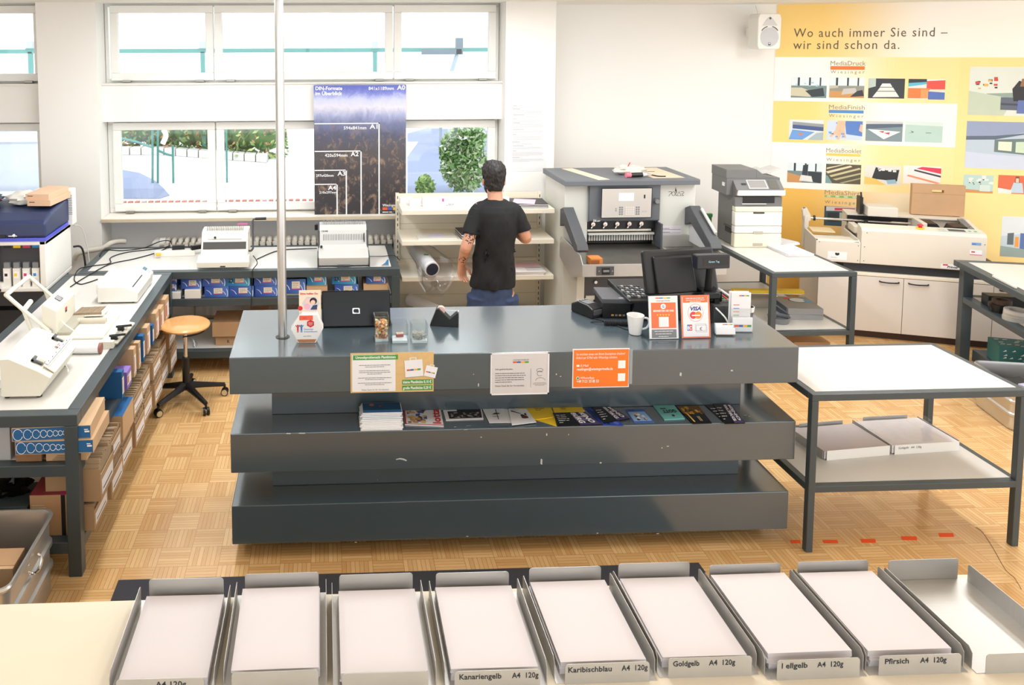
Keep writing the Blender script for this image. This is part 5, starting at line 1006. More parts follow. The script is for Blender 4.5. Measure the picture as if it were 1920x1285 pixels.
elR = rel(pw(984, 443)) + Vector((0, -.02, 0)); wrR = Vector((elR.x-.05, .3, elR.z+.0))
zs = lambda y: pw(927, y).z
m = MB()
# head, face, ears, neck
rings = []
for t, rx, ry, dy in ((-.118, .03, .035, .035), (-.105, .048, .055, .03), (-.075, .06, .074, .018), (-.03, .071, .088, .004), (.02, .075, .095, -.004), (.06, .072, .092, -.006), (.09, .058, .074, -.006), (.108, .03, .04, -.006)):
    rings.append(ell((hd.x, hd.y+dy, hd.z+t), rx, ry))
m.loft(rings, SKIN)
m.loft([ell((hd.x, hd.y+.085, hd.z-.052), .013, .02, 8), ell((hd.x, hd.y+.098, hd.z-.04), .014, .02, 8), ell((hd.x, hd.y+.085, hd.z-.005), .008, .014, 8), ell((hd.x, hd.y+.08, hd.z+.018), .006, .01, 8)], SKIN)
m.ball((hd.x, hd.y+.085, hd.z-.073), .022, .012, .006, SKIN, 8); m.ball((hd.x, hd.y+.083, hd.z-.085), .019, .012, .006, SKIN, 8); m.ball((hd.x, hd.y+.062, hd.z-.108), .018, .018, .012, SKIN, 8)
for s in (-1, 1): m.ball((hd.x+s*.078, hd.y-.012, hd.z-.028), .009, .018, .03, SKIN, 8); m.ball((hd.x+s*.03, hd.y+.078, hd.z+.014), .02, .012, .008, SKIN, 8)
nb = Vector((rel(pw(929, 380)).x, .0, zs(378)))
limb(m, [nb-Vector((0, .0, .06)), nb+Vector((0, .01, .02)), Vector((hd.x, hd.y-.01, hd.z-.06))], [.075, .056, .054], SKIN, 16)
# trunk under the clothes
tr = [(545, .13, .1, 922), (530, .125, .095, 924), (505, .115, .09, 926), (478, .11, .088, 927), (450, .118, .092, 928), (425, .128, .1, 930), (405, .13, .1, 930), (390, .12, .085, 930), (380, .085, .065, 930)]
m.loft([ell((rel(pw(c, y)).x, 0, zs(y)), rx*(.8 if y > 400 else .92), ry*(.8 if y > 400 else .92)) for y, rx, ry, c in tr], SKIN)
limb(m, [shL+Vector((.02, 0, -.005)), shL, elL, elL.lerp(wrL, .3), wrL], [.055, .05, .041, .043, .027], SKIN)
limb(m, [shR+Vector((-.02, 0, -.005)), shR, elR, elR.lerp(wrR, .3), wrR], [.055, .05, .043, .044, .028], SKIN)
def handmesh(m, wr, d, side, across, curl):
    """wrist, hand direction, palm normal, across = from little finger to thumb"""
    d = d.normalized(); across = (across - d*across.dot(d)).normalized(); nrm = d.cross(across)
    rings = []
    for t, w_, th in ((-.01, .026, .022), (.02, .034, .018), (.055, .04, .016), (.085, .041, .013)):
        c = wr+d*t; rings.append([c + across*w_*math.cos(2*math.pi*k/14) + nrm*th*math.sin(2*math.pi*k/14) for k in range(14)])
    m.loft([[tuple(p) for p in r_] for r_ in rings], SKIN)
    for k, (off, ln) in enumerate(((.031, .07), (.011, .079), (-.011, .074), (-.03, .058))):
        p = wr+d*.078+across*off; dd = d.copy(); pts = [p-d*.02, p]
        for j, f in enumerate((.45, .32, .26)):
            dd = (dd + nrm*side*curl*(.35+.22*j+.06*k)).normalized(); p = p+dd*ln*f; pts.append(p)
        m.tube(pts, [.0098, .0096, .0088, .008, .0062], SKIN, 8)
    p = wr+d*.028+across*.03; t = (d*.75+across*.62+nrm*side*.35).normalized(); p1 = p+t*.042; t2 = (d*.95+across*.15+nrm*side*.35).normalized(); p2 = p1+t2*.034
    m.tube([p-t*.015, p, p1, p2, p2+t2*.016], [.014, .014, .0115, .0098, .007], SKIN, 8)
handmesh(m, wrL, Vector((.06, .12, -1)), 1, Vector((.85, .5, 0)), .9)
handmesh(m, wrR, Vector((-.25, 1, -.15)), -1, Vector((-.6, .1, .8)), .8)
hip = zs(548)
fL, fR = Vector((-.13, -.02, 0)), Vector((.1, .05, 0))
limb(m, [Vector((-.075, 0, hip)), Vector((-.105, .02, .44)), Vector((fL.x, fL.y-.02, .1)), Vector((fL.x, fL.y-.01, .05))], [.085, .056, .04, .038], SKIN)
limb(m, [Vector((.07, 0, hip)), Vector((.085, .05, .44)), Vector((fR.x, fR.y-.02, .1)), Vector((fR.x, fR.y-.01, .05))], [.085, .056, .04, .038], SKIN)
body = remesh(m, .0045, 4, [SKIN, mat((62, 58, 62), .6, name='tattoo_ink')], 'body', man, colfn=lambda p: 1 if (p.center.y < wrL.y+.02 and ((p.center-(shL.lerp(elL, .78)+Vector((0, -.045, 0)))).length < .042 or (p.center-(elL.lerp(wrL, .72)+Vector((0, -.03, 0)))).length < .036) and mnoise.noise(Vector(p.center)*85) > .06) else 0)
m = MB(); m.loft([ell((rel(pw(c, y)).x, dy, zs(y)), rx, ry, 28) for y, rx, ry, c, dy in ((536, .168, .128, 923, 0), (522, .166, .128, 923.5, 0), (500, .155, .12, 926, 0), (478, .146, .116, 927, 0), (455, .15, .118, 928, 0), (430, .162, .124, 930, .0), (410, .168, .122, 930, 0), (396, .166, .112, 930, 0), (387, .148, .094, 930, 0), (380, .11, .08, 930, .005), (374, .072, .068, 929.5, .008))], SHIRT)
sl, sr = shL.lerp(elL, .72), shR.lerp(elR, .78)
limb(m, [shL+Vector((.07, 0, .02)), shL+Vector((.012, 0, .004)), shL+Vector((-.022, -.008, -.03)), sl], [.056, .06, .062, .062], SHIRT, 16); limb(m, [shR+Vector((-.07, 0, .02)), shR+Vector((-.012, 0, .004)), shR+Vector((.022, -.006, -.03)), sr], [.056, .06, .062, .064], SHIRT, 16)
def folds(c):
    return .013*mnoise.noise(Vector((c.x*9+c.z*5, c.y*4, c.z*2.6)))*(1 if c.z < zs(385) else .4) + .010*mnoise.noise(Vector((c.x*22-c.z*9, c.y*10, c.z*6+3)))*(1.3 if c.z < zs(470) else .7)
remesh(m, .007, 5, [SHIRT], 'tshirt', man, folds)
m = MB(); m.loft([ell((rel(pw(c, y)).x, 0, zs(y)), rx, ry, 24) for y, rx, ry, c in ((580, .14, .12, 921), (565, .158, .132, 921.5), (548, .155, .124, 922), (532, .148, .115, 923), (522, .145, .112, 924))], JEAN)
limb(m, [Vector((-.085, 0, hip-.03)), Vector((-.1, .0, hip-.16)), Vector((-.108, .02, .44)), Vector((fL.x, fL.y-.01, .07))], [.115, .1, .078, .066], JEAN, 16)
limb(m, [Vector((.075, 0, hip-.03)), Vector((.08, .01, hip-.16)), Vector((.085, .05, .44)), Vector((fR.x, fR.y-.01, .07))], [.115, .1, .078, .066], JEAN, 16)
remesh(m, .008, 4, [JEAN], 'jeans', man, lambda c: .006*mnoise.noise(Vector((c.x*14, c.y*14, c.z*20))))
m = MB()
for s in (-1, 1): m.box(s*.075-.045, s*.075+.045-.005, -.131, -.128, zs(566), zs(546), mat((44, 58, 88), .85, name='pocket_denim'))
m.build('pocket_patch', man) if False else None
for n_, f in (('shoe', fL), ('shoe', fR)):
    m = MB(); rings = []
    for y, w_, h in ((-.085, .03, .05), (-.06, .038, .075), (0, .04, .085), (.06, .042, .06), (.12, .044, .045), (.165, .035, .035), (.185, .015, .02)):
        rings.append([(f.x+w_*math.cos(2*math.pi*k/14), f.y+y, .002+max(0, h*.5+h*.5*math.sin(2*math.pi*k/14))) for k in range(14)])
    m.loft(rings, mat((44, 42, 44), .6, name='shoe_leather')); m.build('shoe', man)
m = MB(); rings = []
for t, rx, ry, dy in ((-.085, .045, .03, -.06), (-.07, .058, .05, -.045), (-.045, .069, .066, -.034), (-.01, .079, .082, -.022), (.03, .086, .096, -.012), (.07, .086, .1, -.006), (.1, .074, .088, 0), (.122, .05, .06, .004), (.13, .02, .03, .006)):
    rings.append(ell((hd.x, hd.y+dy, hd.z+t), rx, ry, 24))
m.loft(rings, HAIR)
remesh(m, .004, 1, [HAIR], 'hair', man, lambda c: .0085*mnoise.noise(Vector((c.x*42, c.y*42, c.z*22))) + .005*mnoise.noise(Vector((c.x*95, c.y*95, c.z*48))))
m = MB(); m.loft([ell((hd.x, hd.y+.034, hd.z-.126), .034, .04, 18), ell((hd.x, hd.y+.03, hd.z-.11), .052, .06, 18), ell((hd.x, hd.y+.02, hd.z-.08), .064, .077, 18), ell((hd.x, hd.y+.012, hd.z-.05), .067, .074, 18)], HAIR)
remesh(m, .005, 1, [HAIR], 'beard', man, lambda c: .003*mnoise.noise(Vector(c)*80))
for s in (-1, 1):
    m = MB(); m.ball((hd.x+s*.03, hd.y+.085, hd.z+.0), .011, .009, .009, WPLAST, 8); m.ball((hd.x+s*.03, hd.y+.0925, hd.z+.0), .005, .003, .005, BLACK, 8); m.build('eye', man)
# ================================================================ printed wall on the angled right wall
mr = thing('wall_mural', 'yellow and white printed wall covering the angled right wall, with photo rows and slogans', 'mural', tuple(WO+WN*.002), -20)
MWH = (250, 248, 242); MY1 = (252, 216, 132); MY2 = (253, 229, 164)
z = lambda x, y: PL(x, y)[1]
u = lambda x, y: PL(x, y)[0]
ub = (u(1455, 12), u(1452, 107), u(1448, 189), u(1445, 266), u(1437, 351))
zA, zB, zC, zD = z(1452, 107), z(1448, 189), z(1445, 266), z(1437, 351)
U3 = 4.4; uR = u(1793, 235)
m = MB(); m.xf = UPR
m.rect(.01, zA, U3, 2.848, grad(MY1, MWH, .35, 1.35, 0, .6, 'band_print')); m.rect(.01, zB, U3, zA, grad(MWH, MY2, .35, 1.1, 0, .6, 'band_print2')); m.rect(.01, zC, U3, zB, grad(MY1, MWH, .3, 1.0, 0, .6, 'band_print3'))
m.rect(.01, zD, U3, zC, grad(MWH, MY2, .4, 1.0, 0, .6, 'band_print4')); m.rect(.01, .02, U3, zD, grad((243, 190, 88), (252, 236, 204), .25, 1.25, 0, .6, 'band_print5')); m.rect(uR, .02, U3, zB, C(253, 226, 156, .6), .0006); m.rect(uR-.0, zB, U3, zA, C(253, 226, 156, .6), .0006)
m.build('printed_background', mr)
GI = mat((96, 88, 74), .7, name='warm_grey_ink'); GI2 = mat((150, 140, 122), .7, name='pale_grey_ink')
def mtext(s, x0, x1, yb, size, mt, bold=0, track=1.0):
    a = PL(x0, yb); b = PL(x1, yb); m.text(s, a[0], a[1], size, mt, dz=.0012, width=b[0]-a[0], bold=bold, track=track)
m = MB(); m.xf = UPR
mtext('Wo auch immer Sie sind –', 1488, 1776, 69.5, .118, GI, track=1.15); mtext('wir sind schon da.', 1487, 1686, 92, .118, GI, track=1.15)
m.build('slogan', mr)
for k, (t, x0, x1, yb, yw, bc) in enumerate((('MediaDruck', 1556, 1622, 122.5, 137.5, (240, 120, 44)), ('MediaFinish', 1553, 1620, 204.5, 219.5, (84, 142, 206)), ('MediaBooklet', 1548, 1614, 285.5, 301.5, (250, 206, 100)), ('MediaShirt', 1545, 1611, 364, 381, (128, 188, 110)))):
    m = MB(); m.xf = UPR; mtext(t, x0, x1, yb, .06, GI2); mtext('Wiesinger', x0+1, x1-1, yw, .042, GI2, track=1.5)
    a, b = PL(x0+1, yb+1.5), PL(x1-1, yb+8.5); m.rect(a[0], b[1], b[0], a[1], C(*bc), .0012)
    if k == 3:
        for j in range(4): m.disc(a[0]+(j+.5)*(b[0]-a[0])/4, (a[1]+b[1])/2, .02, C(196, 224, 186), .0016, 10, .009)
    m.build('section_heading', mr)
def photo(x0, y0, x1, y1, bgc, items, seed=1):
    a, b = PL(x0, y0), PL(x1, y1); w, h = b[0]-a[0], a[1]-b[1]; m = MB(); m.xf = T(a[0], 0, b[1]) @ UPR; m.rect(0, 0, w, h, C(*bgc), .0014)
    for i, it in enumerate(items):
        c = C(*it[0])
        if it[1] == 'b':
            rr = random.Random(seed+i)
            for k in range(it[6]):
                x, y = rr.uniform(it[2], it[4]), rr.uniform(it[3], it[5]); s = it[7]*rr.uniform(.5, 1); m.rect(x*w, y*h, min(w, (x+s)*w), min(h, (y+s)*h), c, .0017+i*.0002+k*.00001)
        else: m.add([(x*w, y*h, .0016+i*.0002) for x, y in it[1:]], [tuple(range(len(it)-1))], c)
    m.build('photo', mr)
TEAL = (150, 190, 190); DK = (52, 60, 66); WD = (206, 150, 92)
win = lambda s=0: [((224, 236, 240), (.0, .6), (1, .6), (1, 1), (0, 1)), (DK, (.18, .6), (.24, .6), (.24, 1), (.18, 1)), (DK, (.5, .6), (.55, .6), (.55, 1), (.5, 1)), (DK, (.8, .6), (.84, .6), (.84, 1), (.8, 1))]
photo(1484, 145, 1549, 184, (120, 140, 140), win()+[((206, 200, 172), (0, .1), (.55, .05), (.6, .3), (.3, .5), (0, .5)), (DK, (.4, .35), (.9, .5), (.95, .1), (.6, .05)), ((160, 200, 220), 'b', .0, .55, .8, .9, 6, .08)], 3)
photo(1556, 145.5, 1619.5, 184, (150, 150, 140), win()+[(WD, (0, 0), (1, 0), (1, .3), (0, .35)), ((200, 196, 190), (.35, .15), (.8, .25), (.75, .5), (.4, .45)), (DK, (.6, .05), (1, .1), (.95, .4), (.8, .35)), ((196, 190, 170), (0, .45), (.25, .5), (.25, .62), (0, .6))], 4)
photo(1629, 147, 1695, 185, (58, 62, 68), [((190, 206, 200), (.0, .5), (.2, .6), (.2, 1), (0, 1)), ((236, 236, 230), (.12, .05), (.86, .08), (.68, .55), (.32, .55)), ((246, 246, 240), (.32, .58), (.66, .58), (.6, .75), (.38, .75)), (DK, (.22, .34), (.76, .35), (.75, .38), (.23, .37))], 5)
photo(1703.6, 148, 1770.5, 187, (236, 232, 228), [(DK, (0, .8), (.5, .8), (.5, 1), (0, 1)), ((96, 190, 220), (0, .62), (.5, .75), (.5, .86), (0, .8)), ((232, 84, 76), (.5, .5), (1, .5), (1, .95), (.5, .9)), ((240, 130, 72), (0, .05), (.55, .05), (.62, .55), (0, .55)), ((250, 160, 100), (.35, .05), (.55, .05), (.55, .5), (.35, .5)), ((86, 116, 190), (.55, 0), (1, 0), (1, .35), (.55, .4)), ((240, 226, 206), (.55, .4), (1, .35), (1, .48), (.6, .5))], 6)
photo(1480, 224, 1543, 263, (220, 226, 226), [((70, 90, 140), (.1, .55), (1, .45), (1, .65), (.1, .75)), ((150, 156, 160), (.1, .75), (1, .65), (1, .8), (.1, .9)), ((110, 160, 220), (0, .0), (.4, .0), (.75, .4), (.1, .5)), ((220, 130, 90), (.3, .2), (.42, .3), (.4, .36), (.26, .3)), ((170, 186, 190), (.55, 0), (1, 0), (1, .4), (.8, .35))], 7)
photo(1551, 226, 1616, 263, (206, 220, 236), [((90, 130, 200), (.55, .3), (1, .2), (1, 1), (.5, 1)), ((120, 160, 206), 'b', 0, .1, .5, .9, 14, .1), ((236, 190, 160), (.3, 1), (.52, 1), (.5, .5), (.56, .1), (.46, .1), (.42, .3), (.36, .0), (.28, .02), (.26, .3), (.12, .1), (.08, .18), (.24, .5)), ((236, 190, 160), (.9, .5), (1, .4), (1, .8), (.94, .85))], 8)
photo(1624, 227, 1691, 266, (130, 150, 156), [((90, 106, 126), (0, .6), (1, .75), (1, 1), (0, .85)), ((240, 240, 240), (.05, .6), (.95, .5), (.5, .1)), ((206, 60, 70), (.35, .5), (.5, .52), (.48, .42)), ((206, 60, 70), (.5, .42), (.66, .46), (.64, .34)), ((206, 206, 206), (0, .85), (1, .9), (1, 1), (0, 1))], 9)
photo(1698, 228, 1766, 268, (186, 214, 206), [((90, 110, 108), (.06, .42), (.24, .5), (.14, .56), (.2, .46)), ((90, 110, 108), (.5, .95), (.8, .86), (.78, .9), (.5, .98)), ((110, 130, 126), (.55, .45), (.7, .45), (.7, .48), (.55, .48)), ((216, 232, 226), (0, .85), (1, .8), (1, 1), (0, 1))], 10)
photo(1477, 305, 1540, 344, (120, 140, 140), win()+[(WD, (0, 0), (.4, 0), (.5, .3), (0, .5)), (DK, (.42, .2), (.58, .2), (.6, .95), (.45, .9)), (DK, (.6, .1), (1, .0), (1, .55), (.6, .6)), ((230, 230, 226), (.35, .1), (.75, .05), (.7, .35), (.4, .4))], 11)
photo(1549, 307, 1613, 346, (90, 84, 66), [((226, 214, 176), (.0, .6+.0), (.7, .95), (.75, .88), (.06, .5)), ((226, 214, 176), (.02, .8), (.5, 1), (.56, 1), (.02, .72)), ((206, 194, 150), (.1, .4), (.95, .85), (1, .78), (.16, .32)), ((190, 180, 140), (.2, .22), (1, .6), (1, .52), (.3, .16)), ((170, 160, 120), (.4, .05), (1, .35), (1, .28), (.5, .02)), ((120, 160, 160), (0, 0), (.2, 0), (.05, .4), (0, .4))], 12)
photo(1622, 309, 1688, 348, (226, 226, 216), [((48, 50, 52), (.2, .3), (.9, .2), (.95, .8), (.6, .75), (.3, .9)), ((240, 200, 110), (0, 0), (.6, .0), (.3, .3), (0, .4)), ((150, 190, 210), (.65, .05), (.9, .1), (.85, .3), (.6, .25)), ((236, 236, 230), 'b', .2, .6, .8, .9, 8, .1)], 13)
photo(1694, 310, 1763, 347, (240, 236, 232), [((220, 60, 90), (.35, .85), (1, .6), (1, .9), (.5, .95)), ((60, 64, 76), (.28, .72), (1, .4), (1, .5), (.3, .8)), ((236, 236, 236), (.2, .55), (1, .25), (1, .38), (.25, .66)), ((240, 150, 110), (.1, .42), (.9, .05), (1, .1), (.14, .5))], 14)
photo(1546, 386, 1608, 426, (60, 84, 96), [((206, 206, 206), (.05, .75), (.95, .8), (.95, 1), (.05, .98)), ((214, 60, 76), (.3, .8), (.9, .84), (.9, .95), (.3, .92)), (DK, (.1, .2), (.7, .25), (.7, .7), (.1, .68)), ((170, 190, 180), (.45, .35), (.6, .35), (.6, .7), (.45, .7)), ((70, 130, 200), (.75, .3), (.95, .3), (.95, .6), (.75, .6))], 15)
photo(1819, 125, 1985, 219, (222, 230, 222), [((150, 170, 160), (.2, .2), (.9, .25), (.9, .5), (.2, .45)), ((196, 210, 190), (0, .0), (.4, .0), (.5, .35), (0, .5)), ((60, 66, 72), 'b', .02, .5, .3, .75, 7, .05), ((230, 180, 90), 'b', .02, .5, .3, .75, 3, .05), ((206, 80, 60), 'b', .02, .55, .3, .78, 4, .05), ((96, 106, 122), (.36, .38), (1, .34), (1, .1), (.36, .12)), ((66, 76, 92), (.36, .26), (1, .22), (1, .18), (.36, .22)), ((50, 50, 54), (.5, .3), (.66, .3), (.68, .62), (.55, .72), (.48, .55)), ((150, 110, 80), (.56, .6), (.66, .6), (.64, .76), (.58, .76)), ((100, 120, 180), (.54, .05), (.64, .05), (.66, .32), (.55, .32))], 16)
photo(1813, 227, 1990, 321, (190, 206, 222), [((150, 164, 196), (0, .6), (.6, .78), (1, .75), (1, 1), (0, 1)), ((96, 110, 130), (0, .6), (.3, .62), (.75, .8), (.3, .7), (0, .68)), ((206, 216, 236), (0, 0), (1, 0), (1, .25), (.3, .3), (0, .35)), ((110, 130, 130), (.3, .36), (1, .26), (1, .7), (.3, .62)), ((226, 236, 214), (.34, .4), (.48, .38), (.48, .58), (.34, .58)), ((206, 226, 200), (.52, .36), (.7, .34), (.7, .6), (.52, .58)), ((170, 196, 190), (.75, .32), (1, .3), (1, .64), (.75, .62))], 17)
photo(1807, 327, 1861, 363, (186, 214, 210), [((226, 232, 226), 'b', 0, .4, .9, .9, 12, .15), (DK, 'b', .1, .4, .9, .8, 6, .07), ((206, 150, 90), (0, 0), (1, 0), (1, .12), (0, .2)), ((210, 226, 220), (.55, .1), (.9, .1), (.9, .45), (.55, .45))], 18)
photo(1872, 328, 1935, 365, (220, 110, 76), [((190, 210, 226), (.35, .05), (.75, .05), (.7, .6), (.45, .62)), ((120, 80, 60), (.48, .6), (.62, .6), (.6, .95), (.5, .95)), ((236, 200, 176), (.5, .62), (.6, .62), (.59, .85), (.51, .85)), ((236, 232, 230), (0, .0), (.4, .0), (.4, .2), (0, .3))], 19)
photo(1879, 405, 1995, 488, (196, 214, 226), [((220, 230, 236), (0, .5), (1, .75), (1, 1), (0, 1)), ((96, 110, 120), (.1, .3), (.2, .3), (.2, .6), (.1, .58)), ((90, 120, 180), (.3, .2), (.6, .12), (.6, .6), (.3, .6)), ((240, 160, 80), (.22, .25), (.28, .25), (.28, .5), (.22, .5)), ((150, 170, 170), (0, 0), (1, 0), (1, .12), (0, .26))], 20)
# ---- loudspeaker
sp = thing('wall_speaker', 'white loudspeaker mounted high on the wall beside the yellow mural', 'speaker', (4.05, 7.36, 2.425), 4)
m = MB(); P = []
for zz, w_ in ((0, .1), (.03, .112), (.28, .116), (.315, .104), (.325, .09)):
    P.append([(-w_, -.1, zz), (w_, -.1, zz), (w_*.75, .1, zz), (-w_*.75, .1, zz)])
m.loft(P, WPLAST, sm=False); m.build('cabinet', sp, bevel=.012, seg=3)
m = MB(); m.xf = T(0, -.1005, 0) @ UPR; m.disc(.0, .11, .088, mat((196, 198, 200), .5, name='speaker_mesh'), .002, 36); m.build('woofer_grille', sp)
m = MB(); m.xf = T(0, -.1005, 0) @ UPR; m.add([(-.02, .285, .003), (.02, .285, .003), (.075, .215, .001), (-.075, .215, .001)], [(0, 1, 2, 3)], mat((206, 206, 204), .5, name='horn')); m.disc(0, .282, .012, GREY, .004); m.disc(0, .282, .006, BLACK, .0045)
for s in (-1, 1):
    for k in range(5):
        a = math.radians(90-s*(14+k*8)); b = math.radians(90-s*(22+k*8)); m.add([(.094*math.cos(a), .112+.094*math.sin(a), .003), (.094*math.cos(b), .112+.094*math.sin(b), .003), (.101*math.cos(b), .112+.101*math.sin(b), .003), (.101*math.cos(a), .112+.101*math.sin(a), .003)], [(0, 1, 2, 3)], BLACK)
m.build('horn', sp)
m = MB(); m.xf = T(0, -.1005, 0) @ UPR; m.rect(-.012, .036, .012, .06, DGREY, .003); m.rect(-.008, .048, .008, .056, WINK, .0035); m.build('badge', sp)
m = MB(); m.box(-.03, .03, .1, .225, .12, .2, WPLAST); m.build('bracket', sp, bevel=.004)
m = MB(); m.tube(smoothpts([(.02, .11, .3), (.05, .18, .36), (.06, .225, .41)], 5), .004, WPLAST, 6); m.build('lead', sp)
# ---- sideboard and wide-format printer, parallel to the angled wall
SBM = mat((222, 216, 208), .5, var=.02, name='sideboard_laminate')
sb = thing('sideboard', 'low beige sideboard with black bow handles under the wide-format printer', 'cabinet', tuple(WO), -20)
m = MB(); m.box(.235, 2.1, -.978, -.3, .06, .535, SBM); m.box(.27, 2.06, -.95, -.33, 0, .06, mat((70, 50, 42), .6, name='plinth_brown')); m.build('carcass', sb, bevel=.002)
m = MB(); m.box(.225, 2.11, -1.0, -.29, .537, .562, CREAM); m.build('worktop', sb, bevel=.003)
for x0, x1, hx in ((.237, .863, .76), (.867, 1.49, .97), (1.494, 2.098, 1.6)):
    m = MB(); m.box(x0, x1, -.998, -.98, .065, .533, SBM); d = m.build('door', sb, bevel=.002)
    m = MB(); m.tube(smoothpts([(hx-.07, -.998, .5), (hx-.06, -1.012, .497), (hx, -1.022, .495), (hx+.06, -1.012, .497), (hx+.07, -.998, .5)], 4), .0055, BLACK, 8); m.build('handle', d)
MACH = mat((222, 214, 200), .45, var=.02, name='machine_cream')
wf = thing('wide_format_printer', 'wide cream printing machine with a steel rod and red emergency button on the sideboard', 'printer', tuple(WO), -20)
m = MB(); m.box(.43, 1.62, -.96, -.35, .563, .636, mat((40, 42, 46), .5, name='black_frame')); m.build('base_frame', wf)
m = MB(); m.prism([(-.99, .636), (-.99, .915), (-.97, .94), (-.86, .955), (-.86, .636)], .545, 1.43, 'x', MACH); m.build('front_cover', wf, bevel=.005)
m = MB(); m.prism([(-.99, .636), (-.99, .81), (-.96, .825), (-.96, .636)], .21, .543, 'x', MACH); m.box(.21, .225, -.96, -.5, .636, .82, MACH); m.box(.225, .543, -.96, -.5, .636, .76, mat((196, 190, 160), .5, name='tray_inside')); m.box(.53, .543, -.96, -.5, .636, .83, MACH); m.build('left_tray', wf, bevel=.003)
m = MB(); m.box(.24, .53, -.9, -.72, .79, .8, MACH); m.box(.24, .42, -.7, -.52, .82, .83, mat((226, 206, 166), .5, name='tray_flap')); m.tube([(.212, -.992, .822), (.24, -.96, .8), (.53, -.985, .812)], .004, BLACK, 6); m.build('tray_flaps', wf, bevel=.002)
m = MB(); m.box(.205, .24, -.55, -.45, .636, .93, MACH); m.prism([(.19, .98), (.225, 1.0), (.26, .93), (.26, .88), (.2, .88)], -.53, -.47, 'y', MACH); m.cyl((.21, -.5, .985), (.21, -.5, 1.0), .012, None, GREY, 8); m.build('roll_bracket', wf, bevel=.004)
m = MB(); m.cyl((.26, -.5, .905), (1.04, -.5, .9), .011, None, CHROME, 12); m.cyl((.285, -.5, .905), (.3, -.5, .905), .024, None, BLACK, 14); m.build('steel_rod', wf)
m = MB(); m.box(.56, 1.43, -.42, -.3, .636, .95, MACH); m.prism([(-.46, .94), (-.46, .955), (-.3, .965), (-.3, .94)], .56, 1.44, 'x', MACH); m.box(.56, 1.42, -.8, -.42, .636, .84, mat((120, 116, 110), .5, name='machine_bed')); m.box(.57, 1.04, -.45, -.425, .87, .935, BLACK); m.build('rear_body', wf, bevel=.003)
m = MB(); m.box(.55, .6, -.75, -.55, .84, .9, MACH); m.cyl((.6, -.66, .88), (.63, -.66, .88), .04, None, DGREY, 14); m.cyl((.66, -.6, .88), (.69, -.6, .88), .045, None, BLACK, 14); m.build('drive_unit', wf, bevel=.004)
m = MB(); m.prism([(1.07, .87), (1.07, .955), (1.17, .955), (1.22, .89), (1.27, .89), (1.29, .935), (1.39, .94), (1.39, .87)], -.72, -.55, 'y', BLACK); m.box(1.05, 1.09, -.75, -.5, .84, .96, MACH); m.box(1.09, 1.4, -.8, -.74, .845, .875, SILV); m.build('print_carriage', wf, bevel=.004)
m = MB()
for k in range(4): m.box(1.11+k*.075, 1.16+k*.075, -.802, -.8, .85, .868, BLACK)
m.tube(smoothpts([(1.38, -.7, .88), (1.42, -.66, .93), (1.45, -.62, .9), (1.44, -.66, .86), (1.4, -.7, .9)], 5), .005, mat((120, 104, 70), .5, name='brown_wire'), 6); m.build('carriage_fittings', wf)
m = MB(); m.prism([(-.86, .84), (-.86, .9), (-.5, .965), (-.3, .965), (-.3, .84)], 1.44, 1.47, 'x', MACH); m.prism([(-.86, .89), (-.86, .9), (-.46, .96), (-.46, .95)], 1.4, 1.47, 'x', GREY); m.build('end_cheek', wf)
m = MB(); m.cyl((.985, -.92, .946), (.985, -.92, .956), .03, None, YEL, 18); m.cyl((.985, -.92, .956), (.985, -.92, .97), .014, None, RED, 14); m.cyl((.985, -.92, .97), (.985, -.92, .982), .022, .019, RED, 18); m.build('emergency_button', wf)
m = MB(); m.xf = T(0, -.97, .9415) @ R(7.8, 'X'); m.rect(1.1, .01, 1.4, .085, C(206, 214, 204), .0); m.rect(1.18, .025, 1.3, .075, DGREY, .001); m.rect(1.32, .035, 1.34, .06, C(130, 160, 170), .001); m.rect(1.36, .035, 1.38, .06, C(110, 170, 110), .001); m.lines(1.11, .06, .06, 3, .016, .006, GREY, .001); m.build('control_panel', wf)
m = MB(); m.xf = T(0, -.9905, 0) @ UPR; m.rect(1.325, .85, 1.39, .872, C(120, 160, 210), .0006); m.lines(1.328, .856, .06, 1, .01, .012, CBLUE, .001); m.rect(1.315, .775, 1.4, .812, LG, .0006); m.rect(1.325, .79, 1.35, .8, RED, .001); m.rect(1.315, .77, 1.4, .775, C(214, 90, 90), .001)
m.rect(1.12, .645, 1.255, .682, LG, .0006); m.rect(1.135, .668, 1.17, .679, RED, .001); m.text('Printer', 1.165, .65, .024, INK, dz=.001, width=.08, bold=.0008, shear=.2); m.build('stickers', wf)
m = MB(); m.xf = T(0, -.9905, 0) @ UPR; m.rect(.3, .655, .445, .725, LG, .0006); m.add([(.355, .71, .001), (.362, .716, .001), (.372, .712, .001), (.382, .716, .001), (.389, .71, .001), (.386, .696, .001), (.372, .69, .001), (.358, .696, .001)], [(0, 1, 2, 3, 4, 5, 6, 7)], INK); m.lines(.325, .672, .1, 1, .01, .004, INK, .001); m.build('owner_label', wf)
m = MB()
for x, zz in ((.235, .8), (.525, .785), (.525, .66), (.57, .66), (.585, .9), (.57, .78), (1.415, .86)): m.xf = T(0, -.9905, 0) @ UPR; m.disc(x, zz, .004, DGREY, .0008, 8)
m.build('screw_heads', wf)
p = AW(.8, .5, .9655); m = MB(); m.box(-.115, .115, -.1, .1, 0, .085, MACH); tag(m.build('white_box', loc=tuple(p), rz=-20, bevel=.006), 'small cream box unit standing on top of the wide-format printer', 'box')
p = AW(.66, .45, .9655); m = MB(); m.box(-.012, .012, -.06, .06, 0, .15, BLACK); m.cyl((0, -.04, .15), (0, -.02, .19), .008, None, BLACK, 8); tag(m.build('black_bracket', loc=tuple(p), rz=-20, bevel=.003), 'black bracket standing left of the cream box on the wide-format printer', 'bracket')
p = AW(1.278, .36, .9655); m = MB(); w = .2
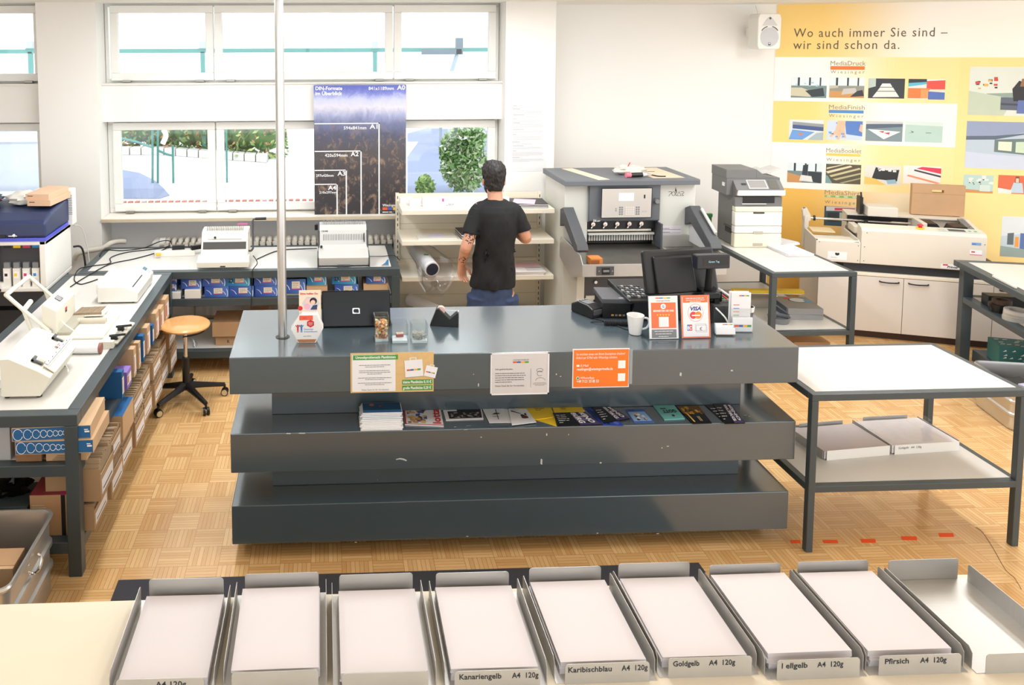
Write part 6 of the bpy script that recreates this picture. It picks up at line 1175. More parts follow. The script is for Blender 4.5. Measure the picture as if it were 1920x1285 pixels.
m.box(-w, w, -.025, .025, 0, .2, CARD); m.box(-w, -.05, -.025, .025, .2, .225, CARD); m.box(.04, w, -.025, .025, .2, .225, CARD); m.box(-w, w, -.025, .025, .225, .27, CARD); m.box(-w, w, -.0256, -.025, .188, .19, mat((150, 116, 84), .8, name='crease')); tag(m.build('cardboard_folder', loc=tuple(p), rz=-20, bevel=.001), 'upright brown cardboard carrier with a hand hole behind the wide-format printer', 'box')
# ---- multifunction printer
MG = mat((112, 112, 112), .5, var=.03, name='mfp_grey'); ML = mat((196, 196, 192), .5, name='mfp_light'); MC = mat((230, 222, 198), .5, var=.02, name='mfp_cream')
r = thing('multifunction_printer', 'grey and cream multifunction printer on the small right-hand table', 'printer', (3.575, 6.47, .7915), -3)
w = .195
m = MB(); m.box(-w+.01, w-.01, .02, .34, .004, .43, MG); m.box(-w, w, 0, .03, .34, .425, MG); m.build('body', r, bevel=.006)
for z0, z1, mt, hz, nme in ((.0, .116, MC, .02, 'paper_drawer'), (.119, .178, WPLAST, .12, 'paper_drawer')):
    m = MB(); m.box(-w, w, -.012, .05, z0, z1, mt); d = m.build(nme, r, bevel=.008); m = MB(); m.box(-.04, .04, -.016, -.008, hz-.006, hz+.018, mat((176, 170, 156), .5, name='grip_shade')); m.build('drawer_grip', d, bevel=.003)
m = MB(); m.box(-w, w, -.012, .05, .181, .3, WPLAST); m.box(-w, w, -.016, .05, .3, .342, MC); f = m.build('front_door', r, bevel=.008); m = MB(); m.box(-.045, .045, -.017, -.012, .286, .297, BLACK); m.build('door_slot', f)
m = MB(); m.box(-.13, .13, -.004, .1, .372, .424, BLACK); m.box(-.14, .06, -.012, .1, .362, .37, ML); m.build('output_slot', r)
m = MB(); m.box(-w+.01, w+.012, -.03, .05, .436, .486, WPLAST); m.build('scanner_lip', r, bevel=.008)
m = MB(); m.prism([(-.03, .486), (.06, .565), (.06, .43), (.0, .43)], -w, w, 'x', MG); m.build('control_shelf', r, bevel=.003)
m = MB(); m.xf = T(0, -.03, .487) @ R(41.3, 'X'); m.rect(-.09, .01, .07, .105, ML, .002); m.rect(-.08, .02, .06, .098, mat((150, 148, 146), .2, name='touch_screen'), .003); m.rect(.085, .01, .16, .1, C(96, 94, 86), .002); m.rect(-.14, .05, -.1, .07, BLACK, .002); m.build('touch_panel', r)
m = MB(); m.box(-w-.05, w, .05, .34, .43, .57, MG); m.box(-w-.055, -.0, .05, .34, .57, .645, MG); m.prism([(-.0, .57), (-.0, .645), (.06, .6), (.15, .58), (w, .575), (w, .57)], .05, .34, 'y', MG); m.build('scanner_head', r, bevel=.012)
m = MB(); m.prism([(.0, .605), (.1, .635), (.13, .62), (.22, .648), (.23, .643), (.14, .608), (.02, .59)], .1, .28, 'y', ML); m.build('feeder_tray', r, bevel=.002)
m = MB(); m.box(-w-.057, -w-.05, .08, .12, .5, .53, LG); m.box(-w+.006, -w+.01, .06, .18, .1, .14, BLACK); m.box(-w+.004, -w+.01, .05, .2, .145, .16, DGREY); m.build('side_fittings', r)
for k in range(6):
    m = MB(); m.box(-.105, .105, -.148, .148, 0, .0035, PAPER); tag(m.build('paper_sheaf', loc=(3.76+.003*math.sin(k*2), 6.3+.004*math.cos(k*3), .7915+.0037*k), rz=-2+k*.6), 'white paper stack layer in front of the multifunction printer', 'paper stack', 'paper pile on the printer table')
m = MB(); m.box(-.1, .1, -.14, .14, 0, .012, PAPER); m.box(-.09, .1, -.13, .13, .012, .02, C(214, 214, 216)); tag(m.build('paper_stack', loc=(3.83, 6.62, .7915), rz=24), 'papers lying at the right side of the multifunction printer', 'paper stack')
# ---- lower shelf of the small table
S = .3465
for k, lb in enumerate(('lower of two grey boxed packs on the lower shelf of the printer table', 'upper grey boxed pack with a blue and white oval on the printer table\'s lower shelf')):
    m = MB(); m.box(-.13, .13, -.15, .15, 0, .045, C(150, 150, 148)); m.box(-.1302, -.13, -.12, .1, .006, .04, C(70, 84, 96))
    if k:
        m.disc(.03, .06, .07, INK, .0455, 24, .06); m.disc(.032, .06, .062, C(226, 232, 236), .0457, 24, .053); m.rect(-.06, .08, -.01, .12, C(216, 80, 60), .0456); m.rect(.07, .0, .12, .07, C(110, 170, 214), .0458)
    tag(m.build('boxed_pack', loc=(3.715, 6.11-.005*k, S+.046*k), rz=-4-3*k, bevel=.003), lb, 'box', 'boxed packs under the printer')
r = thing('pen_cup', 'low round grey dish with a blue stamp tool on the printer table\'s lower shelf', 'dish', (3.47, 5.93, S))
m = MB(); m.lathe([(.07, 0), (.082, .045), (.078, .045), (.067, .006), (.01, .006)], (0, 0, 0), GREY, 24); m.build('dish', r)
m = MB(); m.cyl((-.02, .0, .05), (.05, -.04, .045), .009, None, C(70, 76, 90), 8); m.ball((-.04, .02, .066), .022, .03, .02, C(50, 60, 180), 10); m.build('stamp_tool', r)
m = MB(); m.box(-.2, .17, -.16, .13, 0, .06, C(176, 170, 160)); m.box(-.15, -.1, -.1, -.09, .06, .062, GREY); tag(m.build('grey_paper_cutter', loc=(3.5, 6.42, S), rz=-5, bevel=.004), 'grey cutter base behind the dish on the printer table\'s lower shelf', 'paper cutter')
m = MB(); m.box(-.3, .26, -.03, .03, .022, .05, YEL); m.box(-.3, .24, -.032, -.03, .02, .026, WINK); m.cyl((0, 0, 0), (.05, -.03, .0), .02, None, CHROME, 10); tag(m.build('yellow_cutter_arm', loc=(3.62, 6.33, S+.078), rz=-6, bevel=.004), 'long yellow cutter arm lying over the grey cutter base', 'cutter arm')
m = MB(); m.box(-.14, .14, -.12, .12, 0, .16, CARD); m.xf = T(0, -.1206, 0) @ UPR; m.stroke([(-.09, .08), (-.07, .12), (-.05, .09), (-.03, .125), (-.01, .09), (.0, .12), (.03, .085), (.05, .12)], .006, C(130, 60, 44)); m.stroke([(-.03, .03), (-.0, .06), (.02, .03), (.05, .065)], .006, C(130, 60, 44)); tag(m.build('cardboard_box', loc=(3.78, 6.1, 0), rz=-3, bevel=.003), 'brown cardboard box with red handwriting on the floor under the printer table', 'box')
m = MB(); m.tube(smoothpts([(3.3, 7.5, .75), (3.32, 7.45, .5), (3.33, 7.4, .35), (3.34, 7.4, .0)], 6), .006, RUB, 6); tag(m.build('wall_cable'), 'black cable hanging down the wall behind the printer table', 'cable')
r = thing('wall_socket', 'double socket low on the white wall behind the printer table', 'socket', (3.42, 7.598, .32))
for k in range(2): m = MB(); m.box(-.04, .04, -.012, 0, k*.085, k*.085+.08, WPLAST); m.cyl((0, -.0125, k*.085+.04), (0, -.0135, k*.085+.04), .024, None, C(176, 172, 166), 14); m.build('socket_plate', r, bevel=.003)
# ---- side table's paper trays
def lidtray(P0, P1, d, label, film):
    a, b = G(*P0, .339), G(*P1, .339); L = (b-a).length; ang = math.degrees(math.atan2(b.y-a.y, b.x-a.x)); r = thing('steel_tray', label, 'tray', (a.x, a.y, .339), ang)
    m = MB(); m.box(0, L, 0, d, 0, .002, STEEL); m.box(-.014, -.012, .01, d, 0, .05, STEEL); m.box(L+.01, L+.012, .01, d, 0, .05, STEEL); m.box(.05, L-.05, d, d+.002, 0, .062, STEEL); m.build('tray_body', r)
    m = MB(); m.box(0, L, -.004, -.002, .0, .052, WPLAST); f = m.build('front_plate', r, bevel=.001)
    m = MB(); m.box(-.008, L+.006, .004, d-.01, .004, .046, mat((206, 198, 200), .6, name='grey_card') if not film else PAPER); m.build('contents', r, bevel=.002)
    if film: m = MB(); m.xf = T(0, -.0046, 0) @ UPR; m.text('Goldgelb   A4  120g', .02, .03, .016, INK, width=.13); m.build('lettering', f)
    return r, L
lidtray((1549, 863.5), (1667, 853), .27, 'left steel tray with a grey sheet on the lower shelf of the right foreground table', False)
r, L = lidtray((1676, 852.5), (1797, 845), .29, 'right steel tray in clear film on the lower shelf of the right foreground table', True)
m = MB(); rings = []
for k in range(9):
    y = .01+k*.037; rings.append([(-.03+(L+.05)*i/14, y, .056+.012*mnoise.noise(Vector((i*.6, k*.7, 3)))+(.01 if i in (0, 14) else 0)) for i in range(15)])
m.loft(rings, FILM, caps=False, closed=False); m.build('film_wrap', r)
# ---- far right workbench
S = .527
q = Vector((c14, -s14, 0)); v_ = Vector((s14, c14, 0))
def onft(a, b, z): return tuple(ft + q*a - v_*b + Vector((0, 0, z)))
r = None
for k, (a, b, h, R0, c, lb) in enumerate(((.1, .44, 0, .05, BLACK, 'black tape roll, bottom of the pile on the far right workbench shelf'), (.1, .44, .032, .062, BLACK, 'black tape roll in the middle of the pile on the far right workbench shelf'), (.115, .45, .064, .06, mat((70, 52, 40), .6, name='brown_tape'), 'dark brown tape roll on top of the pile on the far right workbench shelf'), (.115, .62, 0, .075, C(176, 172, 164), 'grey tape roll, lower one at the right of the black pile'), (.12, .62, .026, .075, C(186, 182, 174), 'grey tape roll, middle one at the right of the black pile'), (.12, .63, .052, .078, C(196, 192, 186), 'grey tape roll, top one at the right of the black pile'))):
    m = MB(); hh = .03 if k < 3 else .025; m.lathe([(R0*.6, 0), (R0, 0), (R0, hh), (R0*.6, hh), (R0*.6, 0)], (0, 0, 0), c, 24); tag(m.build('tape_roll', loc=onft(a, b, S+h)), lb, 'tape roll', 'tape rolls on the far right workbench')
m = MB(); m.box(-.15, .15, -.05, .05, 0, .08, BLACK); tag(m.build('black_case', loc=onft(.24, .28, S), rz=-14, bevel=.004), 'small black case behind the tape rolls on the far right workbench', 'case')
m = MB(); m.box(-.36, .36, -.27, .27, .03, .12, FRAME); m.box(-.34, -.26, -.27, .27, 0, .03, FRAME); m.box(.26, .34, -.27, .27, 0, .03, FRAME); tag(m.build('low_platform', loc=onft(.47, .38, 0), rz=-14, bevel=.004), 'low dark platform on the floor under the far right workbench, carrying the teal boxes', 'platform')
TEALM = mat((44, 108, 108), .5, var=.1, name='teal_carton')
for k, (a, b, lb) in enumerate(((.26, .36, 'teal box with white flecks, left one on the low platform under the far right workbench'), (.44, .53, 'teal box with white flecks, right one on the low platform under the far right workbench'))):
    m = MB(); m.box(-.13, .13, -.1, .1, 0, .15, TEALM); rr = random.Random(k+5)
    for j in range(16):
        x, y = rr.uniform(-.11, .09), rr.uniform(-.085, .07); m.add([(x, y, .1507), (x+.03, y+.006, .1507), (x+.035, y+.016, .1507), (x+.005, y+.01, .1507)], [(0, 1, 2, 3)], WINK); m.add([(x, -.1006, .04+.1*(y+.09)/.2), (x+.025, -.1006, .045+.1*(y+.09)/.2), (x+.02, -.1006, .055+.1*(y+.09)/.2)], [(0, 1, 2)], WINK)
    tag(m.build('teal_box', loc=onft(a, b, .1215), rz=-20+k*12, bevel=.002), lb, 'box', 'teal boxes under the far right workbench')
m = MB(); m.box(-.14, .14, -.008, .008, 0, .014, CREAM); tag(m.build('label_rail', loc=onft(-.001+.035, .62, .7915), rz=76, bevel=.002), 'cream strip lying on the left rim of the far right workbench', 'strip')
m = MB(); m.box(-.06, .05, -.1, .1, 0, .002, C(206, 196, 186)); tag(m.build('loose_card', loc=onft(.17, .54, .1215), rz=30), 'pale loose card at the edge of the low dark platform under the far right workbench', 'card')
# ================================================================ poster of paper formats
A = W(588, 160, 7.09); B_ = W(761, 401.5, 7.09); pwid, phei = B_.x-A.x, A.z-B_.z
def mountain():
    m = bpy.data.materials.new('mountain_print'); m.use_nodes = True; nt = m.node_tree; b = nt.nodes['Principled BSDF']; N = nt.nodes.new; L = nt.links.new
    b.inputs['Roughness'].default_value = .45
    tc = N('ShaderNodeTexCoord'); sp_ = N('ShaderNodeSeparateXYZ'); L(tc.outputs['Object'], sp_.inputs[0])
    mp = N('ShaderNodeMapping'); mp.inputs['Scale'].default_value = (1/pwid, 1, 1/phei); L(tc.outputs['Object'], mp.inputs[0])
    s2_ = N('ShaderNodeSeparateXYZ'); L(mp.outputs[0], s2_.inputs[0])
    n1 = N('ShaderNodeTexNoise'); n1.inputs['Scale'].default_value = 9; n1.inputs['Detail'].default_value = 12; n1.inputs['Roughness'].default_value = .68; n1.inputs['Distortion'].default_value = .9; L(mp.outputs[0], n1.inputs['Vector'])
    ad = N('ShaderNodeMath'); ad.operation = 'MULTIPLY_ADD'; ad.inputs[1].default_value = .14; L(n1.outputs['Fac'], ad.inputs[0]); sb_ = N('ShaderNodeMath'); sb_.operation = 'SUBTRACT'; sb_.inputs[1].default_value = .05; L(s2_.outputs[2], sb_.inputs[0]); L(sb_.outputs[0], ad.inputs[2])
    cr = N('ShaderNodeValToRGB'); e = cr.color_ramp.elements
    stops = [(0.0, (48, 44, 48)), (.3, (66, 60, 62)), (.5, (84, 78, 80)), (.64, (84, 86, 106)), (.72, (112, 118, 154)), (.79, (158, 164, 198)), (.85, (214, 212, 224)), (.91, (196, 200, 230)), (.96, (124, 134, 206)), (1.0, (96, 106, 188))]
    while len(e) < len(stops): e.new(.5)
    for el, (p_, c) in zip(e, stops): el.position = p_; el.color = lin(c)
    L(ad.outputs[0], cr.inputs[0])
    n2 = N('ShaderNodeTexNoise'); n2.inputs['Scale'].default_value = 13; n2.inputs['Detail'].default_value = 14; n2.inputs['Roughness'].default_value = .72; n2.inputs['Distortion'].default_value = .7; L(mp.outputs[0], n2.inputs['Vector'])
    c2 = N('ShaderNodeValToRGB'); c2.color_ramp.elements[0].position = .52; c2.color_ramp.elements[0].color = (0, 0, 0, 1); c2.color_ramp.elements[1].position = .66; c2.color_ramp.elements[1].color = (1, 1, 1, 1); L(n2.outputs['Fac'], c2.inputs[0])
    lo = N('ShaderNodeMapRange'); lo.inputs[1].default_value = .76; lo.inputs[2].default_value = .6; L(s2_.outputs[2], lo.inputs[0])
    mu = N('ShaderNodeMath'); mu.operation = 'MULTIPLY'; L(c2.outputs[0], mu.inputs[0]); L(lo.outputs[0], mu.inputs[1])
    mx = N('ShaderNodeMix'); mx.data_type = 'RGBA'; L(mu.outputs[0], mx.inputs['Factor']); L(cr.outputs[0], mx.inputs['A']); mx.inputs['B'].default_value = lin((150, 124, 102)); L(mx.outputs['Result'], b.inputs['Base Color'])
    return m
m = MB(); m.box(0, pwid, 0, .004, 0, phei, mountain()); m.xf = T(0, -.0006, 0) @ UPR
fx = lambda px: (px-588)/173*pwid
fz = lambda py: (405-py)/245*phei
def L_(x0, y0, x1, y1): m.rect(fx(x0), fz(y1), fx(x1), fz(y0), WINK, .0004)
for x, y in ((710, 231), (676, 283), (648, 319), (630.5, 345.5)):
    L_(589, y, x+1.3, y+1.9); L_(x-1, y, x+1.3, 404)
for t, x, y, s_, w_ in (('DIN-Formate', 591, 169, .045, .235), ('im Überblick', 591, 178.5, .045, .235), ('841x1189mm', 690.5, 169.5, .042, .222), ('A0', 744.5, 169, .056, .072), ('594x841mm', 643.5, 243, .04, .2), ('A1', 693, 242, .056, .07), ('420x594mm', 608, 294.5, .04, .2), ('A2', 657, 293.5, .056, .07), ('297x420mm', 591, 332, .032, .155), ('A3', 632, 330, .054, .07), ('A4', 614, 357, .054, .072), ('210x297mm', 597, 364, .03, .155), ('Wiesingermedia', 716.5, 390, .034, .19)): m.text(t, fx(x), fz(y), s_, WINK, dz=.0006, width=w_, bold=.0011 if t[0] in 'AD' or t[:2] == 'im' else .0004)
for k, c in enumerate(((226, 98, 60), (80, 100, 180), (230, 190, 50), (90, 150, 80))): m.rect(fx(716.5+k*10), fz(397), fx(726+k*10), fz(391.5), C(*c), .0005)
m.lines(fx(716.5), fz(401.5), .19, 1, .02, .012, WINK, .0005)
tag(m.build('format_poster', loc=(A.x, 7.09, B_.z)), 'tall dark mountain poster of DIN paper sizes standing on the window sill', 'poster')
# ================================================================ things on the counter top
CZ = 1.0105
r = thing('collection_box', 'white hexagonal charity box with a flyer behind it, beside the steel post', 'donation box', (-.1, 3.92, CZ))
m = MB(); P = [(-.045, 0), (.043, 0), (.082, .075), (.052, .145), (-.025, .145), (-.08, .07)]; m.prism(P, 0, .06, 'y', mat((234, 232, 228), .3, name='white_carton')); m.build('box_body', r, bevel=.003)
m = MB(); m.box(-.043, .041, .004, .056, .002, .02, mat((196, 140, 96), .4, .5, var=.3, sc=70, name='coins')); m.xf = T(0, -.0008, 0) @ UPR; m.add([(-.04, .004, 0), (.038, .004, 0), (.046, .02, 0), (-.05, .02, 0)], [(0, 1, 2, 3)], mat((190, 132, 92), .4, .4, var=.35, sc=90, name='coin_copper')); m.build('coin_window', r)
m = MB(); m.xf = T(0, -.0008, 0) @ UPR; m.rect(-.037, .118, .03, .141, C(238, 98, 70), .0002); m.lines(-.02, .128, .04, 1, .01, .004, C(200, 60, 50), .0006)
m.add([(.018+.02*math.cos(math.radians(a)), .1+.02*math.sin(math.radians(a)), .0003) for a in range(30, 390, 60)], [(0, 1, 2, 3, 4, 5)], RED); m.lines(.006, .104, .024, 3, .006, .0025, WINK, .0006, cen=True)
for x, c in ((-.045, RED), (-.027, CBLUE)):
    m.disc(x, .091, .0045, c, .0004, 10); m.rect(x-.004, .068, x+.004, .086, c, .0004); m.rect(x-.004, .056, x-.001, .068, c, .0004); m.rect(x+.001, .056, x+.004, .068, c, .0004); m.add([(x-.004, .082, .0004), (x-.012, .092, .0004), (x-.01, .094, .0004), (x-.003, .087, .0004)], [(0, 1, 2, 3)], c); m.add([(x+.004, .082, .0004), (x+.012, .092, .0004), (x+.01, .094, .0004), (x+.003, .087, .0004)], [(0, 1, 2, 3)], c)
m.text('Deutsches', -.015, .068, .011, CBLUE, dz=.0004); m.text('Kinderhilfswerk', -.015, .056, .011, CBLUE, dz=.0004, width=.066); m.text('zum Glück', -.018, .034, .009, INK, dz=.0004); m.build('printing', r)
m = MB(); m.box(-.04, .07, .062, .0635, .06, .25, mat((240, 222, 200), .5, name='flyer_cream')); m.xf = T(0, .0612, 0) @ UPR; m.text('Bitte helfen Sie.', -.034, .228, .014, RED, width=.09, bold=.0003)
m.add([(.02+.045*math.cos(math.radians(a)), .182+.038*math.sin(math.radians(a)), .0003) for a in range(0, 360, 60)], [(0, 1, 2, 3, 4, 5)], C(206, 206, 214)); m.disc(.008, .192, .017, C(236, 200, 190), .0006); m.disc(.0, .166, .016, C(226, 170, 190), .0007); m.disc(.032, .194, .018, INK, .0006); m.disc(.03, .188, .012, C(236, 196, 176), .0008); m.add([(.016, .15, .0009), (.05, .15, .0009), (.052, .176, .0009), (.03, .172, .0009)], [(0, 1, 2, 3)], C(50, 60, 100)); m.disc(-.034, .158, .012, RED, .0005, 14); m.build('flyer', r)
r = thing('laptop', 'open black laptop seen from behind the lid, on the left half of the counter', 'laptop', (.153, 4.13, CZ), 0)
m = MB(); m.xf = R(-16, 'X'); m.box(-.18, .18, -.006, .006, .004, .19, GBLACK); l_ = m.build('lid', r, bevel=.006, seg=3)
m = MB(); m.xf = R(-16, 'X') @ T(0, -.0064, -.015) @ UPR; P = []
for (x0, z0, x1, z1) in ((-.014, .11, .017, .1145), (-.019, .09, -.0145, .11), (-.014, .086, .002, .0905), (.0145, .09, .019, .11), (.004, .086, .02, .0895)): m.rect(x0, z0, x1, z1, CHROME, .0005)
for x, y in ((-.0145, .11), (.0145, .11), (-.0145, .0905)): m.disc(x, y, .0045, CHROME, .0005, 10)
m.build('lid_logo', l_)
m = MB(); m.box(-.18, .18, .012, .235, 0, .018, BLACK); m.box(-.16, .16, .05, .15, .018, .02, DGREY); m.build('keyboard_base', r, bevel=.003)
def jar(x, y, w_, h_, label, fill, rz=0):
    r = thing('glass_jar', label, 'jar', (x, y, CZ), rz, 'square glass jars on the counter'); a = w_/2; t = .004
    GL = clear((249, 252, 252), .94, .02, 'jar_glass'); m = MB()
    for q in ((-a, a, -a, -a+t), (-a, a, a-t, a), (-a, -a+t, -a+t, a-t), (a-t, a, -a+t, a-t)): m.box(*q, .0, h_, GL)
    m.box(-a+t, a-t, -a+t, a-t, 0, .012, mat((226, 234, 236), .1, name='thick_glass_base', spec=.8)); m.build('glass', r)
    m = MB(); ring(m, -a, a, h_-.0015, h_+.001, .001, -a, a, mat((200, 214, 212), .15, name='glass_rim')); return r
jar(.272, 3.955, .073, .128, 'tall square glass jar with orange and cream confetti snippets', None, 2); jar(.361, 3.935, .083, .1, 'square glass jar holding a small red eraser block', None, 0); jar(.459, 3.93, .083, .1, 'square glass jar one third full of silver staples', None, 1)
rr = random.Random(4); m = MB()
for k in range(520):
    x, y, zz = rr.uniform(-.03, .03), rr.uniform(-.03, .03), rr.uniform(.002, .082); d = Vector((rr.uniform(-1, 1), rr.uniform(-1, 1), rr.uniform(-1, 1))).normalized()*.006; e = d.orthogonal()*.7
    p = Vector((x*.86, y*.86, zz)); m.add([p-d-e, p+d-e, p+d+e, p-d+e], [(0, 1, 2, 3)], rr.choice([C(240, 224, 190), C(244, 236, 216), C(232, 150, 60), C(214, 120, 50), C(170, 70, 40), C(250, 214, 140), C(236, 190, 120)]))
tag(m.build('snippets', loc=(.272, 3.955, CZ+.0125), rz=2), 'orange and cream paper snippets filling the tall glass jar', 'snippets', kind='stuff')
m = MB()
for k in range(420):
    x, y, zz = rr.uniform(-.034, .034), rr.uniform(-.034, .034), rr.uniform(.001, .03); d = Vector((rr.uniform(-1, 1), rr.uniform(-1, 1), rr.uniform(-.4, .4))).normalized()*.007; e = d.orthogonal().normalized()*.0012
    p = Vector((x*.9, y*.9, zz)); m.add([p-d-e, p+d-e, p+d+e, p-d+e], [(0, 1, 2, 3)], rr.choice([STEEL, C(190, 188, 180), C(140, 138, 130)]))
tag(m.build('staples', loc=(.459, 3.93, CZ+.0125), rz=1), 'loose silver staples in the right glass jar', 'staples', kind='stuff')
m = MB(); m.box(-.018, .018, -.009, .009, 0, .014, C(170, 70, 66)); m.box(-.0182, .0182, -.0092, .0092, .014, .02, C(236, 206, 186)); m.box(-.01, .01, -.004, .004, .02, .0215, C(206, 190, 170)); tag(m.build('eraser', loc=(.365, 3.955, CZ+.013), rz=8, bevel=.002), 'small red and cream eraser block in the middle glass jar', 'eraser')
r = thing('tape_dispenser', 'black angular tape dispenser right of the glass jars', 'tape dispenser', (.62, 4.15, CZ), -12)
m = MB(); m.prism([(-.075, 0), (.075, 0), (.075, .075), (.068, .075), (.03, .038), (-.028, .092), (-.04, .09)], -.028, .028, 'y', BLACK); m.build('body', r, bevel=.002)
m = MB(); m.cyl((-.018, -.012, .078), (-.018, .012, .078), .022, None, mat((226, 190, 180), .3, name='tape'), 18); m.build('tape_roll', r)
m = MB(); m.box(-.0, .072, -.011, .011, .078, .079, FILM); m.box(.068, .076, -.014, .014, .07, .078, CHROME); m.build('cutter_blade', r)
# ---- till area
r = thing('card_reader', 'small black card reader at the back edge of the counter', 'card reader', (1.425, 4.28, CZ), 28)
m = MB(); m.prism([(-.08, 0), (.08, 0), (.08, .045), (.03, .07), (-.04, .066), (-.08, .05)], -.04, .04, 'x', BLACK); m.build('body', r, bevel=.006)
m = MB(); m.xf = T(0, -.005, .0685) @ R(3, 'X'); m.rect(-.028, -.026, .028, .026, mat((110, 112, 112), .15, name='reader_screen'), .0012); m.build('screen', r)
m = MB(); m.box(-.034, .034, -.084, -.074, .02, .045, DGREY)
for i in range(3):
    for j in range(3): m.box(-.026+i*.019, -.013+i*.019, .022+j*.016, .033+j*.016, .04, .074-.009*j, GREY)
m.build('keypad', r)
m = MB(); P = []
for k in range(150): t = k/149; a = t*2*math.pi*15; P.append((1.455+.13*t, 4.1+.012*math.cos(a)-.02*t, CZ+.014+.011*math.sin(a)))
m.tube([(1.40, 4.14, CZ+.004)]+P+[(1.6, 4.1, CZ+.03), (1.64, 4.16, CZ+.07), (1.66, 4.2, CZ+.06)], .0035, RUB, 5); tag(m.build('coiled_cable'), 'coiled black cable on the counter between card reader and mug', 'cable')
m = MB(); m.tube(smoothpts([(1.44, 4.19, CZ+.004), (1.5, 4.12, CZ+.004), (1.55, 4.02, CZ+.004), (1.6, 3.99, CZ+.004)], 6), .003, RUB, 5); tag(m.build('reader_cable'), 'thin black cable from the card reader towards the mug', 'cable')
r = thing('receipt_printer', 'black box-shaped receipt printer beside the card reader', 'printer', (1.575, 4.31, CZ), -6)
m = MB(); m.box(-.075, .075, -.11, .09, 0, .08, BLACK); m.build('lower_case', r, bevel=.004)
m = MB(); m.box(-.082, .082, -.118, .098, .082, .108, DGREY); m.build('lid', r, bevel=.004)
m = MB(); m.xf = T(0, -.1106, 0) @ UPR
for k, x in enumerate((-.03, -.01, .01, .03)): m.rect(x, .012, x+.013, .022, C(196, 160, 90) if k in (0, 2) else GREY, .0004)
m.build('ports', r); m = MB(); m.rect(.012, -.1, .06, -.092, C(200, 200, 200), .1085); m.build('badge', r)
r = thing('cash_register', 'black touchscreen till with keyboard and customer display, seen from behind', 'cash register', (1.9, 4.22, CZ), 0)
m = MB(); m.box(-.26, .2, -.06, .26, 0, .105, BLACK); m.build('cash_drawer', r, bevel=.004)
m = MB(); m.prism([(-.1, .107), (.24, .107), (.24, .14), (-.1, .122)], -.3, .13, 'x', BLACK); k_ = m.build('keyboard_deck', r, bevel=.003)
m = MB()
for i in range(7):
    for j in range(6): m.box(-.292+i*.018, -.279+i*.018, -.06+j*.03, -.038+j*.03, .118+.0016*j, .133+.0016*j, C(60, 62, 64) if (i+j) % 3 else C(150, 150, 148))
m.build('keys', k_)
m = MB(); m.xf = T(-.0, -.02, .135) @ R(9, 'Z') @ R(-12, 'X'); m.prism([(-.03, 0), (.012, 0), (.02, .235), (-.012, .235)], -.2, .225, 'x', BLACK); s_ = m.build('screen_housing', r, bevel=.012)
m = MB(); m.xf = T(-.0, -.02, .135) @ R(9, 'Z') @ R(-12, 'X'); m.prism([(-.052, .006), (-.028, .006), (-.012, .205), (-.03, .195)], -.15, .08, 'x', mat((18, 18, 19), .5, name='vent_black')); m.build('rear_cover', s_, bevel=.006)
m = MB(); m.xf = T(-.0, -.02, .135) @ R(9, 'Z') @ R(-12, 'X') @ T(0, -.0375, 0) @ R(-5, 'X') @ UPR; m.rect(-.03, .155, .03, .195, LG, .003); m.rect(-.012, .168, .01, .188, C(90, 90, 150), .0034); m.lines(-.02, .16, .04, 1, .01, .004, INK, .0034); m.disc(-.085, .165, .003, WINK, .002); m.build('sticker', s_)
m = MB(); m.xf = T(.13, -.085, .29) @ R(4, 'Z'); m.box(-.085, .1, -.03, .02, 0, .075, mat((30, 36, 42), .3, name='display_case')); d_ = m.build('customer_display', r, bevel=.006)
m = MB(); m.xf = T(.13, -.1155, .29) @ R(4, 'Z') @ UPR; m.rect(-.05, .02, .09, .062, mat((20, 30, 38), .15, name='display_glass'), .0006); m.text('Guten Tag', -.02, .036, .014, mat((150, 200, 214), .4, emit=.5, name='display_digit'), dz=.001); m.build('display_text', d_)
m = MB(); m.box(.09, .2, -.1, .02, .107, .165, GBLACK); m.box(.1, .19, -.102, -.09, .125, .16, mat((60, 62, 66), .1, name='gloss_foot')); m.cyl((.14, -.06, .16), (.14, -.08, .3), .02, None, BLACK, 12); m.build('screen_foot', r, bevel=.005)
r = thing('coin_drawer', 'dark grey box unit right of the till, holding brochures behind', 'box', (2.12, 4.2, CZ), -3)
m = MB(); m.box(-.075, .08, -.12, .18, 0, .1, mat((70, 72, 74), .5, name='anthracite')); m.build('case', r, bevel=.004)
m = MB(); m.box(-.06, -.035, -.09, -.06, .1, .125, BLACK); m.build('lock_block', r); m = MB(); m.box(-.05, .07, -.06, .16, .1, .112, C(150, 146, 140))
for k in range(4): m.box(.0+.018*k, .008+.018*k, -.05, .1, .112, .118, (GREEN, RED, BLACK, PAPER)[k])
m.build('open_till_tray', r)
m = MB(); m.tube(smoothpts([(2.03, 4.05, CZ+.1), (2.06, 4.0, CZ+.06), (2.075, 3.985, CZ+.01)], 6), .004, WPLAST, 6); tag(m.build('white_cable'), 'white cable curving down in front of the dark grey box', 'cable')
r = thing('coffee_mug', 'white coffee mug with a faint scribble in front of the till', 'mug', (1.572, 3.965, CZ))
MUG = mat((240, 238, 234), .2, var=.01, name='glazed_ceramic')
m = MB(); m.lathe([(.02, .0), (.029, .002), (.031, .01), (.042, .095), (.043, .1), (.0405, .1), (.03, .014), (.01, .01)], (0, 0, 0), MUG, 28); m.build('cup', r)
m = MB(); m.tube(smoothpts([(.038, -.004, .085), (.06, -.008, .082), (.068, -.01, .06), (.056, -.008, .034), (.034, -.004, .026)], 5), .0055, MUG, 8); m.build('handle', r)
m = MB(); m.tube(smoothpts([(-.025, -.0265, .06), (-.018, -.0305, .05), (-.012, -.034, .07), (-.006, -.035, .05), (.0, -.036, .065)], 4), .0008, C(110, 130, 160), 4); m.build('scribble', r)
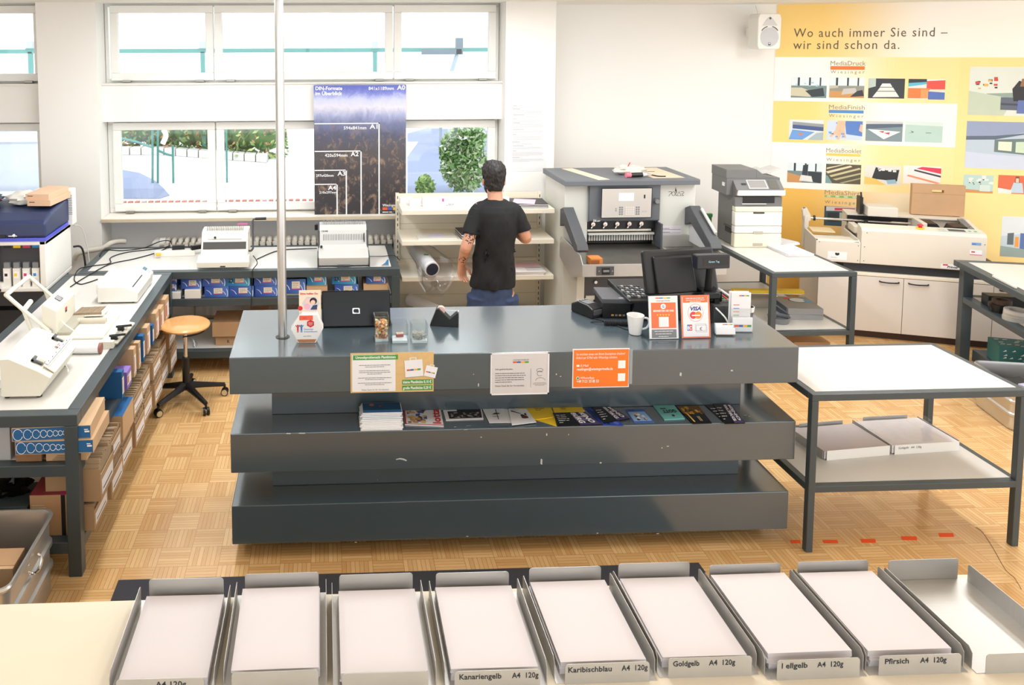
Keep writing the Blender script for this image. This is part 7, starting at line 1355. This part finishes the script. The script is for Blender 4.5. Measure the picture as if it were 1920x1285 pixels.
def stand(x, y, rz, label, fn, th=8):
    r = thing('acrylic_sign', label, 'sign', (x, y, CZ), rz); w_, h_ = .152, .215
    m = MB(); m.xf = R(-th, 'X'); m.box(-w_/2, w_/2, -.002, .001, .002, h_, clear((240, 246, 246), .92, .05, 'acrylic')); m.box(-w_/2, w_/2, 0, .09, 0, .002, clear((240, 246, 246), .92, .05, 'acrylic')); m.build('acrylic_holder', r)
    m = MB(); m.xf = R(-th, 'X') @ T(0, -.0026, .003) @ UPR; m.rect(-w_/2+.002, 0, w_/2-.002, h_-.003, LG); m.rect(-w_/2+.002, 0, w_/2-.002, h_-.003, LG, -.0005); fn(m, w_, h_); m.build('insert', r)
OR2 = C(240, 118, 72)
def s1f(m, w, h):
    stripes(m, -.038, h-.016, .076, .005, .0006); m.text('wiesingermedia', -.036, h-.03, .011, GINK, dz=.0006, width=.072); m.rect(-.062, .052, .064, h-.036, OR2, .0004); m.disc(0, h-.055, .0135, WINK, .0008); m.text('G', -.006, h-.061, .016, CBLUE, dz=.0012, bold=.0005)
    m.text('BEWERTEN SIE UNS', -.051, .134, .012, WINK, dz=.0008, width=.104, bold=.0004)
    for k in range(5):
        cx_ = -.03+k*.0145; m.add([(cx_+(.006 if j % 2 == 0 else .0026)*math.cos(math.radians(90+36*j)), .118+(.006 if j % 2 == 0 else .0026)*math.sin(math.radians(90+36*j)), .0008) for j in range(10)], [tuple(range(10))], YEL)
    m.rect(-.024, .058, .026, .108, LG, .0008); m.rect(-.062, .004, .064, .046, GREY, .0004); m.lines(-.05, .036, .1, 3, .013, .004, WINK, .0008, seed=5, cen=True)
def s2f(m, w, h):
    m.rect(-w/2+.002, 0, w/2-.002, h-.003, C(240, 130, 90), .0002); m.rect(-.066, .006, .066, h-.01, LG, .0004); m.rect(-.064, h-.04, .064, h-.01, OR2, .0006); m.lines(-.05, h-.02, .1, 3, .009, .0045, WINK, .0009, seed=6, cen=True)
    P = [(.04*math.cos(math.radians(a)), .124+.044*math.sin(math.radians(a))) for a in range(0, 361, 12)]
    for p, q_ in zip(P, P[1:]): m.add([(p[0], p[1], .0007), (q_[0], q_[1], .0007), (q_[0]*.965, .124+(q_[1]-.124)*.965, .0007), (p[0]*.965, .124+(p[1]-.124)*.965, .0007)], [(0, 1, 2, 3)], C(206, 84, 60))
    m.text('VISA', -.029, .136, .026, mat((40, 60, 140), .5, name='navy_ink'), dz=.0008, width=.056, bold=.001, shear=.2); m.disc(-.012, .112, .018, C(226, 70, 70), .0008); m.disc(.013, .112, .018, C(240, 140, 60), .001); m.rect(-.02, .108, .022, .114, WINK, .0014)
    m.rect(-.046, .036, -.022, .066, C(60, 130, 200), .0007); m.rect(-.034, .036, -.02, .066, C(220, 80, 80), .0009); m.text('EC', -.045, .042, .022, WINK, dz=.0013, bold=.001, width=.022)
    for x0, y0 in ((-.004, .034), (.0, .028)): 
        for q_ in ((x0, y0, x0+.056, y0+.001), (x0, y0+.033, x0+.056, y0+.034), (x0, y0, x0+.001, y0+.034), (x0+.055, y0, x0+.056, y0+.034)): m.rect(*q_, GINK, .0007)
    m.text('€', .018, .036, .022, INK, dz=.0009)
stand(1.688, 3.885, 0, 'acrylic stand with an orange rating sign beside the mug', s1f); stand(1.855, 3.89, 1, 'acrylic stand with the red-framed card payment sign', s2f)
r = thing('brochure_holder', 'slim white brochure holder with coloured stripes at the right end of the counter', 'brochure holder', (2.13, 3.985, CZ), -4)
m = MB(); m.prism([(-.03, 0), (.06, 0), (.06, .15), (.01, .15), (-.02, .075)], -.052, .052, 'x', clear((244, 246, 246), .9, .06, 'holder_clear')); m.build('holder', r)
m = MB(); m.box(-.05, .05, -.026, -.012, .004, .075, LG); m.xf = T(0, -.0315, 0) @ UPR; stripes(m, -.042, .03, .084, .011, .0006); m.xf = I4(); m.build('front_pocket', r)
for k, (dx, lb) in enumerate(((-.008, .205), (.0, .2))):
    m = MB(); m.box(-.05+dx, .048+dx, .0-.009*k+.006, .006-.009*k+.006, .01, lb, LG)
    if k == 1:
        m.xf = T(0, -.0035, 0) @ UPR; stripes(m, -.012, .182, .05, .006, .0004)
        for j, c in enumerate((RED, CBLUE, OR2, GREEN)): m.rect(-.04, .135-.018*j, -.01, .138-.018*j, c, .0006)
    m.build('brochure', r)
r = thing('card_holder', 'small clear business card holder with white cards in front of the brochure holder', 'card holder', (2.02, 3.93, CZ), -3)
m = MB(); m.prism([(-.02, 0), (.03, 0), (.03, .05), (-.01, .012)], -.052, .052, 'x', clear((244, 246, 246), .9, .06, 'holder_clear')); m.build('holder', r)
m = MB(); m.xf = R(-12, 'X'); m.box(-.045, .045, -.008, .006, .006, .058, LG); m.xf = m.xf @ T(0, -.0085, 0) @ UPR; stripes(m, -.01, .05, .05, .004, .0004); m.xf = R(-12, 'X'); m.box(-.048, .048, -.018, -.012, .004, .036, LG); m.build('cards', r)
r = thing('dark_cup', 'dark grey paper cup half hidden behind the brochure holder', 'cup', (2.215, 4.08, CZ))
m = MB(); m.lathe([(.022, 0), (.034, .09), (.0345, .095), (.032, .095), (.021, .004), (.005, .004)], (0, 0, 0), mat((66, 68, 74), .6, name='cup_grey'), 22); m.build('cup', r)
m = MB(); m.lathe([(.0325, .07), (.0352, .0955), (.0328, .096), (.0315, .075)], (0, 0, 0), WPLAST, 22); m.build('inner_rim', r)
# ---------------------------------------------------------------- put each Empty at the base of its thing
bpy.context.view_layer.update()
for o in list(scn.objects):
    if o.parent or o.type != 'EMPTY' or not o.children: continue
    pts = []
    for c in o.children_recursive:
        if c.type == 'MESH':
            ml = o.matrix_world.inverted() @ c.matrix_world; pts += [ml @ Vector(b) for b in c.bound_box]
    lo = Vector([min(p[i] for p in pts) for i in range(3)]); hi = Vector([max(p[i] for p in pts) for i in range(3)])
    d = Vector(((lo.x+hi.x)/2, (lo.y+hi.y)/2, lo.z))
    if o.get('kind') == 'structure' or d.length < .02: continue
    o.location = o.location + o.rotation_euler.to_matrix() @ d
    for c in o.children: c.location = c.location - d
